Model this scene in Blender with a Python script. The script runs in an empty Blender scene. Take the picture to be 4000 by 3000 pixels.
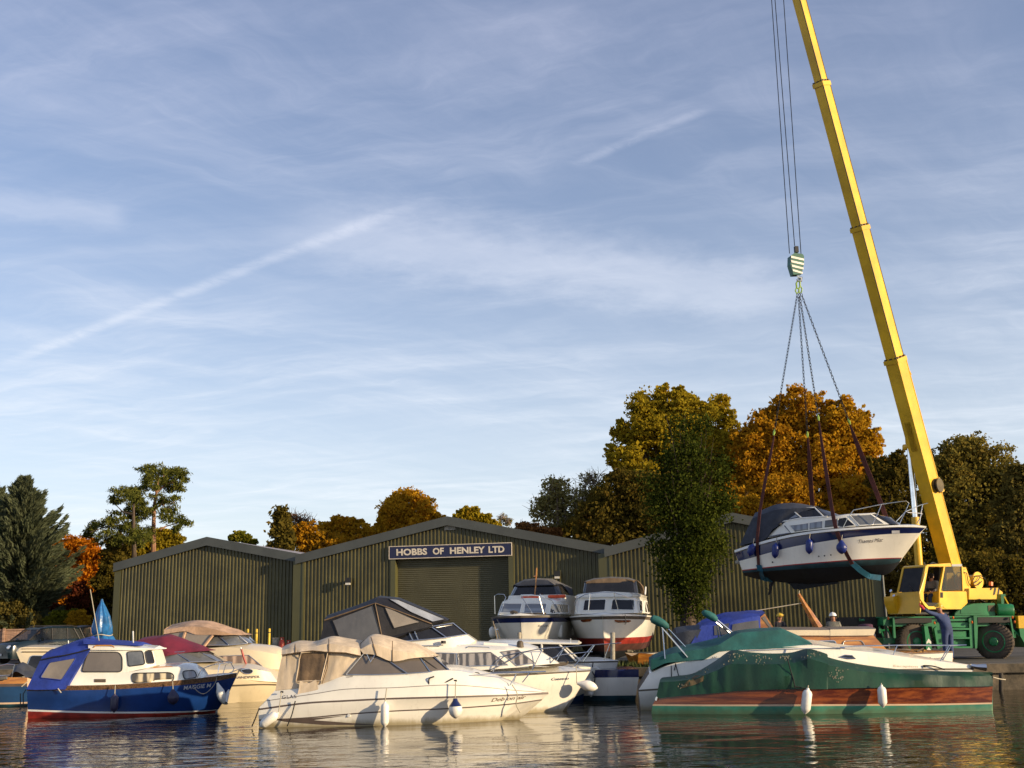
import bpy, bmesh, math, random
import numpy as np
from math import radians, sin, cos, tan, atan2, pi
from mathutils import Vector, Matrix
from mathutils.bvhtree import BVHTree
random.seed(7); rng = np.random.default_rng(11)
S = bpy.context.scene
COL = S.collection

# ------------------------------------------------------------------ camera
F, CX, CY = 4400.0, 2000.0, 1500.0          # focal length and centre in photo pixels (4000 x 3000)
HZN, ROLL, EYE = 2440.0, 0.019, 2.1
TH = math.atan((HZN - CY) / F)
CAM = Vector((0, 0, EYE))
_f = Vector((0, cos(TH), sin(TH))); _r = Vector((1, 0, 0)); _u = Vector((0, -sin(TH), cos(TH)))
CR = _r * cos(ROLL) - _u * sin(ROLL); CU = _u * cos(ROLL) + _r * sin(ROLL)
cd = bpy.data.cameras.new('camera'); cam = bpy.data.objects.new('camera', cd); COL.objects.link(cam)
cd.sensor_width = 36.0; cd.lens = 36.0 * F / 4000.0; cd.clip_end = 3000; cd.clip_start = 0.2
m = Matrix((CR, CU, -_f)).transposed().to_4x4(); m.translation = CAM; cam.matrix_world = m
S.camera = cam
S.view_settings.view_transform = 'Standard'; S.view_settings.look = 'None'
S.view_settings.exposure = 0.41; S.view_settings.gamma = 1.0
S.cycles.max_bounces = 8; S.cycles.transparent_max_bounces = 16; S.cycles.caustics_reflective = False

def ray(px, py):
    return (_f * F + CR * (px - CX) + CU * (CY - py)).normalized()
def at(px, py, Y):
    d = ray(px, py); return CAM + d * (Y / d.y)
def atz(px, py, z):
    d = ray(px, py); return CAM + d * ((z - EYE) / d.z)

# ------------------------------------------------------------------ sun
SA, SE = radians(63.5), radians(12.6)
SUN = Vector((sin(SA) * cos(SE), -cos(SA) * cos(SE), sin(SE)))
sl = bpy.data.lights.new('sun', 'SUN'); sl.energy = 5.0; sl.angle = radians(0.5); sl.color = (1.0, 0.79, 0.50)
so = bpy.data.objects.new('sun', sl); COL.objects.link(so)
so.rotation_euler = SUN.to_track_quat('Z', 'Y').to_euler(); so.location = (40, -30, 40)

# ------------------------------------------------------------------ node helper
class V:
    """a shader socket one can do sums with"""
    def __init__(s, nt, o): s.nt, s.o = nt, o
    def _m(s, op, *a, clamp=False):
        n = s.nt.nodes.new('ShaderNodeMath'); n.operation = op; n.use_clamp = clamp
        for i, x in enumerate((s,) + a):
            if isinstance(x, V): s.nt.links.new(x.o, n.inputs[i])
            else: n.inputs[i].default_value = x
        return V(s.nt, n.outputs[0])
    def __add__(s, b): return s._m('ADD', b)
    __radd__ = __add__
    def __sub__(s, b): return s._m('SUBTRACT', b)
    def __rsub__(s, b): return (s * -1.0) + b
    def __mul__(s, b): return s._m('MULTIPLY', b)
    __rmul__ = __mul__
    def __truediv__(s, b): return s._m('DIVIDE', b)
    def sqrt(s): return s._m('SQRT')
    def pow(s, b): return s._m('POWER', b)
    def clamp(s): return s._m('ADD', 0.0, clamp=True)
    def max(s, b): return s._m('MAXIMUM', b)
    def ss(s, a, b):                                   # smoothstep
        n = s.nt.nodes.new('ShaderNodeMapRange'); n.interpolation_type = 'SMOOTHSTEP'
        s.nt.links.new(s.o, n.inputs[0]); n.inputs[1].default_value = a; n.inputs[2].default_value = b
        return V(s.nt, n.outputs[0])
def xyz(nt, sock):
    n = nt.nodes.new('ShaderNodeSeparateXYZ'); nt.links.new(sock, n.inputs[0]); return [V(nt, o) for o in n.outputs]
def comb(nt, x, y, z):
    n = nt.nodes.new('ShaderNodeCombineXYZ')
    for i, v in enumerate((x, y, z)):
        if isinstance(v, V): nt.links.new(v.o, n.inputs[i])
        else: n.inputs[i].default_value = v
    return n.outputs[0]
def noise(nt, vec, scale, detail=3, rough=.5, dist=0):
    n = nt.nodes.new('ShaderNodeTexNoise')
    if vec is not None: nt.links.new(vec, n.inputs['Vector'])
    n.inputs['Scale'].default_value = scale; n.inputs['Detail'].default_value = detail
    n.inputs['Roughness'].default_value = rough; n.inputs['Distortion'].default_value = dist
    return V(nt, n.outputs[0])
def mixc(nt, fac, a, b, blend='MIX'):
    n = nt.nodes.new('ShaderNodeMix'); n.data_type = 'RGBA'; n.blend_type = blend
    for i, v in ((0, fac), (6, a), (7, b)):
        if isinstance(v, V): nt.links.new(v.o, n.inputs[i])
        elif isinstance(v, bpy.types.NodeSocket): nt.links.new(v, n.inputs[i])
        elif i == 0: n.inputs[0].default_value = v
        else: n.inputs[i].default_value = tuple(v) + (1,) if len(v) == 3 else v
    return n.outputs[2]

# ------------------------------------------------------------------ sky: physical sky under thin cirrus and contrails
w = bpy.data.worlds.new('World'); S.world = w; w.use_nodes = True
nt = w.node_tree; bg = nt.nodes['Background']
sky = nt.nodes.new('ShaderNodeTexSky'); sky.sky_type = 'NISHITA'; sky.sun_disc = False
sky.sun_elevation = SE; sky.sun_rotation = atan2(SUN.x, SUN.y)
sky.altitude = 50; sky.air_density = 1.0; sky.dust_density = 0.6; sky.ozone_density = 3.0
bg.inputs[1].default_value = 0.112
tc = nt.nodes.new('ShaderNodeTexCoord')
dx, dy, dz = xyz(nt, tc.outputs['Generated'])
zz = dz.max(0.0) + 0.10
P0, P1 = dx / zz, dy / zz                               # the cloud layer seen from below
def cp(px, py):
    d = ray(px, py); return np.array((d.x, d.y)) / (max(d.z, 0) + .10)
def rot(ang): return P0 * cos(ang) + P1 * sin(ang), P1 * cos(ang) - P0 * sin(ang)
def seg(a, b, wid, soft):
    A_, B_ = cp(*a), cp(*b); d = B_ - A_; L = float(np.hypot(*d)); d = d / L
    s_ = (P0 - float(A_[0])) * float(d[0]) + (P1 - float(A_[1])) * float(d[1])
    q = (P1 - float(A_[1])) * float(d[0]) - (P0 - float(A_[0])) * float(d[1])
    wob = noise(nt, comb(nt, s_, q, 0.0), 9, 6, .65) - .5
    q2 = q + wob * (wid * 1.1)
    r2 = (q2 * q2).sqrt()
    e = (s_ / L)
    fade = e.ss(-.08, .12) * (1.0 - e.ss(.86, 1.06))
    return (1.0 - r2.ss(0.0, wid * soft)) * fade
a1, b1 = rot(.55)
warp = noise(nt, comb(nt, P0, P1, 3.0), 1.3, 4, .6) - .5
st = noise(nt, comb(nt, a1 * .55 + warp * .5, b1 * 1.9 + warp * 1.1, 0.0), 2.4, 8, .64, .25)
a2, b2 = rot(-.28)
st2 = noise(nt, comb(nt, a2 * .4 + warp * .3, b2 * 2.3 + warp * .8, 5.0), 3.0, 8, .62, .3)
big = noise(nt, comb(nt, P0, P1, 9.0), .75, 3, .5)
fine = noise(nt, comb(nt, P0 + warp, P1 * 1.4 + warp, 2.0), 14, 6, .7)
cl = st.ss(.34, .88) * .34 + st2.ss(.36, .88) * .32
cl = cl * (big.ss(.30, .66) * .85 + .15) * (fine * .8 + .6)
tr = seg((40, 1415), (1640, 792), .034, 1.0) * .26 * (fine.ss(.25, .6) * .7 + .3)
tr2 = seg((2250, 640), (2760, 425), .020, 1.0) * .20 * (fine.ss(.25, .6) * .7 + .3)
bd = seg((1150, 900), (3150, 1190), .26, 1.0) * .30
bd2 = seg((-100, 790), (500, 850), .10, 1.0) * .22
veil = (1.0 - dz.ss(.0, .40)) * .44 + .20
mask = (cl + tr + tr2 + bd + bd2 + veil).clamp() * .88
skc = mixc(nt, 1.0, sky.outputs[0], (1.26, 1.12, 1.15), 'MULTIPLY')
lum = nt.nodes.new('ShaderNodeRGBToBW'); nt.links.new(skc, lum.inputs[0])
cloudc = mixc(nt, dz.ss(.03, .60), (6.6, 7.0, 7.4), (4.6, 4.8, 6.1))
nt.links.new(mixc(nt, mask, skc, cloudc), bg.inputs[0])

# ------------------------------------------------------------------ materials
M = {}
def mat(name, col, rough=.5, var=.15, sc=2.5, bump=0., bsc=30., metal=0., coat=0., spec=.5, streak=0., col2=None, stretch=(1, 1, 1), emit=None, chip=None, scum=0.):
    m = bpy.data.materials.new(name); m.use_nodes = True; nt = m.node_tree; b = nt.nodes['Principled BSDF']
    tc = nt.nodes.new('ShaderNodeTexCoord'); mp = nt.nodes.new('ShaderNodeMapping'); nt.links.new(tc.outputs['Object'], mp.inputs[0])
    mp.inputs['Scale'].default_value = stretch
    c2 = col2 or tuple(c * (1 - var) for c in col); c1 = tuple(min(1, c * (1 + var * .5)) for c in col)
    n1 = noise(nt, mp.outputs[0], sc, 6, .62)
    c = mixc(nt, n1.ss(.36, .66), c2, c1)
    if streak:
        mp2 = nt.nodes.new('ShaderNodeMapping'); nt.links.new(tc.outputs['Object'], mp2.inputs[0]); mp2.inputs['Scale'].default_value = (5, 5, .55)
        n2 = noise(nt, mp2.outputs[0], 2.2, 7, .7)
        c = mixc(nt, n2.ss(.52, .8) * streak, c, tuple(x * y for x, y in zip(col, (.42, .36, .26))))
    if chip:
        n3 = noise(nt, tc.outputs['Object'], 7., 6, .75); c = mixc(nt, n3.ss(.66, .70) * .8, c, chip)
    if scum:
        ox_, oy_, oz_ = xyz(nt, tc.outputs['Object']); n4 = noise(nt, comb(nt, ox_ * 1.6, oy_, oz_ * .4), 3., 6, .7)
        c = mixc(nt, (1.0 - (oz_ - n4 * .22).ss(-.10, .06)) * scum, c, (.30, .23, .09))
    nt.links.new(c, b.inputs['Base Color'])
    b.inputs['Roughness'].default_value = rough; b.inputs['Metallic'].default_value = metal
    b.inputs['Coat Weight'].default_value = coat; b.inputs['Coat Roughness'].default_value = .06
    b.inputs['Specular IOR Level'].default_value = spec
    if bump:
        nb = noise(nt, mp.outputs[0], bsc, 5, .6); bp = nt.nodes.new('ShaderNodeBump'); bp.inputs['Strength'].default_value = bump
        bp.inputs['Distance'].default_value = .03
        nt.links.new(nb.o, bp.inputs['Height']); nt.links.new(bp.outputs[0], b.inputs['Normal'])
    if emit: b.inputs['Emission Color'].default_value = tuple(emit) + (1,); b.inputs['Emission Strength'].default_value = 1
    M[name] = m; return m

# ------------------------------------------------------------------ object helpers
def tag(o, label=None, cat=None, group=None, kind=None):
    for k, v in (('label', label), ('category', cat), ('group', group), ('kind', kind)):
        if v: o[k] = v
    return o
def thing(name, label, cat, loc=(0, 0, 0), rz=0., group=None):
    o = bpy.data.objects.new(name, None); COL.objects.link(o); o.location = loc; o.rotation_euler = (0, 0, rz)
    o.empty_display_size = .2
    return tag(o, label, cat, group)
def mk(name, verts, faces, mats, parent=None, midx=None, smooth=True, ang=38, fix=True):
    me = bpy.data.meshes.new(name); me.from_pydata([tuple(v) for v in verts], [], faces)
    for x in (mats if isinstance(mats, (list, tuple)) else [mats]): me.materials.append(M[x] if isinstance(x, str) else x)
    if midx is not None: me.polygons.foreach_set('material_index', midx)
    if fix:
        bm = bmesh.new(); bm.from_mesh(me); bmesh.ops.remove_doubles(bm, verts=bm.verts, dist=1e-4)
        bmesh.ops.recalc_face_normals(bm, faces=bm.faces); bm.to_mesh(me); bm.free()
    if smooth:
        me.shade_smooth(); me.set_sharp_from_angle(angle=radians(ang))
    o = bpy.data.objects.new(name, me); COL.objects.link(o); o.parent = parent; return o
class MB:
    """collects boxes, tubes and lathes into one mesh"""
    def __init__(s): s.v, s.f, s.m = [], [], []
    def add(s, v, f, mi=0):
        b = len(s.v); s.v += [Vector(x) for x in v]; s.f += [tuple(i + b for i in q) for q in f]; s.m += [mi] * len(f); return s
    def box(s, x0, x1, y0, y1, z0, z1, mi=0):
        v = [(x, y, z) for z in (z0, z1) for y in (y0, y1) for x in (x0, x1)]
        return s.add(v, [(0, 2, 3, 1), (4, 5, 7, 6), (0, 1, 5, 4), (2, 6, 7, 3), (0, 4, 6, 2), (1, 3, 7, 5)], mi)
    def prism(s, poly, d, mi=0):                       # poly: list of Vectors, d: extrusion Vector
        n = len(poly); d = Vector(d); v = [Vector(p) for p in poly] + [Vector(p) + d for p in poly]
        return s.add(v, [tuple(range(n))[::-1], tuple(range(n, 2 * n))] + [(i, (i + 1) % n, n + (i + 1) % n, n + i) for i in range(n)], mi)
    def tube(s, pts, r, k=6, mi=0, closed=False):
        pts = [Vector(p) for p in pts]; n = len(pts)
        rs = r if isinstance(r, (list, tuple)) else [r] * n
        up = None; v = []
        for i in range(n):
            a = pts[i - 1] if (i > 0 or closed) else pts[i]; b = pts[(i + 1) % n] if (i < n - 1 or closed) else pts[i]
            t = (b - a).normalized() if (b - a).length > 1e-9 else Vector((0, 0, 1))
            if up is None: up = t.orthogonal().normalized()
            else:
                up = up - t * up.dot(t); up = up.normalized() if up.length > 1e-6 else t.orthogonal().normalized()
            q = t.cross(up)
            for j in range(k):
                a_ = 2 * pi * j / k; v.append(pts[i] + (up * cos(a_) + q * sin(a_)) * rs[i])
        f = []
        for i in range(n if closed else n - 1):
            for j in range(k): f.append((i * k + j, i * k + (j + 1) % k, ((i + 1) % n) * k + (j + 1) % k, ((i + 1) % n) * k + j))
        if not closed: f += [tuple(range(k))[::-1], tuple(range((n - 1) * k, n * k))]
        return s.add(v, f, mi)
    def lathe(s, p, axis, prof, k=16, mi=0):            # prof: [(distance along axis, radius)]
        p = Vector(p); a = Vector(axis).normalized(); u = a.orthogonal().normalized(); q = a.cross(u); v = []; n = len(prof)
        for (h, r) in prof:
            for j in range(k):
                t = 2 * pi * j / k; v.append(p + a * h + (u * cos(t) + q * sin(t)) * max(r, 1e-4))
        f = [(i * k + j, i * k + (j + 1) % k, (i + 1) * k + (j + 1) % k, (i + 1) * k + j) for i in range(n - 1) for j in range(k)]
        f += [tuple(range(k))[::-1], tuple(range((n - 1) * k, n * k))]
        return s.add(v, f, mi)
    def build(s, name, mats, parent=None, smooth=True, ang=38):
        return mk(name, s.v, s.f, mats, parent, s.m, smooth, ang)
def cat(P, n, lin=False):
    """n points along control points P (Catmull-Rom, or straight between them)"""
    P = [Vector(p) for p in P]; m_ = len(P)
    if m_ == n and lin: return P
    out = []
    for i in range(n):
        t = i / (n - 1) * (m_ - 1); k = min(int(t), m_ - 2); t -= k
        p1, p2 = P[k], P[k + 1]
        if lin: out.append(p1.lerp(p2, t)); continue
        p0 = P[k - 1] if k else p1 * 2 - p2; p3 = P[k + 2] if k + 2 < m_ else p2 * 2 - p1
        out.append(.5 * ((2 * p1) + (p2 - p0) * t + (2 * p0 - 5 * p1 + 4 * p2 - p3) * t * t + (3 * p1 - p0 - 3 * p2 + p3) * t ** 3))
    return out
def hide_noise(p, s=1.0, seed=0.):
    from mathutils import noise as _n
    return _n.noise(Vector((p[0] * s + seed, p[1] * s, p[2] * s)))
def zm(x0, y0, sc): return lambda *P: [(x0 + p[0] / sc, y0 + p[1] / sc) + tuple(p[2:]) for p in P]
ZA, ZB, ZC = zm(0, 2300, 2.212), zm(900, 2250, 2.212), zm(1600, 2200, 2.212)
ZD, ZE, ZF = zm(2400, 2250, 2.458), zm(3100, 2200, 2.370), zm(2750, 1850, 2.212)

class Fr:
    """a thing's own frame: x along it, y away from the viewer's side, z up; w = -y"""
    def __init__(s, O, deg, name=None, label=None, cat_=None, group=None):
        s.O = Vector(O); s.phi = radians(deg); s.R = Matrix.Rotation(s.phi, 3, 'Z'); s.Ri = s.R.transposed()
        s.root = thing(name, label, cat_, s.O, s.phi, group) if name else None
        s.c0 = s.Ri @ (CAM - s.O)
    def L(s, px, py, w):
        d = s.Ri @ ray(px, py); return s.c0 + d * ((-w - s.c0.y) / d.y)
    def U(s, px, py, u):
        d = s.Ri @ ray(px, py); return s.c0 + d * ((u - s.c0.x) / d.x)
    def c(s, P): return [s.L(*p) for p in P]
    def W(s, p): return s.O + s.R @ Vector(p)
    def skin(s, name, curves, mats, n=22, top=None, crown=0., parent=None, lin=False, drop=None, bottom=True, caps=True, capm=None, ang=38, wr=0., wrs=3., diag=None, raw=False, mirror=True, smooth=True):
        """lofts the lines 'curves' (upper edge first, each (px, py, w)), mirrors them and closes top, bottom and ends"""
        rows = [cat(c if raw else s.c(c), n, lin) for c in curves]; mats = list(mats)
        if drop is not None:
            rows.append([Vector((p.x, p.y * .8, -drop)) for p in rows[-1]]); mats.append(mats[-1])
        names = []
        def mi(x):
            if x not in names: names.append(x)
            return names.index(x)
        if wr:
            for ri, r in enumerate(rows):
                for p in r:
                    if diag:
                        q_ = p.x * diag[0] + p.z * math.tanh((diag[2] - p.x) / .9) * diag[1]; d_ = (hide_noise((q_, p.z * .35, 0), wrs) + .55 * (1 - 2.2 * abs(hide_noise((q_, p.z * .5, 3), wrs * 2.3))) * min(1, ri / 2)) * wr * (.35 + .65 * min(1, ri / 2)) * (0 if ri == len(rows) - 1 else 1)
                        p.y -= d_ if p.y < 0 else 0; p.z += d_ * .25; continue
                    d_ = hide_noise((p.x, p.y * .6, p.z * .45), wrs, len(rows)) * wr; p.z += d_ * .6; p.y -= d_ * .5 if p.y < 0 else 0
        k = len(rows); v = [p for r in rows for p in r]; f, fm = [], []
        def q(a, b, x):
            for i in range(n - 1): f.append((a * n + i, a * n + i + 1, b * n + i + 1, b * n + i)); fm.append(mi(x))
        for j in range(k - 1): q(j, j + 1, mats[j])
        if mirror:
            v += [Vector((p.x, -p.y, p.z)) for r in rows for p in r]
            for j in range(k - 1): q(k + j, k + j + 1, mats[j])
            if bottom: q(k - 1, 2 * k - 1, mats[-1])
            ring = [j for j in range(k)] + [2 * k - 1 - j for j in range(k)]
            if top:
                b = len(v) // n
                for sg in (1,):
                    v += [Vector((p.x, 0, p.z + crown * min(1, abs(p.y) / .45))) for p in rows[0]]
                    q(b, 0, top); q(b, k, top)
                ring.append(b)
            if caps:
                for i, e in ((0, 0), (n - 1, 1)):
                    f.append(tuple(r * n + i for r in ring)); fm.append(mi((capm or {}).get(e, mats[min(len(mats) - 1, len(mats) // 2)])))
        return mk(name, v, f, names, parent or s.root, fm, smooth, ang)
    def bvh(s, o):
        return BVHTree.FromPolygons([v.co.copy() for v in o.data.vertices], [tuple(p.vertices) for p in o.data.polygons])
    def hit(s, bv, px, py, off=.012, near=0.):
        d = s.Ri @ ray(px, py); h, nrm, i, dist = bv.ray_cast(s.c0, d)
        if h is None:
            if not near: return None
            ctr = Vector((0, 0, 0)); q, nn, i, dd = bv.find_nearest(s.c0 + d * near)
            if q is None or dd > .8: return None
            h, nrm = q, nn
        if nrm.dot(d) > 0: nrm = -nrm
        return h + nrm * off
    def decal(s, name, on, P, m_, off=.012, frame=None, fr=.012, parent=None, rnd=0., dens=5):
        """a pane or patch lying on the surface 'on', outlined in the photograph's pixels"""
        bv = s.bvh(on); P = [Vector((p[0], p[1])) for p in P]
        if rnd:
            Q = []; k = len(P)
            for i in range(k):
                a, b, c_ = P[i - 1], P[i], P[(i + 1) % k]
                ra = min(rnd, (a - b).length * .5); rc = min(rnd, (c_ - b).length * .5)
                p1 = b + (a - b).normalized() * ra; p2 = b + (c_ - b).normalized() * rc
                for t in (0, .25, .5, .75, 1): Q.append(p1.lerp(b, t).lerp(b.lerp(p2, t), t))
            P = Q
        E = []
        for i in range(len(P)):
            a, b = P[i], P[(i + 1) % len(P)]; k = max(1, int((b - a).length / (dens * 4)))
            E += [a.lerp(b, j / k) for j in range(k)]
        bm = bmesh.new(); vs = [bm.verts.new((p.x, p.y, 0)) for p in E]
        bmesh.ops.triangle_fill(bm, use_beauty=True, edges=[bm.edges.new((vs[i], vs[(i + 1) % len(vs)])) for i in range(len(vs))])
        for _ in range(4):
            lg = [e for e in bm.edges if e.calc_length() > dens * 2.4]
            if not lg or len(bm.verts) > 900: break
            bmesh.ops.subdivide_edges(bm, edges=lg, cuts=1); bmesh.ops.triangulate(bm, faces=bm.faces[:])
        hits = [s.hit(bv, v.co.x, v.co.y, off) for v in bm.verts]; ok = [h for h in hits if h is not None]
        if ok: nr = sum((h - s.c0).length for h in ok) / len(ok)
        else: nr = (sum((v.co for v in on.data.vertices), Vector()) / len(on.data.vertices) - s.c0).length
        bad = []
        for v, h in zip(list(bm.verts), hits):
            h = h or s.hit(bv, v.co.x, v.co.y, off, nr)
            if h is None: bad.append(v)
            else: v.co = h
        if bad: print('decal partly off', name, len(bad), len(hits)); bmesh.ops.delete(bm, geom=bad, context='VERTS')
        bmesh.ops.recalc_face_normals(bm, faces=bm.faces)
        me = bpy.data.meshes.new(name); bm.to_mesh(me); bm.free(); me.shade_smooth()
        me.materials.append(M[m_]); o = bpy.data.objects.new(name, me); COL.objects.link(o); o.parent = parent or s.root
        ok = []
        for p in E:
            h = s.hit(bv, p.x, p.y, off, nr)
            if h is not None and not (ok and (h - ok[-1]).length < .003): ok.append(h)
        if frame: MB().tube(ok, fr, 5, closed=True).build('frame', frame, o)
        return o
    def text(s, name, on, txt, p0, p1, h, m_, shear=0., weight=0., off=.008, parent=None, gap=1.):
        """lettering laid on a surface: baseline from pixel p0 to p1, capital height h pixels"""
        c_ = bpy.data.curves.new('t', 'FONT'); c_.body = txt; c_.shear = shear; c_.offset = weight; c_.space_character = gap; c_.resolution_u = 3
        to = bpy.data.objects.new('t', c_); COL.objects.link(to)
        dg = bpy.context.evaluated_depsgraph_get(); me = bpy.data.meshes.new_from_object(to.evaluated_get(dg))
        bpy.data.objects.remove(to); bpy.data.curves.remove(c_)
        xs = [v.co.x for v in me.vertices]; x0, x1 = min(xs), max(xs); a, b = Vector(p0), Vector(p1)
        e = (b - a); up = Vector((e.y, -e.x)).normalized(); bv = s.bvh(on) if on else None; H = []
        for v in me.vertices:
            q = a + e * ((v.co.x - x0) / (x1 - x0)) + up * (v.co.y / .73 * h); H.append(s.hit(bv, q.x, q.y, off))
        if any(x is None for x in H):
            kk = [x for x in H if x is not None]; nr = (kk[0] - s.c0).length if kk else 0
            H = [x if x is not None else s.hit(bv, *(lambda q: (q.x, q.y))(a + e * ((v.co.x - x0) / (x1 - x0)) + up * (v.co.y / .73 * h)), off, nr) for x, v in zip(H, me.vertices)]
        if any(x is None for x in H):
            k = [x for x in H if x is not None]; print('text off surface', txt, len(k), len(H))
            if not k: return None
            H = [x or k[0] for x in H]
        F_ = [tuple(p.vertices) for p in me.polygons]; bpy.data.meshes.remove(me)
        return mk(name, H, F_, m_, parent or s.root, smooth=False, fix=False)
    def tube(s, name, P, r, m_, parent=None, k=6, n=None, lin=True, raw=False):
        pts = [Vector(p) for p in P] if raw else s.c(P)
        if n: pts = cat(pts, n, lin)
        return MB().tube(pts, r, k).build(name, m_, parent or s.root)
    def tubes(s, name, lines, r, m_, parent=None, k=5, smooth_n=0):
        if name in ('pole', 'hood_frame', 'front_bracing', 'hood_toggle', 'grab_rail', 'mast', 'skin_fitting', 'hood_stay', 'window_pillar', 'rear_bracing', 'nav_lamp', 'front_lamp', 'roof_lamp', 'hydraulic_hose', 'deck_gear', 'cover_tie', 'tarpaulin_tie', 'hood_seam', 'canopy_piping', 'roof_fitting', 'rigging', 'light_mast', 'screen_frame', 'windscreen_frame', 'roof_rail') and len(lines) > 1:
            for P in lines: o = s.tubes(name, [P], r, m_, parent, k, smooth_n)
            return o
        b = MB()
        for P in lines:
            pts = s.c(P); b.tube(cat(pts, smooth_n) if smooth_n and len(pts) > 2 else pts, r, k)
        return b.build(name, m_, parent or s.root)
    def prism(s, name, P, w0, w1, m_, parent=None, bev=0., smooth=False):
        """an outline traced at distance w0, given real depth back to w1"""
        pl = [s.L(p[0], p[1], w0) for p in P]; o = MB().prism(pl, (0, w0 - w1, 0)).build(name, m_, parent or s.root, smooth=smooth)
        if bev: bevel(o, bev)
        return o
def bevel(o, wd, seg_=2):
    bm = bmesh.new(); bm.from_mesh(o.data); bmesh.ops.bevel(bm, geom=bm.edges[:], offset=wd, segments=seg_, affect='EDGES', clamp_overlap=True)
    bm.to_mesh(o.data); bm.free(); o.data.shade_smooth(); o.data.set_sharp_from_angle(angle=radians(35))
# ------------------------------------------------------------------ materials of the setting
mat('shed_green', (.092, .080, .029), .42, .28, .8, spec=.45, streak=.4)
mat('flashing', (.085, .08, .028), .4, .12, .6)
mat('verge', (.075, .08, .072), .5, .15, .7)
mat('roof_sheet', (.30, .27, .27), .55, .2, .5)
mat('shutter', (.125, .115, .066), .45, .12, .8, spec=.5)
mat('sign_blue', (.012, .013, .055), .35, .08, 3)
mat('sign_white', (.72, .62, .48), .5, .12, 4)
mat('lamp_dark', (.02, .018, .015), .5)
mat('lamp_glass', (.75, .68, .55), .15, .1, 6, coat=.6)
mat('asphalt', (.085, .075, .062), .9, .35, .35, bump=.5, bsc=9, col2=(.045, .042, .036))
mat('stone', (.17, .13, .085), .9, .5, 1.1, bump=.8, bsc=5, col2=(.06, .05, .034))
mat('grassy', (.06, .075, .015), .9, .5, 2, bump=.8, bsc=22)
mat('yellow', (.72, .47, .03), .5, .15, 5, streak=.25)
mat('gas_red', (.42, .045, .02), .45, .2, 4)
mat('concrete', (.33, .30, .24), .9, .25, 6, bump=.3)
mat('post_wood', (.42, .36, .27), .85, .3, 4, bump=.4, stretch=(6, 6, 1))
mat('fence_wood', (.40, .24, .16), .85, .3, 2.5, bump=.4, stretch=(1, 1, 5))
mat('dark_wood', (.045, .035, .024), .8, .4, 4, bump=.4)
mat('bark', (.085, .06, .042), .95, .5, 3, bump=.9, bsc=9, stretch=(3, 3, .6))
mat('pine_bark', (.26, .14, .08), .9, .4, 2, bump=.9, bsc=7, stretch=(3, 3, .7), col2=(.16, .075, .04))
mat('twig', (.26, .20, .15), .9, .3)
mat('tarp_blue', (.02, .14, .36), .3, .4, 2.2, bump=.5, bsc=6, coat=.25)
mat('rope_pale', (.45, .40, .30), .8, .2)

# water: ripples of two sizes over a dark river
m = bpy.data.materials.new('water'); m.use_nodes = True; nt = m.node_tree; b = nt.nodes['Principled BSDF']
b.inputs['Base Color'].default_value = (.026, .019, .007, 1); b.inputs['Roughness'].default_value = .035; b.inputs['IOR'].default_value = 1.33
tc = nt.nodes.new('ShaderNodeTexCoord')
ox, oy, oz = xyz(nt, tc.outputs['Object'])
n1 = noise(nt, comb(nt, ox * .7, oy * 1.1, 0.), .85, 2, .5, .4); n2 = noise(nt, comb(nt, ox * .65, oy * 1.15, 4.), 2.3, 3, .5, .6)
n3 = noise(nt, comb(nt, ox, oy, 7.), .12, 2, .5); n4 = noise(nt, comb(nt, ox, oy, 9.), 16., 2, .5)
h = (n1 * .030 + n2 * .016 * (n3.ss(.38, .62) * 1.5 + .22) + n4 * .0006)
bp = nt.nodes.new('ShaderNodeBump'); bp.inputs['Strength'].default_value = 1.0; bp.inputs['Distance'].default_value = 1.0
nt.links.new(h.o, bp.inputs['Height']); nt.links.new(bp.outputs[0], b.inputs['Normal'])
M['water'] = m
mk('water', [(-140, -60, 0), (140, -60, 0), (140, 70, 0), (-140, 70, 0)], [(0, 1, 2, 3)], 'water', smooth=False)
tag(bpy.data.objects['water'], kind='structure')

# the yard: one sheet from the bank to the horizon
GZ = .70
bank = [(-140, 47), (-30, 47), (-11, 45), (-3, 39), (.5, 36.3), (4.5, 35.6), (9, 34.6), (12, 33.9), (20, 33.2), (40, 32.5), (140, 32)]
v = [(x, y, GZ) for x, y in bank] + [(x * 9, 1500, GZ) for x, y in bank]
k = len(bank)
tag(mk('ground', v, [(i, i + 1, k + i + 1, k + i) for i in range(k - 1)], 'asphalt', smooth=False), kind='structure')
b = MB()
for (x0, y0), (x1, y1) in zip(bank[:-1], bank[1:]):
    d = Vector((x1 - x0, y1 - y0, 0)).normalized(); nn = Vector((d.y, -d.x, 0)) * .18
    q = [Vector((x0, y0, -1.2)), Vector((x1, y1, -1.2)), Vector((x1, y1, GZ - .22)), Vector((x0, y0, GZ - .22))]
    b.prism(q, -nn * .2); c0 = [Vector((x0, y0, GZ - .22)), Vector((x1, y1, GZ - .22)), Vector((x1, y1, GZ + .03)), Vector((x0, y0, GZ + .03))]
    b.prism([p + nn * .6 for p in c0], -nn * 2.6)
tag(b.build('quay_wall', 'stone', smooth=False), kind='structure')
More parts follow.
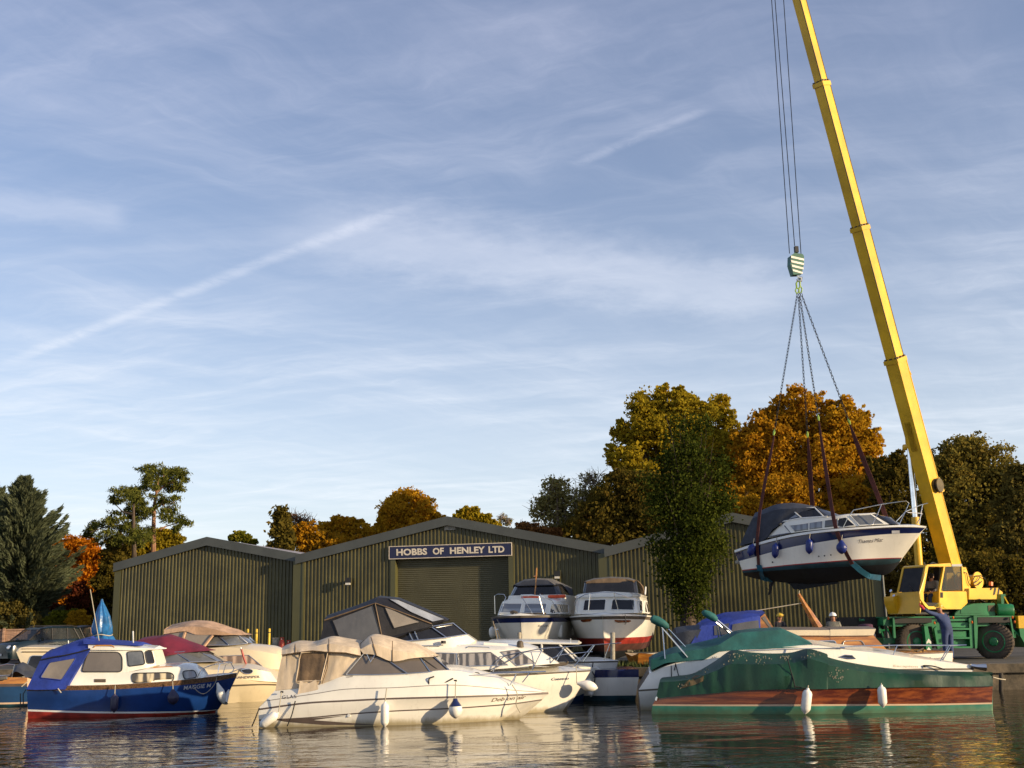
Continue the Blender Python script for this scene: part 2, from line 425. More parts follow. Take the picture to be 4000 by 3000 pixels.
# mown strip along the bank under the boats ashore
b = MB(); P = [(-2.4, 39.1), (.6, 36.7), (4.5, 36.0), (6.6, 35.5), (6.6, 37.3), (2, 39), (-1.6, 41.5)]
b.prism([Vector((x, y, GZ + .004)) for x, y in P], (0, 0, .03)); tag(b.build('grass_bank', 'grassy', smooth=False), kind='structure')
nb = 5200; q = []
for i in range(nb):
    t = random.random() * 3; j = int(t); t -= j; a, c_ = Vector(P[j]), Vector(P[j + 1]); p = a.lerp(c_, t) + Vector((random.uniform(-.1, .5), random.uniform(.0, 1.6)))
    q.append(p)
vv, ff = [], []
for p in q:
    a = random.random() * 6.3; hh = random.uniform(.08, .24); dxy = Vector((cos(a), sin(a))) * .02; k0 = len(vv)
    vv += [(p.x - dxy.x, p.y - dxy.y, GZ + .03), (p.x + dxy.x, p.y + dxy.y, GZ + .03), (p.x + random.gauss(0, .05), p.y + random.gauss(0, .05), GZ + .03 + hh)]; ff.append((k0, k0 + 1, k0 + 2))
tag(mk('grass', vv, ff, 'grassy', smooth=False, fix=False), 'short rough grass on the bank below the boats ashore', 'grass', kind='stuff')

# ------------------------------------------------------------------ the three sheds
P0_ = at(1777, 2445, 58.0)
FA = Fr((P0_.x, P0_.y, 0), -11)
FA0 = Fr((P0_.x, P0_.y, 0), -11)
DEEP = 24.0
def shed(label, w, xl, el, ap, xr, er, opening=None, posts=(True, True), lo=GZ - .02):
    """a clad gable front traced at offset w with ribs as real folds, and its pitched roof running back"""
    root = thing('boatyard_shed', label, 'shed', FA.O, FA.phi, 'ribbed green sheds standing side by side')
    A0, A1, A2 = FA.L(el[0], el[1], w), FA.L(ap[0], ap[1], w), FA.L(er[0], er[1], w)
    u0, u1 = FA.L(xl, 2350, w).x, FA.L(xr, 2350, w).x
    def zt(u, off=.40):
        return (A0.z + (A1.z - A0.z) * (u - A0.x) / (A1.x - A0.x) if u < A1.x else A1.z + (A2.z - A1.z) * (u - A1.x) / (A2.x - A1.x)) - off
    us, ws = [], []; u = u0
    while u < u1:
        for du, dw in ((0, 0), (.083, 0), (.110, .058), (.168, .058)):
            us.append(u + du); ws.append(dw)
        u += .195
    us.append(u); ws.append(0)
    if opening:
        o0, o1, oz = opening; k = len(us)
        us2 = sorted(set(us + [o0, o1])); ws = [float(np.interp(x, us, ws)) for x in us2]; us = us2
    v, f = [], []
    for u, dw in zip(us, ws):
        b0 = oz if opening and o0 <= u <= o1 else lo
        v += [(u, -w - dw, b0), (u, -w - dw, max(zt(u), b0 + .01))]
    for i in range(len(us) - 1):
        if opening and us[i] >= o0 - 1e-6 and us[i + 1] <= o1 + 1e-6 or not opening: f.append((2 * i, 2 * i + 2, 2 * i + 3, 2 * i + 1))
        elif us[i + 1] <= o0 + 1e-6 or us[i] >= o1 - 1e-6: f.append((2 * i, 2 * i + 2, 2 * i + 3, 2 * i + 1))
    mk('front_wall', v, f, 'shed_green', root, smooth=False, fix=False)
    b = MB()
    b.add([(u0, -w, lo), (u0, -w + DEEP, lo), (u0, -w + DEEP, zt(u0)), (u0, -w, zt(u0))], [(0, 1, 2, 3)])
    b.add([(u1, -w, lo), (u1, -w + DEEP, lo), (u1, -w + DEEP, zt(u1)), (u1, -w, zt(u1))], [(0, 1, 2, 3)])
    b.add([(u0, -w + DEEP, lo), (u1, -w + DEEP, lo), (u1, -w + DEEP, zt(u1)), (A1.x, -w + DEEP, A1.z - .4), (u0, -w + DEEP, zt(u0))], [(0, 1, 2, 3, 4)])
    b.build('side_wall', 'shed_green', root, smooth=False)
    r = MB()
    for p, q in ((A0, A1), (A1, A2)):
        r.prism([Vector((p.x, -w - .1, p.z - .13)), Vector((q.x, -w - .1, q.z - .13)), Vector((q.x, -w - .1, q.z - .005)), Vector((p.x, -w - .1, p.z - .005))], (0, DEEP, 0))
    r.build('roof', 'roof_sheet', root, smooth=False)
    t = MB()
    for p, q in ((A0, A1), (A1, A2)):
        t.prism([Vector((p.x, -w - .24, p.z - .43)), Vector((q.x, -w - .24, q.z - .43)), Vector((q.x, -w - .24, q.z + .03)), Vector((p.x, -w - .24, p.z + .03))], (0, .137, 0))
        t.prism([Vector((p.x, -w - .26, p.z - .43)), Vector((q.x, -w - .26, q.z - .43)), Vector((q.x, -w - .26, q.z - .39)), Vector((p.x, -w - .26, p.z - .39))], (0, .017, 0))
    t.build('verge_trim', 'verge', root, smooth=False)
    p = MB()
    if posts[0]: p.box(u0 - .12, u0 + .26, -w - .07, -w + .25, lo, zt(u0 + .1) + .02)
    if posts[1]: p.box(u1 - .38, u1 + .05, -w - .07, -w + .25, lo, zt(u1 - .1) + .02)
    if p.v: p.build('corner_flashing', 'flashing', root, smooth=False)
    return root, u0, u1, A0, A1, A2
sh1 = shed('ribbed green shed furthest from the crane, behind the tan canopy boat', -.42, 452, (452, 2203), (815, 2100), 1172, (1196, 2170), posts=(True, False))
OPW = .36
o0 = FA.L(1546, 2350, 0).x; o1 = FA.L(1990, 2350, 0).x; oz = FA.L(1777, 2178, 0).z
sh2 = shed('ribbed green middle shed with blue name board and roller shutter', 0., 1152, (1160, 2172), (1750, 2020), 2385, (2400, 2138), opening=(o0, o1, oz), posts=(False, False))
sh3 = shed('ribbed green shed behind the ivy covered tree and hanging boat', .50, 2352, (2362, 2143), (2858, 2006), 3444, (3460, 2118), posts=(False, True))
# white-edged returns at the steps between sheds
for r_, u_, w_, zt_ in ((sh2[0], sh2[1], 0., sh2[3].z - .25), (sh3[0], sh3[1], .50, sh3[3].z - .25)):
    b = MB(); b.box(u_ - .10, u_ + .42, -w_ - .09, -w_ + 1.2, GZ, zt_); b.box(u_ + .42, u_ + .52, -w_ - .12, -w_ + .0, GZ, zt_ - .02)
    b.build('corner_flashing', 'flashing', r_, smooth=False)
# roller shutter in its recess
b = MB(); zz_ = GZ; z1_ = oz; pts = []
z_ = GZ
while z_ < z1_ + .05:
    pts += [(z_, 0.), (z_ + .064, .040), (z_ + .066, -.004), (z_ + .098, -.004)]; z_ += .100
v, f = [], []
for z_, d_ in pts: v += [(o0, OPW - d_, z_), (o1, OPW - d_, z_)]
for i in range(len(pts) - 1): f.append((2 * i, 2 * i + 1, 2 * i + 3, 2 * i + 2))
mk('roller_shutter', v, f, 'shutter', sh2[0], smooth=False, fix=False)
b = MB(); b.box(o0 - .26, o0 - .002, -.10, OPW + .05, GZ, oz); b.box(o1 + .002, o1 + .26, -.10, OPW + .05, GZ, oz); b.box(o0, o1, .05, OPW + .05, oz + .002, oz + .25)
b.build('door_jamb', 'flashing', sh2[0], smooth=False)
a, c_ = FA.L(1737, 2048, .05), FA.L(1780, 2070, .05)
b = MB(); b.prism([Vector((a.x, -.045, c_.z)), Vector((c_.x, -.045, c_.z)), Vector((c_.x, -.045, a.z - .1)), Vector(((a.x + c_.x) / 2, -.045, a.z + .1)), Vector((a.x, -.045, a.z - .1))], (0, -.05, 0))
b.build('vent_panel', 'concrete', sh2[0], smooth=False)
# name board
SF = Fr(FA.O, -11, 'sign_board', 'long dark blue name board with white letters above the shutter', 'sign')
c4 = [SF.L(x, y, .16) for x, y in ((1521, 2137), (1997, 2121), (1997, 2167), (1521, 2183))]
zt_, zb_ = (c4[0].z + c4[1].z) / 2, (c4[2].z + c4[3].z) / 2
b = MB(); b.box(c4[0].x, c4[1].x, -.155, -.105, zb_, zt_); bd = b.build('panel', 'sign_blue', SF.root, smooth=False)
b = MB()
for x0, x1, z0, z1 in ((c4[0].x - .03, c4[1].x + .03, zt_, zt_ + .035), (c4[0].x - .03, c4[1].x + .03, zb_ - .035, zb_), (c4[0].x - .03, c4[0].x, zb_, zt_), (c4[1].x, c4[1].x + .03, zb_, zt_)):
    b.box(x0, x1, -.175, -.105, z0, z1)
b.build('border', 'sign_white', SF.root, smooth=False)
for tx, p0, p1 in (('HOBBS', (1549, 2169.5), (1669, 2165.7)), ('OF', (1691, 2165.2), (1734, 2164)), ('HENLEY', (1758, 2163), (1895, 2159)), ('LTD', (1909, 2158.6), (1971, 2156.6))):
    SF.text('lettering', bd, tx, p0, p1, 25, 'sign_white', weight=.035, off=.012)
def wall_lamp(px, py, w, lab):
    r = Fr(FA.O, -11); p = r.L(px, py, w)
    o = thing('wall_lamp', lab, 'lamp', FA.W(p), FA.phi, 'lamps on the shed fronts')
    b = MB(); b.box(-.16, .16, -.10, .02, -.06, .20); b.box(-.05, .05, -.02, .30, -.02, .1); b.box(-.14, .14, -.12, .0, -.20, -.17); b.build('housing', 'lamp_dark', o)
    b = MB(); b.box(-.12, .12, -.13, -.02, -.165, -.065); b.build('lens', 'lamp_glass', o)
wall_lamp(1361, 2272, .33, 'square wall lamp between the left corner and the roller shutter')
wall_lamp(2177, 2247, .33, 'square wall lamp above the grey canopy of the blue striped boat')
# downpipe at the far corner of the right shed
a, c_ = FA.L(3432, 2200, 1.05), FA.L(3432, 2500, 1.05)
b = MB(); b.tube([(sh3[2] + .12, -.63, GZ), (sh3[2] + .12, -.63, sh3[5].z - .55), (sh3[2] + .3, -.45, sh3[5].z - .4)], .06, 8); b.build('downpipe', 'verge', sh3[0])
# ------------------------------------------------------------------ foliage
def leafmat(name, cols, tr=.35, rough=.55):
    m = bpy.data.materials.new(name); m.use_nodes = True; nt = m.node_tree; nt.nodes.remove(nt.nodes['Principled BSDF'])
    g = nt.nodes.new('ShaderNodeNewGeometry'); rp = nt.nodes.new('ShaderNodeValToRGB'); tc = nt.nodes.new('ShaderNodeTexCoord')
    nz = noise(nt, tc.outputs['Object'], .55, 3, .6)
    nt.links.new((V(nt, g.outputs['Random Per Island']) * .5 + (nz - .5) * 1.3 + .25).o, rp.inputs[0])
    el = rp.color_ramp.elements
    for i, c in enumerate(cols):
        p = i / (len(cols) - 1)
        e = el[0] if i == 0 else (el[-1] if i == len(cols) - 1 else el.new(p)); e.position = p; e.color = tuple(c) + (1,)
    d = nt.nodes.new('ShaderNodeBsdfDiffuse'); t = nt.nodes.new('ShaderNodeBsdfTranslucent'); x = nt.nodes.new('ShaderNodeMixShader'); x.inputs[0].default_value = tr
    nt.links.new(rp.outputs[0], d.inputs[0]); nt.links.new(rp.outputs[0], t.inputs[0]); nt.links.new(d.outputs[0], x.inputs[1]); nt.links.new(t.outputs[0], x.inputs[2])
    nt.links.new(x.outputs[0], nt.nodes['Material Output'].inputs[0]); M[name] = m
leafmat('leaf_yellowgreen', [(0.12, 0.095, 0.012), (0.27, 0.205, 0.017), (0.42, 0.31, 0.022), (0.38, 0.21, 0.015)], .45)
leafmat('leaf_orange', [(0.18, 0.095, 0.01), (0.38, 0.2, 0.014), (0.52, 0.27, 0.018), (0.42, 0.15, 0.012)], .45)
leafmat('leaf_gold', [(0.21, 0.125, 0.012), (0.44, 0.245, 0.016), (0.56, 0.31, 0.02), (0.48, 0.19, 0.013)], .45)
leafmat('leaf_fire', [(0.2, 0.05, 0.005), (0.48, 0.15, 0.01), (0.6, 0.24, 0.014), (0.36, 0.08, 0.008)], .45)
leafmat('leaf_rust', [(0.1, 0.045, 0.016), (0.2, 0.085, 0.026), (0.26, 0.12, 0.034), (0.17, 0.075, 0.03)])
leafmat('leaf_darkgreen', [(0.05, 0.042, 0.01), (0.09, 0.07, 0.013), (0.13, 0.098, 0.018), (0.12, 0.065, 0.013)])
leafmat('leaf_green', [(0.09, 0.08, 0.02), (0.17, 0.14, 0.03), (0.24, 0.19, 0.04), (0.24, 0.15, 0.03)])
leafmat('leaf_ivy', [(0.016, 0.022, 0.006), (0.034, 0.046, 0.008), (0.075, 0.09, 0.014), (0.12, 0.12, 0.02)])
leafmat('leaf_dull', [(0.08, 0.062, 0.018), (0.14, 0.11, 0.028), (0.19, 0.15, 0.036), (0.18, 0.11, 0.03)])
leafmat('needle_blue', [(0.035, 0.045, 0.024), (0.065, 0.077, 0.042), (0.115, 0.13, 0.072), (0.08, 0.085, 0.044)], .2)
leafmat('needle_pine', [(0.035, 0.042, 0.01), (0.075, 0.085, 0.016), (0.14, 0.14, 0.028), (0.1, 0.1, 0.02)], .2)
leafmat('leaf_lime', [(.06, .07, .008), (.13, .14, .012), (.20, .18, .02), (.22, .15, .02)])
leafmat('leaf_pale', [(.12, .10, .03), (.20, .17, .05), (.28, .25, .09), (.22, .17, .06)])
leafmat('leaf_wine', [(.06, .015, .012), (.12, .03, .016), (.16, .05, .02), (.10, .03, .014)])

def quads(C, size, aspect=1., axis=None, spread=1.):
    """a mesh of leaf-sized faces at the points C"""
    n = len(C); a = rng.normal(size=(n, 3)); a /= np.linalg.norm(a, axis=1)[:, None]
    if axis is not None:
        a = axis + a * spread; a /= np.linalg.norm(a, axis=1)[:, None]
    b = rng.normal(size=(n, 3)); b -= a * (a * b).sum(1)[:, None]; b /= np.linalg.norm(b, axis=1)[:, None]
    s = size * rng.uniform(.6, 1.4, n)[:, None]; a = a * s * aspect; b = b * s * .5
    v = np.empty((n, 4, 3)); v[:, 0] = C - a * .5; v[:, 1] = C + b * .8; v[:, 2] = C + a * .5; v[:, 3] = C - b * .8
    return v.reshape(-1, 3)
def quadmesh(name, v, m_, parent):
    n = len(v) // 4; me = bpy.data.meshes.new(name); me.vertices.add(n * 4); me.loops.add(n * 4); me.polygons.add(n)
    me.vertices.foreach_set('co', v.astype(np.float32).ravel()); me.loops.foreach_set('vertex_index', np.arange(n * 4, dtype=np.int32))
    me.polygons.foreach_set('loop_start', np.arange(0, n * 4, 4, dtype=np.int32)); me.polygons.foreach_set('loop_total', np.full(n, 4, dtype=np.int32))
    me.update(calc_edges=True); me.materials.append(M[m_]); o = bpy.data.objects.new(name, me); COL.objects.link(o); o.parent = parent; return o
def clumps(c, R, n, per, tight=.16, flat=1., shell=.55):
    """n leaf clusters through a crown lobe, denser towards its skin"""
    d = rng.normal(size=(n, 3)); d /= np.linalg.norm(d, axis=1)[:, None]
    r = shell + (1 - shell) * rng.random(n) ** .6
    k = np.array(c) + d * (R * r)[:, None] * np.array((1, 1, flat)); sz = R * tight * rng.uniform(.6, 1.5, n)
    P = np.repeat(k, per, 0) + np.clip(rng.normal(size=(n * per, 3)), -1.7, 1.7) * np.repeat(sz, per)[:, None] * np.array((1, 1, .7)); return P
GRP = 'trees standing behind the boatyard'
def tree(label, Y, blobs, lm, n=9000, size=.24, trunk=None, bark='bark', name='autumn_tree', flat=1., dy=None, tight=.17, shell=.5, per=22, aspect=1., thin=0., limbs=True, cat_='tree', twigs=0, tr=.22, neat=False):
    base = at(trunk[0] if trunk else blobs[0][0], 2500, Y); base.z = GZ
    root = thing(name, label, cat_, base, 0, GRP)
    B_ = []
    for i, q in enumerate(blobs):
        px, py, r = q[:3]; yy = Y + (q[3] if len(q) > 3 else 0); p = at(px, py, yy) - base; B_.append((p, r / F * yy))
    A_ = sum(R * R for _, R in B_); vs = []
    n = int(n * (3.2 if not twigs else 2.0)); size = size * (.66 if not twigs else .72)
    for p, R in B_:
        nl = (34 if neat else 15) if R > 1.3 else 7; share = n * R * R / A_
        for j in range(nl):
            d = rng.normal(size=3); d /= np.linalg.norm(d); d[2] = d[2] * .9 + .15; rr = R * (rng.uniform(.20, .28) if neat else rng.uniform(.28, .46))
            kk = max(2, int(share / nl / per)); vs.append(quads(clumps(np.array(p) + d * R * (rng.uniform(.66, .82) if neat else rng.uniform(.45, .80)) * np.array((1, 1, flat)), rr, kk, per, .2, .85, .45), size, aspect))
        kk2 = max(20, int(share * .2)); d = rng.normal(size=(kk2, 3)); vs.append(quads(np.array(p) + np.clip(d, -1.5, 1.5) * R * .42 * np.array((1, 1, flat)), size * 1.5, aspect))
    quadmesh('crown', np.concatenate(vs), lm, root)
    b = MB(); top = max((p.z for p, R in B_)); hb = min(p.z - R * .3 for p, R in B_)
    cx = sum((p * (R * R) for p, R in B_), Vector()) / A_
    fork = Vector((cx.x * .4, cx.y * .4, max(1.0, hb * .75)))
    b.tube([(0, 0, -.1), fork * .5, fork], [tr * 1.5, tr * 1.15, tr], 8)
    for p, R in B_:
        for j in range(3 if R > 1.2 else 1):
            e = Vector(p) + Vector(np.clip(rng.normal(size=3), -1.2, 1.2)) * R * .4; mid = fork.lerp(e, .5) + Vector(rng.normal(size=3)) * R * .12
            b.tube([fork, mid, e], [tr * .6, tr * .34, tr * .1], 5)
    if twigs:
        for i in range(twigs):
            p, R = B_[i % len(B_)]; d = Vector(rng.normal(size=3)).normalized(); d.z = abs(d.z) * 1.2 + .2; d.normalize()
            s_ = Vector(p) + Vector(np.clip(rng.normal(size=3), -1.3, 1.3)) * R * .3; e = s_ + d * min(R, 1.6) * random.uniform(.5, .95)
            b.tube([s_, s_.lerp(e, .5) + Vector(rng.normal(size=3)) * .12, e], [.03, .018, .008], 3)
    b.build('trunk', bark, root); return root

# --- right: tall trees behind the sheds
tree('tall yellow green tree rising behind the ivy clad trunk', 72, [(2560, 1660, 130), (2640, 1600, 95), (2700, 1650, 110), (2480, 1720, 85), (2450, 1800, 80, -1), (2600, 1780, 130, 1), (2740, 1760, 120), (2545, 1590, 70), (2420, 1700, 45), (2500, 1890, 110, -1), (2505, 1610, 42), (2590, 1540, 42), (2650, 1535, 36), (2700, 1575, 45), (2750, 1600, 40), (2435, 1660, 36), (2400, 1760, 38), (2640, 1720, 110)], 'leaf_yellowgreen', 15000, .26, (2600,), tight=.15)
tree('slim yellow green tree beside the tall one, with an orange neighbour', 74, [(2810, 1580, 55), (2830, 1640, 60), (2790, 1690, 70), (2870, 1740, 85), (2830, 1820, 90), (2800, 1920, 90)], 'leaf_yellowgreen', 4200, .26, (2820,))
tree('broad orange tree behind the hanging boat', 70, [(3110, 1640, 120), (3000, 1680, 100), (2930, 1760, 95), (3050, 1780, 150), (3200, 1720, 130), (2990, 1900, 140), (3150, 1880, 160), (3100, 1990, 150, -2), (2920, 1980, 110, -2), (3105, 1530, 44), (3040, 1575, 42), (2940, 1680, 44), (3180, 1560, 44), (3235, 1600, 40), (3000, 1620, 44), (2890, 1700, 36)], 'leaf_orange', 17000, .26, (3080,), tight=.15)
tree('olive and orange tree beside the crane boom', 69, [(3300, 1660, 105), (3370, 1740, 90), (3260, 1790, 130), (3390, 1860, 90), (3330, 1960, 130, -1), (3250, 2070, 110, -2), (3310, 1570, 38), (3370, 1640, 40), (3420, 1730, 40), (3440, 1830, 50)], 'leaf_gold', 12000, .25, (3310,), tight=.15)
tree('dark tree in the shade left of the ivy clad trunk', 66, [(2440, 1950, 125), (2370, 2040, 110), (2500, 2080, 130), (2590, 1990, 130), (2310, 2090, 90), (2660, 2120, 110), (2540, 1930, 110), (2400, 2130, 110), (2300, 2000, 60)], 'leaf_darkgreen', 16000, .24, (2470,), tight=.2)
tree('sparse twiggy tree with a few green leaves behind the roof', 74, [(2170, 1930, 85), (2120, 1990, 70), (2220, 1990, 80), (2180, 2060, 80)], 'leaf_pale', 3200, .2, (2190,), name='bare_tree', bark='twig', twigs=150, per=9)
tree('leafless grey tree between the sparse tree and the dark tree', 76, [(2310, 1900, 70), (2280, 1960, 80), (2340, 1970, 70)], 'leaf_pale', 900, .18, (2310,), name='bare_tree', bark='twig', twigs=240, per=5)
tree('low red brown shrub peeping over the middle shed roof', 70, [(2040, 2070, 40), (2090, 2080, 50), (2150, 2100, 55)], 'leaf_rust', 3000, .2, (2090,), name='shrub', cat_='shrub', twigs=40)
tree('dark thin tree directly left of the crane ram', 62, [(3490, 1830, 70), (3440, 1850, 70), (3530, 1870, 60), (3470, 1920, 80), (3510, 2020, 90), (3480, 2120, 90)], 'leaf_darkgreen', 6500, .22, (3500,), tight=.2)
tree('large dull green tree right of the crane boom', 64, [(3760, 1790, 110), (3700, 1860, 110), (3840, 1840, 130), (3920, 1900, 110), (3760, 1980, 150), (3900, 2010, 140), (3660, 2020, 110), (3800, 2110, 150)], 'leaf_green', 16000, .22, (3790,), tight=.17)
tree('dull brown tree at the picture edge past the crane', 60, [(3990, 1900, 90), (4000, 2010, 110), (3960, 2110, 100), (4020, 2180, 110)], 'leaf_dull', 7000, .22, (3990,))
tree('dark bramble thicket behind the crane winch', 56, [(3700, 2200, 80), (3800, 2220, 90), (3900, 2230, 90), (3990, 2260, 100), (3850, 2330, 90), (3960, 2380, 90)], 'leaf_darkgreen', 11000, .18, (3850,), name='thicket', cat_='bush', twigs=90)
tree('olive bush in the gap between shed corner and crane cab', 58, [(3500, 2180, 60), (3480, 2260, 65), (3530, 2330, 70), (3470, 2400, 60)], 'leaf_dull', 6000, .16, (3500,), name='bush', cat_='bush', twigs=40)
tree('orange brown undergrowth behind the right shed roof', 66, [(2900, 2000, 80), (2990, 2030, 80), (2830, 2010, 70), (3080, 2060, 80)], 'leaf_gold', 6000, .22, (2930,), name='thicket', cat_='bush', twigs=60)
tree('shaded undergrowth behind the crane cab', 57, [(3400, 2440, 70), (3560, 2440, 80), (3620, 2360, 70), (3680, 2440, 80), (3600, 2250, 60), (3760, 2450, 80), (3850, 2480, 70), (3960, 2480, 80), (4040, 2420, 90)], 'leaf_dull', 12000, .16, (3600,), name='thicket', cat_='bush', twigs=80)
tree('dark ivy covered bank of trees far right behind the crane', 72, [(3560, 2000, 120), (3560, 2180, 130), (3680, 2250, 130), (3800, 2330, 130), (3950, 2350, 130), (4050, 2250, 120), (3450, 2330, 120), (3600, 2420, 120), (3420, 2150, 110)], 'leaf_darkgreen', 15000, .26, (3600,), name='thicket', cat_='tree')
tree('olive gold tree filling between the yellow green and orange trees', 75, [(2780, 1850, 110), (2860, 1900, 120), (2900, 1830, 90), (2720, 1920, 110), (2580, 1900, 100), (2960, 1960, 110)], 'leaf_gold', 9000, .25, (2800,))
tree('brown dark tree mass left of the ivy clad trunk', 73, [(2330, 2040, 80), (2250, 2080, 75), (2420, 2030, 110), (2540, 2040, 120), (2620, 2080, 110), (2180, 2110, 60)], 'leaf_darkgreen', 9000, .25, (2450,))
# --- middle: tops above the roofs
tree('big round golden tree behind the middle shed', 84, [(1597, 2030, 128), (1530, 2055, 72), (1675, 2055, 72), (1480, 2090, 50)], 'leaf_gold', 12000, .24, (1590,), neat=True)
tree('small round olive tree right of the shed apex', 88, [(1840, 2020, 50), (1800, 2040, 45), (1890, 2040, 45), (1930, 2060, 35)], 'leaf_yellowgreen', 4200, .26, (1850,), shell=.65, neat=True)
tree('bare grey tree top right of the small round olive tree', 92, [(1965, 2030, 26), (1985, 2045, 22)], 'leaf_pale', 160, .16, (1970,), name='bare_tree', bark='twig', twigs=110, per=4, tr=.1)
tree('low dome of olive gold leaves left of the big golden tree', 86, [(1340, 2070, 70), (1290, 2080, 60), (1400, 2090, 65), (1345, 2130, 75)], 'leaf_gold', 6500, .26, (1345,), shell=.65, neat=True)
tree('rusty orange tree beside the narrow conifer', 82, [(1200, 2110, 80), (1270, 2130, 75), (1160, 2090, 60), (1300, 2160, 60), (1400, 2140, 60), (1240, 2160, 70)], 'leaf_orange', 6000, .24, (1220,), twigs=60)
tree('pale twiggy pinkish tree top behind the rusty orange tree', 86, [(1160, 2050, 60), (1200, 2060, 50)], 'leaf_rust', 700, .16, (1170,), name='bare_tree', twigs=220, per=5)
tree('green and orange tree tops over the left shed roof', 90, [(935, 2095, 28), (910, 2105, 22), (965, 2105, 24), (985, 2120, 20)], 'leaf_lime', 1800, .24, (940,))
b0 = at(1095, 2500, 80); b0.z = GZ
r_ = thing('conifer', 'narrow dark spire shaped conifer between the sheds', 'tree', b0, 0, GRP); V_ = []
tip = at(1097, 1985, 80) - b0; ht = tip.z
for i in range(260):
    t = rng.random() ** .8; rr = .25 + 1.7 * t ** 1.1; a = rng.random() * 6.283; p = np.array((tip.x * (1 - t), 0, ht * (1 - t * .55))) + np.array((cos(a), sin(a), -.25)) * rr * rng.uniform(.3, 1)
    V_.append(quads(p + rng.normal(size=(26, 3)) * np.array((.2, .2, .13)), .22, 1.6))
quadmesh('crown', np.concatenate(V_), 'leaf_darkgreen', r_); MB().tube([(0, 0, 0), (0, 0, ht * .6), tip], [.22, .13, .02], 6).build('trunk', 'bark', r_)
# --- left: cedars, pines, beech
def cedar(label, px, py, Y, wid, n):
    base = at(px, 2500, Y); base.z = GZ; tip = at(px, py, Y) - base; ht = tip.z
    root = thing('cedar_tree', label, 'tree', base, 0, GRP); vs = []; b = MB()
    b.tube([(0, 0, 0), (tip.x * .5, 0, ht * .5), tip], [.4, .22, .03], 7)
    for i in range(n):
        t = (i + rng.random()) / n; a = rng.random() * 6.283; z0 = ht * (1 - t * .97)
        ln = wid * float(np.interp(t, (0, .12, .25, .36, .48, .62, .72, 1), (.05, .26, .46, .72, 1.0, 1.0, .62, .58))) * rng.triangular(.4, .95, 1.42)
        d = np.array((cos(a), sin(a), 0)); o = np.array((tip.x * (1 - t), 0, z0)); rise = float(np.interp(t, (0, .15, .5, 1), (.85, .62, .36, .12))) + rng.uniform(-.16, .2)
        s = np.linspace(.08, 1, 10)[:, None]; path = o + d * ln * s + np.array((0, 0, 1)) * ln * (rise * s ** 1.25 - .14 * np.sin(s * 3.1))
        b.tube([o, path[4], path[-1]], [.06, .035, .008], 3)
        m_ = 34; sN = np.repeat(s, m_, 0); C = np.repeat(path, m_, 0); lat = np.array((-d[1], d[0], 0)); w_ = (1.06 - sN) * .22 + .02
        C = C + lat * rng.normal(size=(len(C), 1)) * w_ * ln * .5 + rng.normal(size=C.shape) * np.array((.05, .05, .05)) - np.array((0, 0, 1)) * np.abs(rng.normal(size=(len(C), 1))) * .10
        ax = d + np.array((0, 0, rise * 1.1 + .15)); ax = ax / np.linalg.norm(ax); vs.append(quads(C, .085, 4.6, ax, .36))
    quadmesh('crown', np.concatenate(vs), 'needle_blue', root); b.build('trunk', 'bark', root)
cedar('tall blue grey cedar with upswept branch tips over the cars', 95, 1872, 66, 2.75, 430)
cedar('blue grey cedar cut off by the left picture edge', -40, 1885, 69, 3.2, 360)
def pine(label, Y, trunk, pads, limbs, bark='pine_bark'):
    base = at(trunk[0][0], 2500, Y); base.z = GZ; root = thing('pine_tree', label, 'tree', base, 0, GRP); b = MB()
    T = [at(x, y, Y) - base for x, y in trunk]; k = len(T); b.tube([Vector((T[0].x, 0, -.1))] + T, [.19] + [.17 - .12 * i / (k - 1) for i in range(k)], 8)
    for L_ in limbs: b.tube([at(x, y, Y + random.uniform(-.3, .3)) - base for x, y in L_], [.07] + [.045] * (len(L_) - 2) + [.02], 5)
    vs = []
    for (px, py, rx, ry) in pads:
        c = np.array(at(px, py, Y + random.uniform(-1.6, 1.6)) - base); X = rx / F * Y; Zr = ry / F * Y; X *= 1.2; Zr *= 1.25; m_ = max(8, int(40 * X * Zr / .8))
        d = rng.normal(size=(m_, 3)); d /= np.linalg.norm(d, axis=1)[:, None]; k_ = c + d * np.array((X, X * .8, Zr)) * (rng.random(m_) ** .4)[:, None]
        P = np.repeat(k_, 44, 0) + rng.normal(size=(m_ * 44, 3)) * np.array((.14, .14, .08)); vs.append(quads(P, .07, 3.4, np.array((0, 0, .7)), 1.))
        b.tube([Vector(c) - Vector((0, 0, Zr * .9)), Vector(c)], [.05, .02], 4)
    quadmesh('crown', np.concatenate(vs), 'needle_pine', root); b.build('trunk', bark, root)
pine('tall flat topped pine with a bare orange trunk behind the left shed', 72, [(599, 2200), (600, 2060), (602, 1980), (612, 1920), (620, 1850)],
     [(590, 1830, 42, 18), (640, 1840, 45, 20), (690, 1850, 45, 20), (570, 1865, 35, 16), (620, 1880, 60, 20), (680, 1885, 50, 18), (575, 1900, 35, 15), (715, 1855, 18, 22), (640, 1910, 40, 14), (700, 1905, 22, 10), (610, 1945, 28, 16), (640, 1960, 20, 14), (590, 1985, 30, 18), (680, 1950, 18, 14), (670, 1990, 18, 18), (645, 2010, 18, 16), (660, 2030, 22, 14), (700, 2030, 26, 12), (725, 2042, 16, 12), (695, 2065, 14, 16)],
     [[(605, 1990), (630, 1970), (645, 1940)], [(603, 2010), (590, 1990)], [(625, 2070), (650, 2055), (690, 2045)], [(615, 1920), (650, 1890), (690, 1880)], [(612, 1925), (590, 1890)], [(660, 2040), (655, 1990), (672, 1960)]])
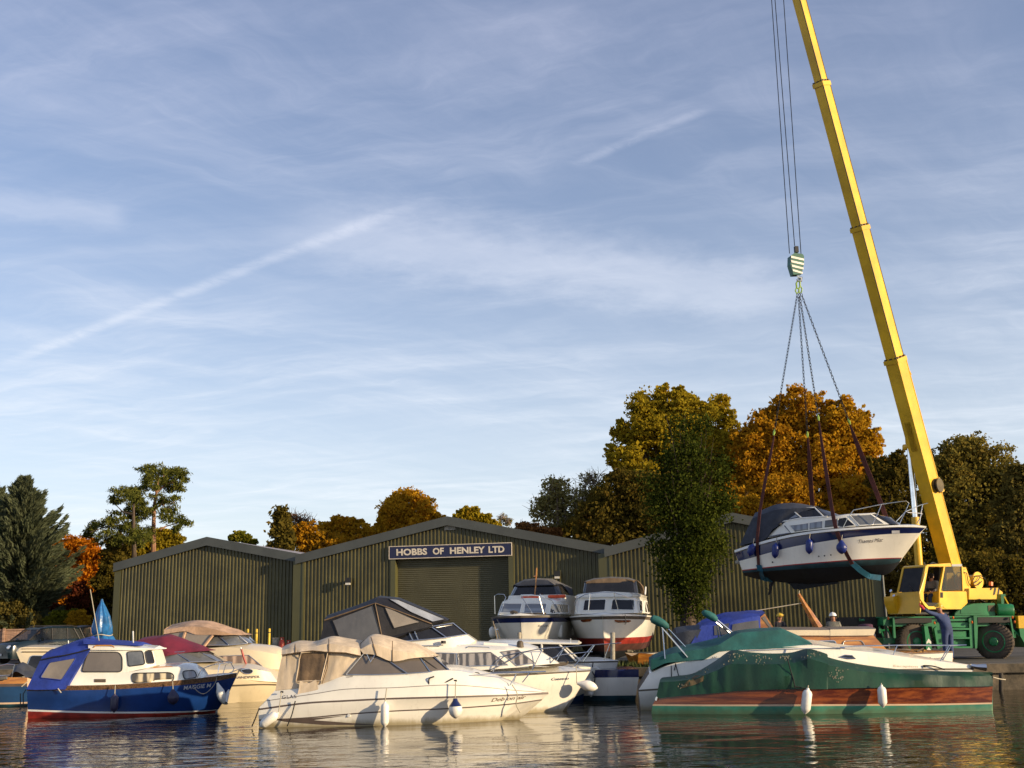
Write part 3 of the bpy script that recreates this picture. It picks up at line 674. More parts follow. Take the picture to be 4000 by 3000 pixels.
pine('lower spreading dark pine left of the tall pine', 70, [(526, 2215), (522, 2100), (521, 2000), (524, 1940)],
     [(470, 1920, 35, 16), (515, 1912, 45, 15), (545, 1930, 30, 22), (445, 1955, 22, 12), (490, 1945, 40, 12), (540, 1970, 25, 20), (490, 2010, 55, 16), (440, 2035, 45, 14), (400, 2050, 45, 13), (355, 2065, 28, 12), (345, 2090, 18, 9), (540, 2020, 35, 18), (470, 2060, 45, 14), (510, 2085, 40, 15), (575, 2075, 30, 16), (560, 2105, 35, 14), (420, 2085, 40, 12), (480, 2110, 40, 16), (560, 2000, 25, 18), (400, 2115, 30, 12), (526, 1985, 34, 26), (520, 2050, 38, 22), (530, 1945, 30, 20), (545, 2085, 34, 18), (526, 2120, 36, 18)],
     [[(522, 2060), (470, 2050), (400, 2062), (350, 2080)], [(522, 2010), (480, 2000), (450, 1970)], [(523, 1960), (490, 1935)], [(523, 2080), (560, 2085), (580, 2080)]], 'bark')
tree('glowing orange beech between the cedar and the pines', 78, [(270, 2160, 75), (335, 2170, 75), (220, 2200, 70), (300, 2240, 90), (395, 2195, 62), (215, 2150, 50), (250, 2300, 90), (350, 2300, 80)], 'leaf_fire', 11000, .22, (300,))
tree('dark olive tree at the corner of the left shed', 70, [(440, 2200, 65), (415, 2280, 60), (440, 2290, 70), (410, 2380, 65), (460, 2150, 60)], 'leaf_darkgreen', 8000, .2, (420,))
tree('brown green tree behind the tall pine trunk', 82, [(640, 2110, 60), (600, 2140, 60), (680, 2120, 40), (540, 2150, 55), (480, 2160, 60)], 'leaf_yellowgreen', 6000, .24, (620,))
tree('wine red bush behind the fence', 70, [(310, 2350, 70), (260, 2400, 50), (350, 2400, 60), (200, 2390, 45)], 'leaf_wine', 5500, .18, (300,), name='bush', cat_='bush', twigs=60)
tree('lime green bush just above the fence', 65, [(225, 2420, 40), (265, 2415, 42), (190, 2435, 26)], 'leaf_lime', 3200, .16, (240,), name='bush', cat_='bush')
tree('yellow brown bush above the fence beside the blue tarpaulin', 64.5, [(305, 2415, 40), (330, 2430, 34), (290, 2440, 30)], 'leaf_gold', 2800, .16, (310,), name='bush', cat_='bush')
tree('russet hedge bush behind the cars', 65, [(20, 2380, 60), (80, 2400, 55), (130, 2420, 45), (-30, 2420, 60), (40, 2440, 45)], 'leaf_dull', 6000, .16, (50,), name='bush', cat_='bush')
# --- the ivy clad trunk in the yard
YI = 46.0
bI = at(2690, 2412, YI); bI.z = GZ
r_ = thing('ivy_tree', 'tall trunk clad in ivy standing before the sheds', 'tree', bI)
sp = [(2688, 2480, 30), (2690, 2380, 30), (2690, 2250, 26), (2688, 2100, 20), (2690, 1950, 13), (2695, 1800, 6)]
MB().tube([at(x, y, YI) - bI for x, y, _ in sp], [r / F * YI for _, _, r in sp], 9).build('trunk', 'bark', r_)
vs = []
for (px, py, rx, ry, n_) in [(2690, 2330, 62, 60, 1300), (2680, 2240, 85, 70, 2200), (2700, 2140, 110, 80, 2800), (2690, 2030, 112, 90, 2500), (2700, 1930, 100, 90, 1700), (2690, 1830, 80, 80, 750), (2720, 1740, 45, 70, 500), (2640, 1770, 40, 60, 350), (2600, 1950, 45, 50, 500), (2780, 2010, 45, 60, 700), (2670, 1690, 30, 50, 200), (2740, 1660, 25, 40, 120), (2560, 1980, 45, 35, 260), (2530, 1890, 30, 30, 140), (2840, 1960, 35, 50, 260), (2820, 1840, 28, 60, 200), (2600, 1840, 28, 60, 200), (2590, 2230, 30, 40, 200), (2800, 2130, 40, 50, 350), (2560, 2120, 25, 40, 160)]:
    c = np.array(at(px, py, YI) - bI); X, Zr = rx * .86 / F * YI, ry / F * YI
    k_ = c + np.clip(rng.normal(size=(n_ // 14 + 1, 3)), -2.0, 2.0) * np.array((X * .58, X * .55, Zr * .58))
    P = np.repeat(k_, 30, 0) + np.clip(rng.normal(size=(len(k_) * 30, 3)), -2, 2) * np.repeat(rng.uniform(.12, .30, len(k_)), 30)[:, None]; vs.append(quads(P, .10, 1.1))
quadmesh('ivy_leaves', np.concatenate(vs), 'leaf_ivy', r_)
b = MB()
for i in range(34):
    x = random.uniform(2590, 2800); y = random.uniform(1600, 1950); p = at(2690 + (x - 2690) * .5, y + 190, YI) - bI; q = at(x, y, YI + random.uniform(-1, 1)) - bI
    b.tube([p, p.lerp(q, .5) + Vector((random.gauss(0, .08), random.gauss(0, .1), 0)), q], [.03, .014, .005], 4)
b.build('branches', 'bark', r_)
# ------------------------------------------------------------------ the wood closing the view all round
vs = []
for x in np.arange(-150, 152, 3.2):
    y = 112 + 6 * sin(x * .07) + rng.uniform(-4, 4) - (abs(x) > 70) * (abs(x) - 70) * .55; hgt = rng.uniform(5.5, 8.5) + (abs(x) > 45) * 3
    for j in range(5):
        c = np.array((x + rng.normal() * 1.2, y + rng.normal() * 1.4, GZ + hgt * (.15 + .17 * j))); vs.append(quads(clumps(c, 2.3, 9, 16, .22, .8, .3), .62))
o = quadmesh('wood', np.concatenate(vs), 'leaf_darkgreen', None); tag(o, 'distant brown green wood closing the view behind the yard', 'wood', kind='stuff')
# ------------------------------------------------------------------ fence behind the cars
a, c_ = at(-700, 2520, 62), at(352, 2520, 62)
r_ = thing('timber_fence', 'weathered pink brown boarded fence behind the parked cars', 'fence', (a.x, 62, GZ)); L_ = c_.x - a.x; hf = at(100, 2456, 62).z - GZ
b = MB(); x = 0
while x < L_: b.box(x, x + .135, 0, .02, .05, hf - .08 + random.uniform(-.01, .01)); b.box(x + .135, x + .15, .012, .02, .05, hf - .09); x += .15
b.build('boards', 'fence_wood', r_, smooth=False)
b = MB(); b.box(-.05, L_, -.045, -.002, hf - .075, hf); b.build('top_rail', 'fence_wood', r_, smooth=False)
x = .7
while x < L_:
    b = MB(); b.box(x - .06, x + .06, -.12, -.048, 0, hf + .05); b.build('fence_post', 'fence_wood', r_, smooth=False); x += 1.83
# ------------------------------------------------------------------ boat materials
mat('gel', (.82, .78, .68), .22, .06, 1.2, coat=.35, streak=.22)
mat('gel_hull', (.82, .77, .67), .2, .06, 1.2, coat=.4, streak=.28, scum=.75)
mat('gel_cream', (.72, .60, .40), .3, .08, 1.2, coat=.3, streak=.25)
mat('gel_grey', (.60, .58, .54), .3, .08, 1.2, coat=.3, streak=.3, scum=.6)
mat('white_trim', (.80, .78, .72), .35, .05)
mat('navy', (.010, .018, .085), .18, .2, 1.5, coat=.5)
mat('hull_blue', (.008, .038, .17), .22, .25, 1.2, coat=.4, streak=.15)
mat('hull_blue_dull', (.012, .05, .13), .35, .3, 1.2)
mat('rub_rail', (.10, .075, .05), .6, .3, 4)
mat('rope_rail', (.17, .085, .035), .85, .5, 9, bump=1., bsc=24, stretch=(3, 1, 3), col2=(.07, .035, .015))
mat('grey_line', (.22, .19, .16), .5)
mat('brown_line', (.10, .07, .055), .5)
mat('red_boot', (.30, .025, .015), .5, .4, 3, streak=.3)
mat('red_line', (.40, .02, .02), .4)
mat('antifoul', (.006, .009, .014), .75, .4, 2)
mat('antifoul_teal', (.01, .045, .06), .6, .4, 2)
mat('canvas_blue', (.018, .045, .30), .75, .3, 2.5, bump=.5, bsc=7)
mat('canvas_tan', (.64, .51, .36), .8, .2, 2, bump=.15, bsc=2.6, stretch=(2.2, 2, .8), streak=.25)
mat('canvas_pink', (.48, .31, .20), .85, .35, 2.5, bump=.4, bsc=7)
mat('canvas_brown', (.17, .11, .06), .7, .4, 2, bump=.6, bsc=5)
mat('canvas_wine', (.15, .012, .03), .7, .25, 2, bump=.4, bsc=6)
mat('canvas_black', (.012, .011, .014), .6, .4, 3, bump=.3, bsc=7)
mat('canvas_slate', (.035, .04, .055), .7, .3, 3, bump=.4, bsc=7)
mat('canvas_grey', (.14, .125, .105), .8, .3, 3, bump=.4, bsc=7)
mat('canvas_teal', (.012, .10, .095), .75, .3, 1.6, bump=.4, bsc=5)
mat('canvas_green', (.004, .045, .019), .5, .35, 1.1, bump=.28, bsc=3., stretch=(1.6, 1, .7))
mat('film', (.10, .095, .09), .12, .15, 2, coat=.5, bump=.15, bsc=4)
mat('film_pale', (.30, .32, .36), .15, .2, 2, coat=.5, bump=.1, bsc=4)
mat('film_tan', (.25, .21, .165), .15, .15, 2, coat=.5, bump=.15, bsc=4)
mat('glass', (.018, .018, .02), .06, .3, 2, coat=.25, spec=.4)
mat('glass_pale', (.13, .135, .14), .06, .3, 2, coat=.6, spec=.7)
mat('glass_tan', (.15, .125, .10), .08, .15, 1.2, coat=.6)
mat('rubber', (.02, .018, .018), .6)
mat('alloy', (.55, .55, .55), .3, .1, metal=1.)
mat('steel', (.72, .70, .66), .18, .05, metal=1.)
mat('varnish', (.48, .21, .04), .25, .35, 2, coat=.6, stretch=(.4, 5, 5), col2=(.30, .11, .025))
mat('mahogany', (.24, .062, .014), .16, .45, 2, coat=.5, stretch=(.35, 4, 5), col2=(.10, .02, .008), streak=.2)
mat('sea_green', (.06, .26, .18), .35, .25, 2, streak=.2, scum=.3)
mat('cream_line', (.66, .46, .30), .5, .1)
mat('fender_white', (.82, .78, .70), .35, .08, 5, coat=.2)
mat('fender_navy', (.035, .032, .075), .45, .2, 5)
mat('fender_blue', (.006, .020, .16), .4, .2, 5)
mat('rope_black', (.012, .011, .012), .8)
mat('letter_white', (.62, .62, .64), .5)
mat('letter_dark', (.06, .045, .06), .5)
mat('letter_gold', (.20, .12, .06), .5)
mat('letter_faint', (.62, .50, .38), .5)
mat('hat_red', (.55, .04, .02), .4)
mat('orange_ring', (.70, .09, .02), .5, .2)
mat('droppings', (.36, .32, .22), .9, .3, 9)
mat('mud_stain', (.12, .085, .04), .9, .4, 5)
def curtain(name, c0, c1, wire, k=26.):
    m = mat(name, c0, .25, .1, coat=.6); nt = m.node_tree; b = nt.nodes['Principled BSDF']; tc = nt.nodes.new('ShaderNodeTexCoord')
    x, y, z = xyz(nt, tc.outputs['Object']); n = noise(nt, comb(nt, x * 3., z * .7, 0.), 2., 3); s = ((x + n * .25 + z * .04) * k)._m('SINE')
    nt.links.new(mixc(nt, s.ss(-.7, .9), c1, c0), b.inputs['Base Color'])
curtain('curtain_cream', (.66, .55, .36), (.07, .06, .045), .3, 22.); curtain('curtain_grey', (.34, .31, .29), (.07, .065, .065), .3, 32.)
curtain('curtain_pink', (.56, .40, .28), (.20, .14, .10), .3, 20.); curtain('curtain_white', (.27, .29, .31), (.17, .18, .20), .3, 30.)

def boat(name, label, px, py, hb, deg, z=0., group='boats moored off the yard'):
    P = atz(px, py, z); a = radians(deg)
    return Fr((P.x - sin(a) * hb, P.y + cos(a) * hb, z), deg, name, label, 'boat', group)
FG = 'fenders hung over the boats sides'
def fender(fr, p0, p1, w, rpx, m_, label, ball=False, rope=None, tip=None, name='fender'):
    """a fender from pixel p0 (eye) to p1 (foot) hung at distance w in boat frame fr"""
    a, b = fr.L(p0[0], p0[1], w), fr.L(p1[0], p1[1], w); dep = (fr.W(a) - CAM).length; r = rpx / F * dep
    o = thing(name, label, 'fender', fr.W(a), fr.phi, FG); d = b - a; L_ = d.length
    if ball: prof = [(0, r * .25), (.06 * L_, r * .3), (.2 * L_, r * .55), (.4 * L_, r * .93), (.58 * L_, r), (.76 * L_, r * .86), (.9 * L_, r * .55), (L_, r * .1)]
    else: prof = [(0, r * .25), (r * .35, r * .35), (r * .6, r * .75), (r * 1.1, r), (L_ - r * 1.1, r), (L_ - r * .55, r * .75), (L_ - r * .2, r * .35), (L_, r * .2)]
    MB().lathe((0, 0, 0), d, prof, 18).build('body', m_, o)
    if tip: MB().lathe(d * .0, d, [(-.01, r * .3), (.1 * L_, r * .4), (.22 * L_, r * .64), (.36 * L_, r * .92)], 18).build('cap', tip, o)
    if rope: MB().tube([(0, 0, 0), fr.L(rope[0], rope[1], w - .02) - a], .012, 5).build('lanyard', 'rope_pale', o)
    return o
def line(label, pts, r, m_, name='mooring_rope', cat_='rope', smooth_n=16):
    p0 = pts[0]; o = MB().tube(cat([p - p0 for p in pts], smooth_n) if smooth_n else [p - p0 for p in pts], r, 5).build(name, m_); o.location = p0
    return tag(o, label, cat_, 'loose lines on the boats')

# ================================================================== MAGGIE M
B = boat('cabin_cruiser', 'small blue hulled cabin boat with white wheelhouse and blue hood, lettered MAGGIE M', 500, 2800, 1.05, 3)
hull = B.skin('hull', [ZA((232, 850, .9), (550, 838, 1.05), (1000, 828, 1.05), (1500, 795, .9), (1850, 755, .5), (2045, 727, .03)),
    ZA((232, 882, .9), (550, 878, 1.05), (1000, 868, 1.05), (1500, 838, .9), (1850, 800, .5), (2038, 765, .03)),
    ZA((236, 960, .88), (580, 962, 1.03), (1000, 960, 1.02), (1480, 945, .83), (1800, 925, .42), (1970, 910, .03)),
    ZA((240, 1042, .85), (600, 1055, 1.0), (1000, 1062, .98), (1450, 1060, .75), (1750, 1052, .35), (1885, 1042, .03)),
    ZA((240, 1058, .85), (600, 1070, 1.0), (1000, 1077, .98), (1440, 1074, .74), (1740, 1062, .34), (1878, 1048, .03)),
    ZA((240, 1098, .84), (600, 1112, .98), (1000, 1117, .96), (1400, 1105, .70), (1700, 1082, .32), (1862, 1060, .03))],
    ['rope_rail', 'hull_blue', 'hull_blue', 'white_trim', 'red_boot'], 26, top='gel', crown=.05, drop=.35)
trunk = B.skin('coachroof', [ZA((640, 722, .78), (1090, 718, .78), (1290, 688, .74), (1560, 672, .66), (1665, 680, .45)),
    ZA((620, 740, .83), (1090, 735, .83), (1300, 705, .79), (1570, 690, .70), (1700, 700, .47)),
    ZA((560, 840, .88), (1000, 830, .88), (1400, 800, .82), (1600, 786, .70), (1745, 776, .48))], ['gel', 'gel'], 22, top='gel', crown=.08)
wh = B.skin('wheelhouse', [ZA((772, 528, .74), (1050, 530, .74), (1240, 530, .66), (1322, 530, .48)), ZA((560, 835, .89), (1060, 728, .80), (1255, 688, .74), (1352, 662, .54))], ['gel'], 18, top='gel', crown=.05, lin=True)
B.skin('wheelhouse_roof', [ZA((762, 484, .70), (1050, 492, .70), (1335, 514, .50)), ZA((762, 498, .79), (1050, 506, .79), (1345, 518, .58)), ZA((766, 528, .79), (1055, 530, .79), (1342, 526, .58))], ['gel', 'gel'], 14, top='gel', crown=.06)
B.skin('roof_cover', [ZA((718, 440, .55), (980, 462, .55), (1195, 478, .5)), ZA((722, 478, .74), (980, 484, .73), (1200, 492, .66))], ['canvas_blue'], 14, top='canvas_blue', crown=.05)
hood = B.skin('hood', [ZA((372, 572, .48), (560, 505, .52), (745, 446, .55)), ZA((352, 612, .78), (560, 578, .82), (778, 522, .82)), ZA((290, 745, .86), (490, 725, .92), (672, 692, .95)), ZA((228, 872, .93), (400, 874, 1.05), (562, 868, 1.08))],
    ['canvas_blue'] * 3, 16, top='canvas_blue', crown=.12, wr=.035, wrs=2.6)
B.decal('hood_window', hood, ZA((350, 770), (430, 638), (660, 598), (535, 790)), 'film_tan', .014, 'canvas_blue', .012, rnd=8)
B.tube('hood_seam', ZA((352, 615, .84), (460, 590, .86), (560, 575, .88), (680, 548, .88), (780, 520, .87)), .018, 'canvas_black')
win = [('window', wh, [(705, 718), (762, 546), (1028, 549), (1056, 590), (1056, 700), (1036, 718)], 'glass_tan', 12), ('window', wh, [(1110, 672), (1097, 545), (1232, 537), (1252, 652)], 'glass_pale', 10), ('window', wh, [(1268, 648), (1250, 540), (1308, 536), (1334, 642)], 'glass', 8),
       ('window', trunk, [(1140, 738), (1170, 730), (1470, 724), (1505, 745), (1500, 790), (1470, 800), (1170, 815), (1142, 800)], 'curtain_cream', 14), ('window', trunk, [(1575, 712), (1680, 704), (1702, 765), (1592, 785)], 'curtain_white', 12)]
for n_, on, P, m_, rd in win: B.decal(n_, on, ZA(*P), m_, .012, 'rubber', .014, rnd=rd)
B.decal('louvre_vent', trunk, ZA((815, 780), (915, 780), (915, 808), (815, 808)), 'rub_rail', .012)
B.tube('grab_rail', ZA((808, 506, .8), (830, 490, .8), (965, 490, .8), (988, 506, .8)), .016, 'varnish')
B.tube('grab_rail', ZA((1300, 700, .74), (1335, 678, .70), (1480, 674, .68), (1515, 684, .68)), .016, 'varnish')
B.tube('radio_aerial', ZA((862, 482, .45), (838, 350, .45), (780, 5, .45)), .012, 'rope_pale')
B.tube('light_mast', ZA((1152, 485, .3), (1149, 365, .3)), .022, 'steel')
B.tube('light_mast', ZA((592, 500, -.4), (590, 448, -.4)), .012, 'steel')
B.tubes('pulpit', [ZA((1695, 785, .62), (1742, 692, .55), (1925, 626, .3), (1990, 632, .12), (2022, 690, .03), (1992, 745, .06)), ZA((1880, 742, .38), (1895, 660, .3), (1935, 625, .25)), ZA((1925, 740, -.25), (1950, 655, -.25), (2005, 635, -.1)), ZA((1695, 720, -.6), (1800, 665, -.55), (1990, 632, -.12))], .012, 'steel')
B.tubes('boarding_ladder', [ZA((202, 1030, .3), (200, 910, .3), (225, 870, .3)), ZA((178, 1040, .3), (176, 905, .3)), ZA((180, 1000, .3), (205, 1000, .3))], .014, 'rubber')
B.text('name_lettering', hull, 'MAGGIE M', *ZA((1585, 872), (1828, 848)), 15.5, 'letter_white', shear=.3, weight=.010)
B.tubes('hood_toggle', [ZA((500, 862, 1.1), (528, 898, 1.1)), ZA((186, 846, .95), (240, 800, .9))], .014, 'rope_pale')
fender(B, ZA((992, 905))[0], ZA((985, 1068))[0], 1.2, 14, 'fender_navy', 'dark cylinder fender amidships on the MAGGIE M hull', rope=ZA((996, 835))[0])
fender(B, ZA((1495, 868))[0], ZA((1497, 1002))[0], 1.12, 21, 'fender_navy', 'dark ball fender near the MAGGIE M lettering', ball=True, rope=ZA((1492, 800))[0])
o = fender(B, ZA((1878, 812))[0], ZA((1935, 992))[0], .48, 16, 'fender_white', 'white V shaped bow fender between MAGGIE M and the sandpiper boat', ball=True)
a = B.L(*ZA((1878, 812))[0], .48); p, q = B.L(*ZA((1978, 872))[0], .1) - a, B.L(*ZA((1938, 985))[0], .3) - a
MB().lathe(p, q - p, [(0, .02), (.1, .05), (.35, .08), ((q - p).length, .1)], 12).build('body', 'fender_white', o)
line('thin slack rope looping below the MAGGIE M bow rail', [B.W(B.L(*p)) for p in ZA((1640, 790, .75), (1700, 880, .72), (1770, 905, .65), (1850, 830, .55), (1880, 745, .42))], .008, 'rope_pale')

# ================================================================== blue launch at the left edge, cream cabin boat behind it
B = boat('open_launch', 'dark blue launch with varnished gunwale cut by the left picture edge', 20, 2762, 1.0, 2)
hull = B.skin('hull', [ZA((-420, 775, .8), (-150, 768, 1.), (60, 765, .95), (235, 768, .9)), ZA((-420, 830, .8), (-150, 825, 1.), (60, 822, .95), (235, 818, .9)), ZA((-420, 852, .8), (-150, 848, 1.), (60, 846, .95), (235, 842, .9)),
    ZA((-420, 985, .75), (-150, 985, .95), (60, 983, .92), (238, 978, .86)), ZA((-420, 1000, .75), (-150, 1000, .95), (60, 998, .92), (238, 992, .86)), ZA((-420, 1018, .7), (-150, 1018, .9), (60, 1018, .9), (238, 1015, .85))],
    ['varnish', 'brown_line', 'hull_blue_dull', 'cream_line', 'antifoul_teal'], 16, top='varnish', crown=-.15, drop=.3)
B.skin('folded_cover', [ZA((105, 720, .4), (140, 662, .4), (190, 690, .4), (225, 760, .3)), ZA((60, 772, .8), (130, 720, .8), (190, 740, .8), (232, 768, .7))], ['canvas_slate'], 14, top='canvas_slate', crown=.1, wr=.05)
B.tubes('hood_frame', [ZA((-60, 680, .8), (60, 650, .8), (128, 655, .8)), ZA((-60, 680, -.6), (60, 650, -.6), (128, 655, -.6)), ZA((100, 772, .8), (128, 655, .8))], .016, 'steel')
B.tube('flag_roll', ZA((-40, 790, 1.06), (20, 775, 1.06), (60, 770, 1.06)), .05, 'canvas_grey')
B = boat('cabin_cruiser', 'cream cabin boat half hidden by the blue hood of the MAGGIE M', 150, 2740, 1.0, 4)
B.skin('hull', [ZA((60, 780, .9), (300, 775, 1.), (560, 770, 1.)), ZA((60, 1010, .8), (300, 1010, .9), (560, 1010, .9))], ['gel_cream'], 10, top='gel_cream', drop=.3)
cab = B.skin('cabin', [ZA((150, 525, .7), (200, 505, .72), (380, 505, .72), (620, 515, .7)), ZA((140, 545, .8), (200, 545, .8), (380, 540, .8), (640, 540, .8)), ZA((185, 650, .85), (300, 650, .88), (420, 650, .88), (640, 650, .86)), ZA((228, 770, .9), (300, 770, .92), (420, 770, .92), (660, 770, .9))], ['gel_cream'] * 3, 18, top='gel_cream', crown=.06)
B.decal('window', cab, ZA((215, 720), (270, 578), (480, 580), (480, 725)), 'glass', .014, 'steel', .014, rnd=10)
B.tubes('roof_rail', [ZA((185, 520, .75), (500, 520, .75)), ZA((190, 545, .82), (470, 545, .82))], .016, 'rub_rail')

# ================================================================== wine hooded boat (SANDPIPER) and the tan hooded boat behind
B = boat('cabin_cruiser', 'cream boat with folded wine red hood, lettered SANDPIPER', 960, 2748, 1.15, -4)
hull = B.skin('hull', [ZA((1000, 800, 1.0), (1500, 760, 1.15), (1800, 745, 1.1), (2000, 770, .95), (2250, 805, .6), (2440, 812, .03)), ZA((1000, 862, 1.0), (1500, 850, 1.12), (1800, 838, 1.08), (2000, 830, .95), (2250, 822, .58), (2430, 825, .03)), ZA((1000, 880, 1.0), (1500, 868, 1.1), (1800, 856, 1.06), (2000, 846, .93), (2250, 834, .56), (2425, 838, .03)),
    ZA((1000, 985, .95), (1500, 990, 1.0), (1800, 992, .95), (2000, 988, .8), (2200, 960, .45), (2370, 940, .03)), ZA((1000, 1005, .9), (1500, 1008, .95), (1800, 1008, .9), (2000, 1000, .72), (2180, 985, .4), (2330, 975, .03))],
    ['gel_cream', 'rub_rail', 'gel_cream', 'gel_cream'], 24, top='gel_cream', crown=.1, drop=.3)
fd = B.skin('foredeck', [ZA((1400, 640, .6), (1600, 628, .6), (1900, 665, .5), (2150, 668, .4), (2290, 700, .2)), ZA((1400, 700, 1.0), (1600, 690, 1.0), (1900, 700, .9), (2150, 690, .7), (2340, 720, .35)), ZA((1400, 800, 1.1), (1600, 775, 1.13), (1900, 775, 1.0), (2150, 790, .75), (2400, 808, .25))], ['gel_cream', 'gel_cream'], 20, top='gel_cream', crown=.06)
scr = B.skin('windscreen', [ZA((1420, 555, .85), (1560, 545, .8), (1700, 535, .5)), ZA((1420, 640, .95), (1650, 632, .9), (1885, 625, .4))], ['glass_pale'], 12, top=None)
B.tubes('windscreen_frame', [ZA((1425, 640, .97), (1650, 632, .93), (1885, 625, .42)), ZA((1525, 555, .84), (1650, 632, .93)), ZA((1700, 532, .5), (1885, 625, .42)), ZA((1420, 555, .87), (1560, 545, .83), (1700, 535, .52))], .016, 'alloy')
B.skin('hood', [ZA((1180, 455, .45), (1330, 430, .5), (1420, 425, .5), (1560, 470, .5), (1735, 530, .45)), ZA((1170, 500, .9), (1330, 512, .95), (1440, 540, .95), (1500, 555, .9), (1745, 535, .6)), ZA((1150, 560, 1.), (1330, 570, 1.), (1400, 600, .98), (1450, 575, .95), (1750, 540, .62))], ['canvas_wine'] * 2, 20, top='canvas_wine', crown=.1, wr=.04)
B.decal('cabin_port', fd, ZA((2075, 702), (2140, 690), (2190, 705), (2170, 735), (2110, 735)), 'glass', .02, 'steel', .012, rnd=10)
B.text('name_lettering', fd, 'SANDPIPER', *ZA((2036, 779), (2245, 770)), 10, 'letter_dark', weight=.008, off=.02)
B.tubes('mast', [ZA((1625, 640, .0), (1555, 500, .0))], .018, 'steel'); B.tube('mast_light', ZA((1560, 495, 0), (1562, 470, 0)), .06, 'rub_rail', k=8)
B.tube('flag_staff', ZA((2130, 660, 0), (2080, 505, 0)), .015, 'steel'); B.tube('rolled_flag', ZA((2128, 655, .0), (2105, 590, 0), (2085, 520, 0)), .035, 'red_boot')
B.tubes('bow_rail', [ZA((2000, 720, .9), (2080, 690, .8), (2250, 700, .5)), ZA((2040, 760, .85), (2080, 690, .8))], .014, 'steel')
B = boat('cabin_cruiser', 'cream cabin boat with faded tan pink hood and curtained side windows', 800, 2730, 1.25, -4)
hull = B.skin('hull', [ZA((1350, 700, 1.1), (1800, 690, 1.25), (2200, 690, 1.2), (2500, 700, .8), (2750, 700, .03)), ZA((1350, 960, 1.0), (1800, 960, 1.1), (2200, 960, 1.0), (2450, 960, .5), (2650, 955, .03))], ['gel_cream'], 18, top='gel_cream', drop=.3)
cab = B.skin('cabin', [ZA((1700, 510, .6), (1980, 485, .7), (2250, 500, .6), (2400, 520, .35), (2480, 560, .2)), ZA((1700, 525, .95), (1980, 505, .97), (2250, 540, .9), (2390, 565, .7), (2480, 590, .4)), ZA((1700, 720, 1.1), (1980, 715, 1.12), (2250, 712, 1.1), (2420, 705, .8), (2520, 700, .4))], ['gel_cream', 'gel_cream'], 20, top='gel_cream', crown=.06)
B.decal('window', cab, ZA((1845, 585), (2150, 575), (2270, 715 - 40), (1960, 690)), 'curtain_pink', .014, 'alloy', .014)
scr = B.skin('windscreen', [ZA((1880, 395, .75), (2050, 400, .65), (2075, 402, .4)), ZA((1780, 485, .95), (1970, 485, .92), (2135, 470, .5))], ['glass_pale'], 12)
B.tubes('windscreen_frame', [ZA((1780, 487, .97), (1970, 487, .95), (2137, 474, .52)), ZA((1885, 395, .78), (1975, 484, .95)), ZA((1885, 392, .78), (2055, 396, .67), (2140, 470, .52))], .016, 'alloy')
can = B.skin('hood', [ZA((1440, 335, .5), (1600, 302, .55), (1770, 305, .55), (1950, 358, .5), (2060, 390, .4)), ZA((1418, 355, .95), (1600, 330, .98), (1760, 330, .98), (1940, 375, .9), (2065, 396, .7)), ZA((1415, 395, 1.0), (1590, 370, 1.02), (1700, 395, 1.02), (1880, 398, .95), (2070, 400, .72))], ['canvas_pink', 'canvas_pink'], 22, top='canvas_pink', crown=.1, wr=.03)
sd = B.skin('hood_side', [ZA((1420, 398, .98), (1590, 375, .99), (1720, 390, .99), (1840, 400, .96)), ZA((1430, 640, 1.08), (1560, 640, 1.1), (1680, 600, 1.1), (1775, 500, 1.0))], ['film_tan'], 12, bottom=False, caps=False, mirror=True)
B.tubes('hood_frame', [ZA((1600, 375, 1.03), (1560, 500, 1.09)), ZA((1840, 400, 1.), (1690, 590, 1.12))], .045, 'canvas_pink')

# ================================================================== DEB ON AIR
B = boat('sports_cruiser', 'white sports cruiser with pale tan hood, nearest the viewer, lettered Deb on air', 1480, 2836, 1.1, -2)
C0 = ZB((385, 990, .84), (800, 925, .9), (1000, 857, .92), (1450, 850, .90), (1890, 815, .74), (2170, 865, .52), (2450, 940, .26), (2738, 1000, .02))
C1 = ZB((240, 1146, 1.0), (640, 1092, 1.08), (1000, 1071, 1.1), (1400, 1052, 1.1), (1850, 1040, .98), (2170, 1030, .72), (2450, 1021, .38), (2748, 1006, .02))
def off(P, d, dw=0.): return [(x, y + d, w + dw) for x, y, w in P]
C2 = ZB((245, 1240, .98), (640, 1222, 1.02), (1000, 1190, 1.04), (1400, 1162, 1.02), (1850, 1142, .85), (2170, 1122, .60), (2450, 1098, .3), (2690, 1064, .02))
C3 = ZB((245, 1302, .95), (640, 1296, 1.0), (1000, 1297, 1.0), (1400, 1298, .95), (1800, 1292, .70), (2050, 1284, .45), (2250, 1276, .2), (2350, 1266, .02))
mid = [(a[0] * .45 + b[0] * .55, a[1] * .45 + b[1] * .55, max(a[2], b[2]) - .02) for a, b in zip(C0, C1)]
hull = B.skin('hull', [C0, mid, off(mid, 3, .004), C1, off(C1, 7, .012), C2, off(C2, 5, -.0), C3], ['gel', 'grey_line', 'gel', 'brown_line', 'gel_hull', 'brown_line', 'gel_hull'], 40, top='gel', crown=.1, drop=.3)
B.decal('side_flash', hull, ZB((400, 1245), (760, 1225), (1010, 1205), (720, 1245), (1020, 1268), (1280, 1285), (800, 1285), (500, 1262)), 'brown_line', .006)
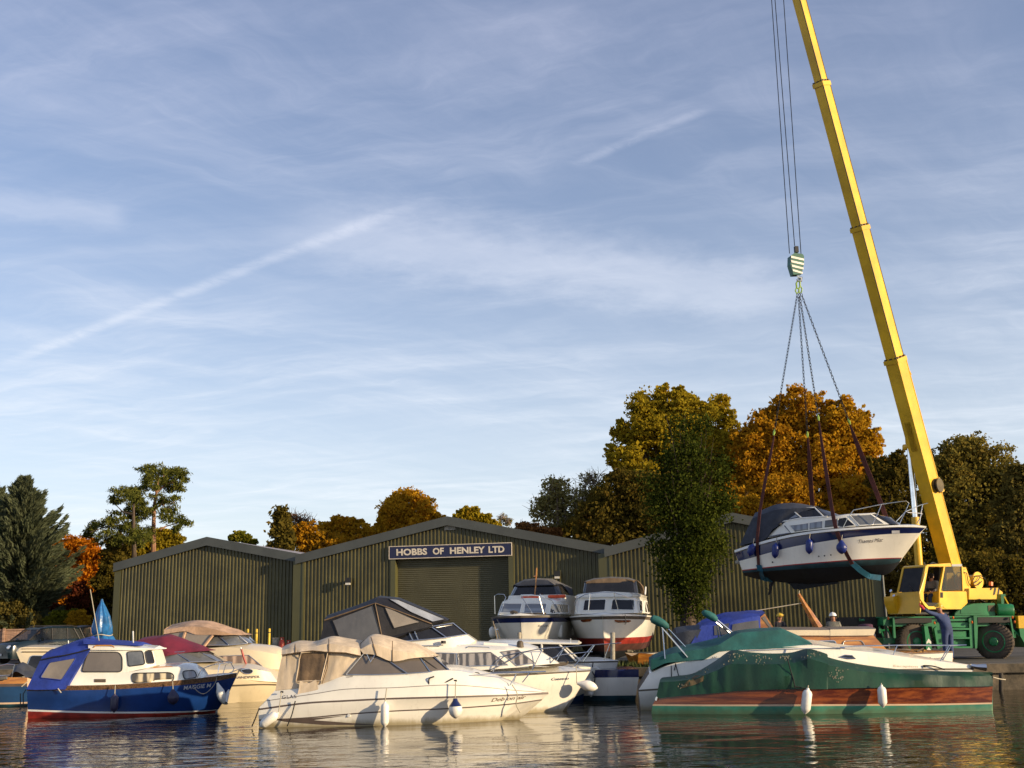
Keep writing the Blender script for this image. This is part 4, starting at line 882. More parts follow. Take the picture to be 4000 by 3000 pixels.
hood = B.skin('hood', [ZB((452, 612, .42), (560, 580, .45), (710, 582, .45), (850, 540, .45), (1000, 562, .45), (1120, 580, .45)),
    ZB((442, 640, .76), (560, 622, .80), (710, 612, .80), (850, 585, .82), (1000, 608, .82), (1120, 630, .80)),
    ZB((442, 684, .86), (560, 664, .90), (710, 646, .90), (850, 658, .92), (1000, 664, .92), (1130, 694, .90)),
    ZB((448, 688, .76), (560, 668, .80), (710, 650, .80), (850, 662, .82), (1000, 668, .82), (1130, 698, .80)),
    ZB((415, 840, .83), (560, 820, .86), (700, 805, .87), (830, 800, .88), (930, 790, .88), (1065, 775, .86)),
    ZB((388, 988, .86), (560, 970, .9), (690, 952, .92), (790, 932, .92), (890, 892, .93), (995, 858, .93))], ['canvas_tan'] * 5, 40, top='canvas_tan', crown=.05, wr=.032, wrs=2.2, ang=28, diag=(1.4, -1.5, -2.4))
fore = B.skin('fore_hood', [ZB((1125, 585, .45), (1215, 527, .45), (1400, 560, .45), (1590, 612, .42), (1750, 682, .38)), ZB((1120, 636, .80), (1232, 588, .82), (1400, 640, .80), (1580, 665, .72), (1758, 690, .53)), ZB((1150, 674, .86), (1262, 686, .86), (1400, 738, .86), (1560, 712, .79), (1762, 696, .58))], ['canvas_tan'] * 2, 30, top='canvas_tan', crown=.06, wr=.018, wrs=3.)
scr = B.skin('windscreen', [ZB((1150, 676, .79), (1262, 688, .79), (1400, 738, .79), (1560, 713, .72), (1755, 697, .5)), ZB((1003, 855, .925), (1240, 856, .92), (1450, 850, .90), (1700, 834, .82), (1888, 816, .66))], ['glass_tan'], 24, top=None, capm={1: 'glass'})
B.tubes('windscreen_frame', [ZB((1003, 853, .94), (1240, 854, .94), (1450, 848, .92), (1700, 832, .84), (1890, 813, .68)), ZB((1400, 738, .81), (1560, 712, .75), (1755, 696, .53)), ZB((1380, 740, .82), (1535, 846, .91)), ZB((1640, 705, .66), (1730, 832, .82)), ZB((1755, 695, .53), (1888, 812, .68)), ZB((1000, 850, .95), (1150, 672, .83))], .014, 'alloy')
B.tubes('hood_stay', [ZB((1175, 665, .84), (1215, 745, .9)), ZB((1255, 670, .84), (1210, 745, .9))], .012, 'steel')
B.decal('hood_window', hood, ZB((612, 655), (690, 648), (842, 658), (812, 780), (782, 905), (568, 912), (590, 780)), 'canvas_brown', .02, 'canvas_tan', .014)
B.tubes('hood_seam', [ZB((850, 545, .46), (852, 590, .84), (850, 656, .93)), ZB((560, 585, .46), (560, 624, .82), (560, 662, .91)), ZB((1215, 530, .46), (1234, 590, .83), (1262, 684, .87)), ZB((1400, 563, .46), (1400, 642, .81), (1400, 736, .87)), ZB((850, 662, .84), (835, 800, .9), (790, 932, .95)), ZB((444, 682, .87), (560, 663, .91), (710, 645, .91), (850, 657, .93), (1000, 663, .93), (1130, 692, .91))], .011, 'canvas_brown')
b_ = B.skin('hood_flap', [ZB((600, 905, .95), (670, 925, .97), (742, 898, .96)), ZB((590, 980, .99), (670, 985, 1.0), (755, 960, 1.0)), ZB((565, 1080, 1.04), (690, 1100, 1.06), (768, 1075, 1.05))], ['canvas_tan'] * 2, 12, mirror=False, caps=False, wr=.05, wrs=5.)
B.text('name_lettering', hull, 'Deb on air', *ZB((2253, 1086), (2556, 1058)), 15, 'letter_gold', shear=.5)
B.text('class_lettering', hull, 'GS209', *ZB((1003, 880), (1058, 874)), 5.5, 'letter_dark', shear=.2)
B.text('maker_lettering', hull, 'GLAS', *ZB((450, 1062), (572, 1054)), 13, 'letter_dark', gap=1.2)
B.tubes('bow_rail', [ZB((1462, 906, .96), (1530, 888, .94), (1970, 868, .72), (2250, 846, .5), (2600, 832, .2), (2724, 826, .03)), ZB((1978, 870, .72), (1945, 935, .78)), ZB((2470, 848, .35), (2415, 945, .36)), ZB((2592, 830, .2), (2522, 920, .26)), ZB((2724, 826, -.03), (2600, 832, -.2), (2250, 846, -.5), (1970, 868, -.72)), ZB((2470, 848, -.35), (2440, 930, -.33))], .013, 'steel')
for x, y in ((445, 1002), (1350, 970), (1945, 905)): B.tube('cleat', ZB((x - 12, y, 1.0 if x < 1900 else .85), (x + 12, y, 1.0 if x < 1900 else .85)), .022, 'rubber')
B.tubes('skin_fitting', [ZB((1022, 1205, 1.06), (1026, 1205, 1.03)), ZB((322, 1190, 1.01), (326, 1190, .98))], .035, 'fender_white', k=8)
B.tube('deck_eye', ZB((2515, 990, .12), (2545, 988, .12)), .05, 'steel', k=8)
fender(B, ZB((416, 1180))[0], ZB((255, 1300))[0], 1.14, 17, 'fender_white', 'white fender lying slanted at the Deb on air stern', rope=ZB((442, 1004))[0])
fender(B, ZB((1336, 1085))[0], ZB((1333, 1304))[0], 1.22, 15.5, 'fender_white', 'upright white fender amidships on Deb on air', rope=ZB((1350, 972))[0])
fender(B, ZB((1943, 1062))[0], ZB((1946, 1232))[0], 1.06, 26, 'fender_white', 'white ball fender with blue neck towards the Deb on air bow', ball=True, rope=ZB((1946, 915))[0], tip='navy')
line('black rope looped from the Deb on air rail', [B.W(B.L(*p)) for p in ZB((1925, 885, .86), (1850, 925, .93), (1770, 975, .99), (1722, 955, 1.0), (1716, 890, .97), (1760, 868, .93))], .016, 'rope_black')
line('black rope lashed over the Deb on air foredeck', [B.W(B.L(*p)) for p in ZB((1640, 700, .62), (1800, 815, .70), (1900, 850, .55), (2000, 845, .45), (2060, 868, .4), (2130, 835, .38), (2180, 880, .35))], .02, 'rope_black')
line('second black rope over the Deb on air windscreen', [B.W(B.L(*p)) for p in ZB((1755, 690, .5), (1850, 780, .6), (1950, 840, .5), (2050, 835, .4))], .016, 'rope_black')
line('dark line trailing from the Deb on air transom', [B.W(B.L(*p)) for p in ZB((250, 1140, 1.02), (215, 1230, 1.05), (185, 1300, 1.05))], .014, 'rope_black')
line('dark line hanging below the tan flap of Deb on air', [B.W(B.L(*p)) for p in ZB((560, 1080, 1.12), (530, 1200, 1.12), (490, 1298, 1.1))], .014, 'rope_black')
line('mooring line tied round the Deb on air bow', [B.W(B.L(*p)) for p in ZC((885, 1050, .5), (930, 1130, .55), (920, 1220, .5), (955, 1290, .4))], .012, 'rope_pale')

# ================================================================== CUEETOO
B = boat('cabin_cruiser', 'white cabin cruiser under a tall black framed canopy, lettered Cueetoo', 1900, 2797, 1.2, -1)
hull = B.skin('hull', [ZB((760, 905, 1.1), (1400, 888, 1.2), (2000, 868, 1.17), (2400, 852, .95), (2800, 830, .52), (3112, 812, .03)), ZB((760, 940, 1.1), (1400, 920, 1.2), (2000, 884, 1.17), (2400, 868, .95), (2800, 844, .52), (3108, 826, .03)),
    ZB((760, 1020, 1.07), (1400, 1030, 1.15), (2000, 1020, 1.08), (2400, 1010, .8), (2780, 990, .38), (3010, 975, .03)), ZB((760, 1195, 1.0), (1400, 1200, 1.08), (2000, 1205, .98), (2400, 1212, .65), (2650, 1215, .3), (2836, 1212, .03))], ['rub_rail', 'gel_hull', 'gel_hull'], 34, top='gel', crown=.12, drop=.3)
trunk = B.skin('cabin', [ZC((-220, 680, .8), (180, 690, .8), (430, 705, .78), (700, 715, .7), (960, 722, .5), (1110, 745, .3)), ZC((-220, 745, .95), (180, 755, .97), (430, 762, .96), (700, 752, .9), (950, 748, .68), (1125, 760, .42)), ZC((-220, 960, 1.0), (180, 950, 1.02), (450, 935, 1.0), (860, 906, .95), (1095, 882, .76), (1295, 866, .5))], ['gel', 'gel'], 30, top='gel', crown=.10)
sup = B.skin('helm_cowl', [ZB((1370, 578, .9), (1700, 552, .92), (1860, 535, .84), (2045, 508, .42)), ZB((1350, 700, .98), (1700, 668, .98), (1975, 645, .86), (2120, 560, .45))], ['gel'], 16, top='gel', crown=.02, lin=True)
scr = B.skin('windscreen', [ZB((1365, 530, .84), (1560, 478, .84), (1730, 440, .78), (1925, 410, .4)), ZB((1370, 577, .895), (1700, 550, .915), (1862, 533, .835), (2045, 506, .415))], ['glass'], 16, lin=True)
B.tubes('windscreen_frame', [ZB((1372, 575, .92), (1700, 548, .94), (1865, 532, .86), (2045, 505, .44)), ZB((1365, 528, .86), (1560, 476, .86), (1735, 438, .8), (1925, 408, .42)), ZB((1735, 438, .8), (1868, 532, .86)), ZB((1925, 408, .42), (2045, 505, .44)), ZB((1540, 480, .86), (1580, 560, .93)), ZB((1590, 472, .86), (1625, 555, .93))], .018, 'alloy')
can = B.skin('canopy', [ZB((830, 345, .55), (1060, 268, .58), (1268, 182, .6), (1440, 200, .58), (1660, 290, .5), (1880, 384, .38)), ZB((812, 380, .9), (1050, 300, .92), (1250, 232, .94), (1420, 290, .92), (1600, 360, .86), (1740, 412, .80)), ZB((775, 560, 1.0), (1010, 560, 1.02), (1290, 545, 1.02), (1370, 525, .96), (1560, 478, .90), (1745, 430, .82)), ZB((760, 640, 1.04), (1000, 640, 1.06), (1280, 620, 1.06), (1372, 560, 1.0), (1560, 482, .92), (1748, 436, .83))], ['canvas_black'] * 3, 26, top='canvas_black', crown=.05, lin=True, ang=10)
for P, m_ in (([(885, 385), (1228, 255), (1300, 520), (1010, 600), (940, 530)], 'film'), ([(1325, 255), (1500, 335), (1640, 398), (1415, 452)], 'film_tan'), ([(1368, 205), (1450, 212), (1850, 380), (1745, 402), (1560, 320)], 'film_pale')): B.decal('clear_panel', can, ZB(*P), m_, .02, 'canvas_black', .012)
B.tubes('canopy_piping', [ZB((812, 382, .93), (1050, 302, .95), (1250, 234, .97), (1310, 530, 1.04)), ZB((1250, 234, .97), (1420, 292, .95), (1740, 414, .83))], .016, 'canvas_brown')
for P, m_ in (([(212, 775), (405, 780), (405, 895), (372, 900), (330, 870)], 'curtain_grey'), ([(418, 780), (700, 772), (850, 882), (418, 893)], 'curtain_grey'), ([(785, 768), (935, 752), (1082, 866), (925, 888)], 'curtain_grey')): B.decal('window', trunk, ZC(*P), m_, .014, 'alloy', .013)
B.tubes('grab_rail', [ZC((30, 718, .98), (290, 708, .96)), ZC((485, 735, .86), (510, 720, .84), (680, 728, .8), (700, 745, .8))], .014, 'steel')
B.tube('side_lamp', ZC((292, 670, .98), (292, 695, .98)), .06, 'rubber', k=8)
b_ = MB(); p = B.L(*ZC((955, 705))[0], .5); b_.lathe(p - Vector((0, 0, .06)), (0, 0, 1), [(0, .09), (.12, .08), (.16, .04)], 10); b_.build('mushroom_vent', 'rub_rail', B.root)
B.tubes('roof_hatch', [ZC((640, 700, .55), (850, 712, .5))], .05, 'gel')
B.tubes('pulpit', [ZC((720, 940, 1.05), (760, 850, 1.02), (830, 795, .98), (1100, 745, .75), (1450, 716, .4), (1720, 697, .1), (1830, 690, .02)), ZC((1230, 822, .62), (1320, 790, .5), (1580, 765, .25)), ZC((1145, 745, .72), (1058, 925, .82)), ZC((1340, 728, .52), (1200, 880, .6)), ZC((1590, 706, .26), (1420, 892, .32)), ZC((1730, 697, .1), (1680, 835, .05)), ZC((1830, 690, -.02), (1450, 716, -.4), (1100, 740, -.75)), ZC((1340, 728, -.5), (1260, 860, -.5)), ZC((1600, 706, -.25), (1500, 850, -.3)), ZC((1000, 765, .85), (700, 930, 1.05)), ZC((690, 945, 1.1), (850, 940, 1.05), (1175, 935, .8))], .013, 'steel')
B.text('name_lettering', hull, 'Cueetoo', *ZC((1224, 1012), (1376, 1004)), 10.5, 'navy', shear=.35, weight=.012)
MB().tube(cat(B.c(ZC((1030, 890, .5), (1100, 875, .5), (1250, 882, .3), (1350, 870, .2), (1365, 845, .2))), 16), .03, 5).build('anchor_chain', 'rub_rail', B.root)
fender(B, ZC((1445, 1035))[0], ZC((1625, 1080))[0], .45, 20, 'fender_white', 'large white teardrop fender at the Cueetoo bow', ball=True, rope=ZC((1440, 890))[0])

# ================================================================== boats between Cueetoo and the quay
B = boat('cabin_cruiser', 'white boat behind Cueetoo with blunt snub bow and blue boot top', 2150, 2748, 1.1, -3)
B.skin('hull', [ZC((400, 905, 1.0), (1000, 900, 1.1), (1400, 895, .85), (1600, 905, .5), (1692, 962, .05)), ZC((400, 980, 1.0), (1000, 985, 1.08), (1400, 985, .82), (1580, 980, .5), (1688, 975, .05)), ZC((400, 1150, .95), (1000, 1155, 1.0), (1300, 1155, .6), (1420, 1155, .3), (1545, 1110, .04)), ZC((400, 1205, .9), (1000, 1208, .95), (1250, 1208, .55), (1380, 1208, .25), (1485, 1195, .04))], ['gel', 'gel', 'hull_blue_dull'], 22, top='gel', crown=.08, drop=.3)
fender(B, ZC((1545, 990))[0], ZC((1570, 1155))[0], .5, 11, 'fender_white', 'small white fender under the snub bow', rope=ZC((1545, 960))[0])
line('dark rope hanging at the snub bow beside Cueetoo', [B.W(B.L(*p)) for p in ZC((1585, 860, .5), (1578, 930, .52), (1600, 980, .52), (1598, 1030, .5))], .016, 'rope_black')
B = boat('cabin_cruiser', 'white cabin boat with long flat white roof and dark side windows behind Cueetoo', 2120, 2742, 1.15, -6)
hull = B.skin('hull', [ZC((500, 880, 1.0), (1000, 870, 1.15), (1400, 852, .85), (1650, 846, .4), (1808, 843, .03)), ZC((500, 900, 1.0), (1000, 890, 1.15), (1400, 868, .85), (1650, 860, .4), (1800, 856, .03)), ZC((500, 1150, .9), (1000, 1150, 1.0), (1400, 1150, .6), (1600, 1140, .2), (1700, 1120, .03))], ['rub_rail', 'gel'], 20, top='gel', crown=.1, drop=.3)
cab = B.skin('cabin', [ZC((640, 694, .78), (1000, 694, .8), (1300, 700, .75)), ZC((640, 870, 1.0), (1050, 862, 1.02), (1460, 850, .75)), ], ['glass'], 16, top='gel')
B.skin('cabin_roof', [ZC((680, 674, .72), (1050, 672, .75), (1452, 685, .7)), ZC((680, 682, .85), (1050, 680, .87), (1460, 690, .82)), ZC((680, 697, .85), (1050, 697, .87), (1460, 702, .82))], ['gel', 'gel'], 14, top='gel', crown=.05)
B.tubes('window_pillar', [ZC((1140, 700, .83), (1145, 760, .93)), ZC((1295, 703, .8), (1440, 845, .82)), ZC((1340, 720, .6), (1480, 845, .7))], .03, 'gel')
B.decal('cabin_side', cab, ZC((990, 790), (1110, 760), (1240, 856), (1060, 862)), 'gel', .02)
b_ = MB(); p = B.L(*ZC((1368, 830))[0], .3); b_.lathe(p - Vector((0, 0, .12)), (0, 0, 1), [(0, .07), (.08, .07), (.1, .2), (.2, .21), (.26, .16), (.28, .05)], 14); b_.build('windlass', 'fender_white', B.root)
B.tubes('roof_fitting', [ZC((1393, 690, .5), (1393, 650, .5)), ZC((1050, 675, .6), (1050, 664, .6), (1240, 672, .6))], .02, 'steel')
# navy and white boat stern-on by the quay
B = boat('cabin_cruiser', 'white hull with navy top band and square stern under the quay', 2380, 2740, 1.05, 0)
B.skin('hull', [ZC((1380, 932, .1), (1500, 925, .6), (1700, 920, 1.0), (1980, 915, 1.0)), ZC((1385, 990, .1), (1500, 990, .6), (1700, 988, 1.0), (1980, 985, 1.0)), ZC((1420, 1145, .1), (1520, 1145, .5), (1700, 1145, .95), (1958, 1142, .95)), ZC((1440, 1195, .1), (1540, 1195, .5), (1700, 1195, .9), (1950, 1192, .9))], ['navy', 'gel_hull', 'antifoul_teal'], 16, top='navy', crown=.0, drop=.3)

# ================================================================== white sports boat with teal cover (behind the green tarpaulin)
B = boat('sports_cruiser', 'white sports boat with teal cover and folded bimini, lettered 550', 2750, 2772, 1.05, -5)
K0 = ZD((335, 935, .75), (560, 842, .92), (880, 778, .98), (1010, 716, 1.0), (1500, 692, 1.0), (1900, 664, .92)) + ZE((480, 800, .78), (800, 835, .58), (1160, 886, .32), (1645, 945, .02))
K1 = ZD((232, 1092, .9), (600, 1070, 1.05), (1000, 1060, 1.1), (1300, 1050, 1.1), (1700, 1030, 1.08), (2000, 1020, 1.0)) + ZE((480, 1000, .85), (800, 985, .62), (1160, 975, .34), (1668, 972, .02))
K2 = ZD((250, 1255, .88), (600, 1270, 1.0), (1000, 1275, 1.02), (1300, 1275, 1.0), (1700, 1270, .95), (2000, 1260, .85)) + ZE((480, 1290, .65), (800, 1280, .42), (1100, 1270, .2), (1400, 1240, .02))
mid = [(a[0] * .3 + b[0] * .7, a[1] * .3 + b[1] * .7, max(a[2], b[2])) for a, b in zip(K0, K1)]
hull = B.skin('hull', [K0, mid, K1, off(K1, 7, .01), K2], ['gel', 'gel', 'rub_rail', 'gel_grey'], 34, top='gel', crown=.12, drop=.3)
cov = B.skin('cover', [ZD((372, 775, .42), (560, 702, .45), (850, 650, .45), (1030, 600, .45), (1190, 540, .45), (1450, 512, .45), (1600, 506, .4), (1780, 580, .38), (1915, 652, .3)), ZD((350, 800, .9), (560, 742, .93), (850, 700, .96), (1010, 655, .98), (1190, 545, .80), (1450, 528, .78), (1610, 512, .72), (1790, 610, .7), (1925, 658, .62)), ZD((350, 905, .82), (500, 832, .96), (860, 806, 1.01), (1012, 722, 1.03), (1200, 708, 1.03), (1450, 700, 1.02), (1640, 692, 1.0), (1800, 680, .96), (1932, 664, .88))], ['canvas_teal'] * 2, 46, top='canvas_teal', crown=.04, wr=.02, wrs=3., lin=True, ang=14)
bi = thing('folded_bimini', 'teal sleeved bimini folded back on steel poles over the sports boat', 'canopy', B.O, B.phi)
for w_ in (.85, -.55):
    pass
for P, r, in ((((346, 405, .8), (365, 412, .8), (410, 428, .8), (470, 462, .8), (505, 485, .8), (518, 500, .8)), [.04, .10, .115, .10, .075, .03]), (((840, 348, -.5), (858, 352, -.5), (900, 370, -.5), (950, 398, -.5), (975, 418, -.5), (985, 430, -.5)), [.03, .08, .10, .10, .075, .03])):
    MB().tube(B.c(ZD(*P)), r, 10).build('sleeve', 'canvas_teal', bi)
B.tubes('pole', [ZD((438, 472, .8), (705, 780, 1.0)), ZD((520, 512, .7), (680, 682, .4)), ZD((463, 510, .8), (487, 795, .95)), ZD((985, 470, -.5), (1012, 690, -.6)), ZD((978, 412, -.5), (1215, 612, -.6)), ZD((975, 445, -.5), (1175, 600, -.7)), ZD((1008, 470, -.5), (1028, 600, -.6))], .02, 'steel', bi)
B.text('model_lettering', hull, '550', *ZD((930, 792), (985, 786)), 6, 'letter_dark', shear=.3)
B.text('name_lettering', hull, 'Escapism', *ZE((925, 960), (1150, 966)), 9, 'letter_faint')
B.tubes('bow_rail', [ZD((1220, 728, 1.04), (1280, 718, 1.03), (1670, 702, 1.0), (2212, 690, .85)) + ZE((430, 778, .8), (640, 768, .68), (1060, 758, .38), (1400, 762, .12), (1600, 758, .02)), ZE((1600, 758, -.02), (1060, 758, -.38), (640, 764, -.7), (300, 770, -.85)), ZD((1650, 702, 1.), (1640, 740, 1.02)), ZE((415, 782, .8), (372, 862, .82)), ZE((960, 762, .45), (885, 930, .5)), ZE((1440, 762, .1), (1350, 920, .14)), ZE((1460, 762, -.1), (1380, 900, -.1))], .013, 'steel')
B.decal('deck_hatch', hull, ZE((420, 868), (470, 852), (540, 856), (570, 882), (500, 884)), 'glass', .014, 'steel', .014)
B.tubes('cover_tie', [ZD((590, 840, 1.0), (575, 905, 1.02)), ZD((585, 840, 1.0), (620, 970, 1.06)), ZD((545, 860, 1.0), (548, 975, 1.05))], .012, 'rope_black')
MB().tube(B.c(ZE((1640, 950, .05), (1700, 960, .05), (1780, 965, .05))), [.05, .06, .09], 8).build('anchor', 'steel', B.root)
line('dark rope with a loop on the sports boat foredeck', [B.W(B.L(*p)) for p in ZE((1220, 965, .34), (1200, 950, .34), (1230, 948, .34), (1300, 955, .32), (1400, 985, .3))], .016, 'rope_black')

# ================================================================== green tarpaulin over the mahogany launch
B = boat('covered_launch', 'mahogany launch with pale green boot top under a bird spattered green tarpaulin', 3200, 2790, .95, -12.5)
T1 = ZD((402, 1168, .86), (900, 1122, .97), (1300, 1087, 1.02), (1850, 1077, 1.0)) + ZE((330, 1152, .95), (800, 1143, .74), (1300, 1137, .42), (1842, 1130, .03))
T2 = ZD((370, 1232, .86), (900, 1234, .96), (1300, 1234, 1.0), (1850, 1232, .97)) + ZE((330, 1306, .9), (800, 1304, .67), (1300, 1301, .36), (1839, 1290, .03))
T3 = ZD((366, 1246, .86), (900, 1250, .96), (1300, 1250, 1.0), (1850, 1250, .97)) + ZE((330, 1322, .9), (800, 1320, .67), (1300, 1316, .36), (1838, 1304, .03))
T4 = ZD((356, 1305, .84), (900, 1314, .94), (1300, 1314, .97), (1850, 1314, .94)) + ZE((330, 1370, .86), (800, 1372, .63), (1300, 1366, .33), (1834, 1352, .03))
hull = B.skin('hull', [T1, T2, T3, T4], ['mahogany', 'cream_line', 'sea_green'], 30, top='mahogany', drop=.25)
R0 = ZD((438, 992, .5), (600, 975, .5), (760, 945, .45), (960, 830, .4), (1120, 722, .3), (1300, 742, .32), (1500, 752, .32), (1700, 742, .32), (1870, 708, .3), (2050, 760, .32)) + ZE((125, 800, .3), (260, 858, .3), (420, 905, .3), (640, 945, .28), (900, 978, .22), (1180, 998, .15), (1500, 1005, .1), (1842, 1008, .02))
R1 = ZD((432, 1020, .84), (600, 1010, .88), (760, 990, .9), (960, 920, .9), (1120, 850, .88), (1300, 850, .92), (1500, 850, .92), (1700, 840, .9), (1870, 800, .82), (2050, 850, .88)) + ZE((125, 880, .86), (260, 930, .84), (420, 965, .8), (640, 1000, .72), (900, 1020, .58), (1180, 1035, .42), (1500, 1045, .24), (1844, 1045, .03))
R2 = [(x, y + 4, w + .05) for x, y, w in ZD((400, 1168, .86), (560, 1150, .9), (760, 1130, .94), (960, 1116, .97), (1120, 1100, 1.0), (1300, 1087, 1.02), (1500, 1080, 1.02), (1700, 1078, 1.01), (1870, 1077, 1.0), (2050, 1077, .98)) + ZE((125, 1160, .97), (260, 1155, .95), (420, 1150, .91), (640, 1146, .82), (900, 1142, .69), (1180, 1138, .5), (1500, 1135, .28), (1846, 1130, .03))]
Rm = [((a[0] + b[0]) / 2, (a[1] + b[1]) / 2, max(a[2], b[2]) - .04) for a, b in zip(R1, R2)]
tp = B.skin('tarpaulin', [R0, [((a[0] + b[0]) / 2, (a[1] + b[1]) / 2, a[2] * .45 + b[2] * .55 - .02) for a, b in zip(R0, R1)], R1, Rm, R2], ['canvas_green'] * 4, 110, top='canvas_green', crown=.02, wr=.085, wrs=1.5, diag=(1., 1.3, 1.0))
random.seed(5)
for cx, cy, sx, sy, n_ in ((1150, 770, 45, 40, 26), (1420, 800, 70, 25, 24), (1650, 790, 30, 22, 14), (1900, 745, 45, 25, 12), (2140, 950, 45, 45, 34), (830, 915, 50, 25, 10), (640, 1045, 30, 20, 8)):
    b_ = MB(); bv = B.bvh(tp)
    for i in range(n_):
        x, y = ZD((random.gauss(cx, sx), random.gauss(cy, sy)))[0]; h_ = B.hit(bv, x, y, .012)
        if h_: r = random.uniform(.006, .016); b_.add([h_ + Vector((cos(t) * r, -.004, sin(t) * r * random.uniform(1., 2.2))) for t in (0, 1.2, 2.4, 3.6, 5)], [(0, 1, 2, 3, 4)])
    if b_.v: tag(b_.build('bird_droppings', 'droppings', B.root, smooth=False), kind='stuff')
B.decal('mud_stain', tp, ZD((640, 1080), (700, 1010), (780, 955), (860, 960), (850, 1010), (760, 1050)), 'mud_stain', .008)
B.tubes('tarpaulin_tie', [ZD((1660, 790, 1.0), (1690, 900, 1.04), (1720, 1000, 1.08), (1735, 1075, 1.1)), ZD((1730, 1060, 1.1), (1860, 1085, 1.08))], .014, 'rope_black')
B.tubes('stern_fitting', [ZD((410, 1160, .92), (400, 1195, .92))], .035, 'steel')
fender(B, ZD((1858, 1075))[0], ZD((1830, 1325))[0], 1.16, 18, 'fender_white', 'white fender hung amidships on the mahogany launch', rope=ZD((1862, 1050))[0])
fender(B, ZE((812, 1125))[0], ZE((828, 1335))[0], .92, 16, 'fender_white', 'white fender towards the right end of the mahogany launch', rope=ZE((812, 1110))[0])
line('pale bow rope from the mahogany launch to the quay', [B.W(B.L(*p)) for p in ZE((1845, 1055, .02), (1900, 1070, -.6), (1960, 1078, -1.2))], .014, 'rope_pale')

# ================================================================== varnished cabin boat with blue tarpaulin
B = boat('cabin_cruiser', 'varnished wood cabin boat with white hull and crumpled blue tarpaulin, lettered Parenta', 3200, 2738, 1.0, -3)
hull = B.skin('hull', [ZD((640, 790, .9), (1200, 770, 1.08), (1900, 745, 1.1)) + ZE((480, 815, 1.0), (880, 832, .7), (1200, 830, .38), (1476, 818, .02)), ZD((640, 805, .9), (1200, 785, 1.08), (1900, 760, 1.1)) + ZE((480, 830, 1.0), (880, 846, .7), (1200, 842, .38), (1474, 830, .02)), ZD((640, 1150, .85), (1200, 1150, 1.), (1900, 1150, 1.)) + ZE((480, 1240, .8), (880, 1235, .5), (1200, 1230, .2), (1440, 1215, .02))], ['brown_line', 'gel'], 24, top='varnish', crown=.1, drop=.3)
cab = B.skin('cabin', [ZD((1500, 566, .9), (2212, 568, .95)) + ZE((340, 668, .95), (735, 664, .9)), ZD((1480, 780, 1.0), (2212, 772, 1.02)) + ZE((340, 812, 1.0), (880, 818, .92))], ['varnish'], 16, top='varnish', lin=True)
B.skin('cabin_roof', [ZD((1480, 508, .75), (2212, 508, .8)) + ZE((340, 606, .8), (758, 602, .75)), ZD((1480, 520, .98), (2212, 518, 1.0)) + ZE((340, 614, 1.0), (762, 610, .96)), ZD((1480, 570, 1.0), (2212, 572, 1.02)) + ZE((340, 672, 1.02), (740, 668, .98))], ['grey_line', 'gel_cream'], 14, top='grey_line', crown=.05)
for P in (ZE((160, 778), (168, 722), (385, 718), (402, 782)), ZE((455, 790), (462, 720), (630, 716), (688, 808), (470, 808))): B.decal('window', cab, P, 'glass_pale', .012, 'steel', .014, rnd=9)
fr_ = B.prism('screen_frame', ZD((1393, 400), (1445, 362), (1540, 515), (1400, 524)), .85, -.85, 'varnish'); B.decal('screen_glass', fr_, ZD((1416, 402), (1443, 384), (1515, 500), (1500, 510)), 'glass_tan', .012)
tp = B.skin('tarpaulin', [ZD((856, 448, .4), (980, 405, .45), (1125, 368, .5), (1300, 360, .5), (1445, 350, .5)), ZD((838, 480, .85), (980, 465, .9), (1115, 440, .92), (1280, 415, .9), (1400, 392, .88)), ZD((728, 668, 1.0), (900, 662, 1.02), (1075, 655, 1.04), (1250, 600, 1.0), (1402, 526, .95))], ['canvas_blue'] * 2, 30, top='canvas_blue', crown=.07, wr=.07, wrs=2.6)
B.decal('clear_panel', tp, ZD((1135, 465), (1270, 440), (1382, 425), (1388, 520), (1250, 545), (1120, 560)), 'film', .015); B.decal('clear_panel', tp, ZD((955, 480), (1100, 455), (1090, 560), (960, 570)), 'film', .015)
B.skin('aft_cover', [ZD((590, 520, .4), (700, 500, .45), (835, 482, .5)), ZD((592, 550, .85), (700, 530, .9), (835, 505, .92)), ZD((640, 690, .95), (700, 690, 1.), (760, 668, 1.))], ['canvas_slate'] * 2, 14, top='canvas_slate', crown=.06, wr=.04)
MB().tube(B.c(ZD((1960, 500, 0), (1820, 265, 0), (1768, 172, 0))), [.12, .065, .045], 8).build('mast', 'varnish', B.root)
MB().tube(B.c(ZD((1905, 508, 0), (2000, 505, 0))), .05, 6).build('mast_step', 'steel', B.root)
B.tubes('rigging', [ZD((1815, 258, 0), (1500, 310, 0), (1185, 362, 0)), ZD((1772, 175, 0), (1776, 140, 0))], .013, 'rope_pale')
B.text('name_lettering', hull, 'Parenta', *ZE((1252, 905), (1392, 893)), 15, 'letter_dark', shear=.15)
B.tubes('deck_gear', [ZE((940, 812, .3), (1010, 800, .3), (1080, 806, .2)), ZE((1140, 820, .3), (1200, 790, .2), (1190, 840, .2))], .03, 'rub_rail')
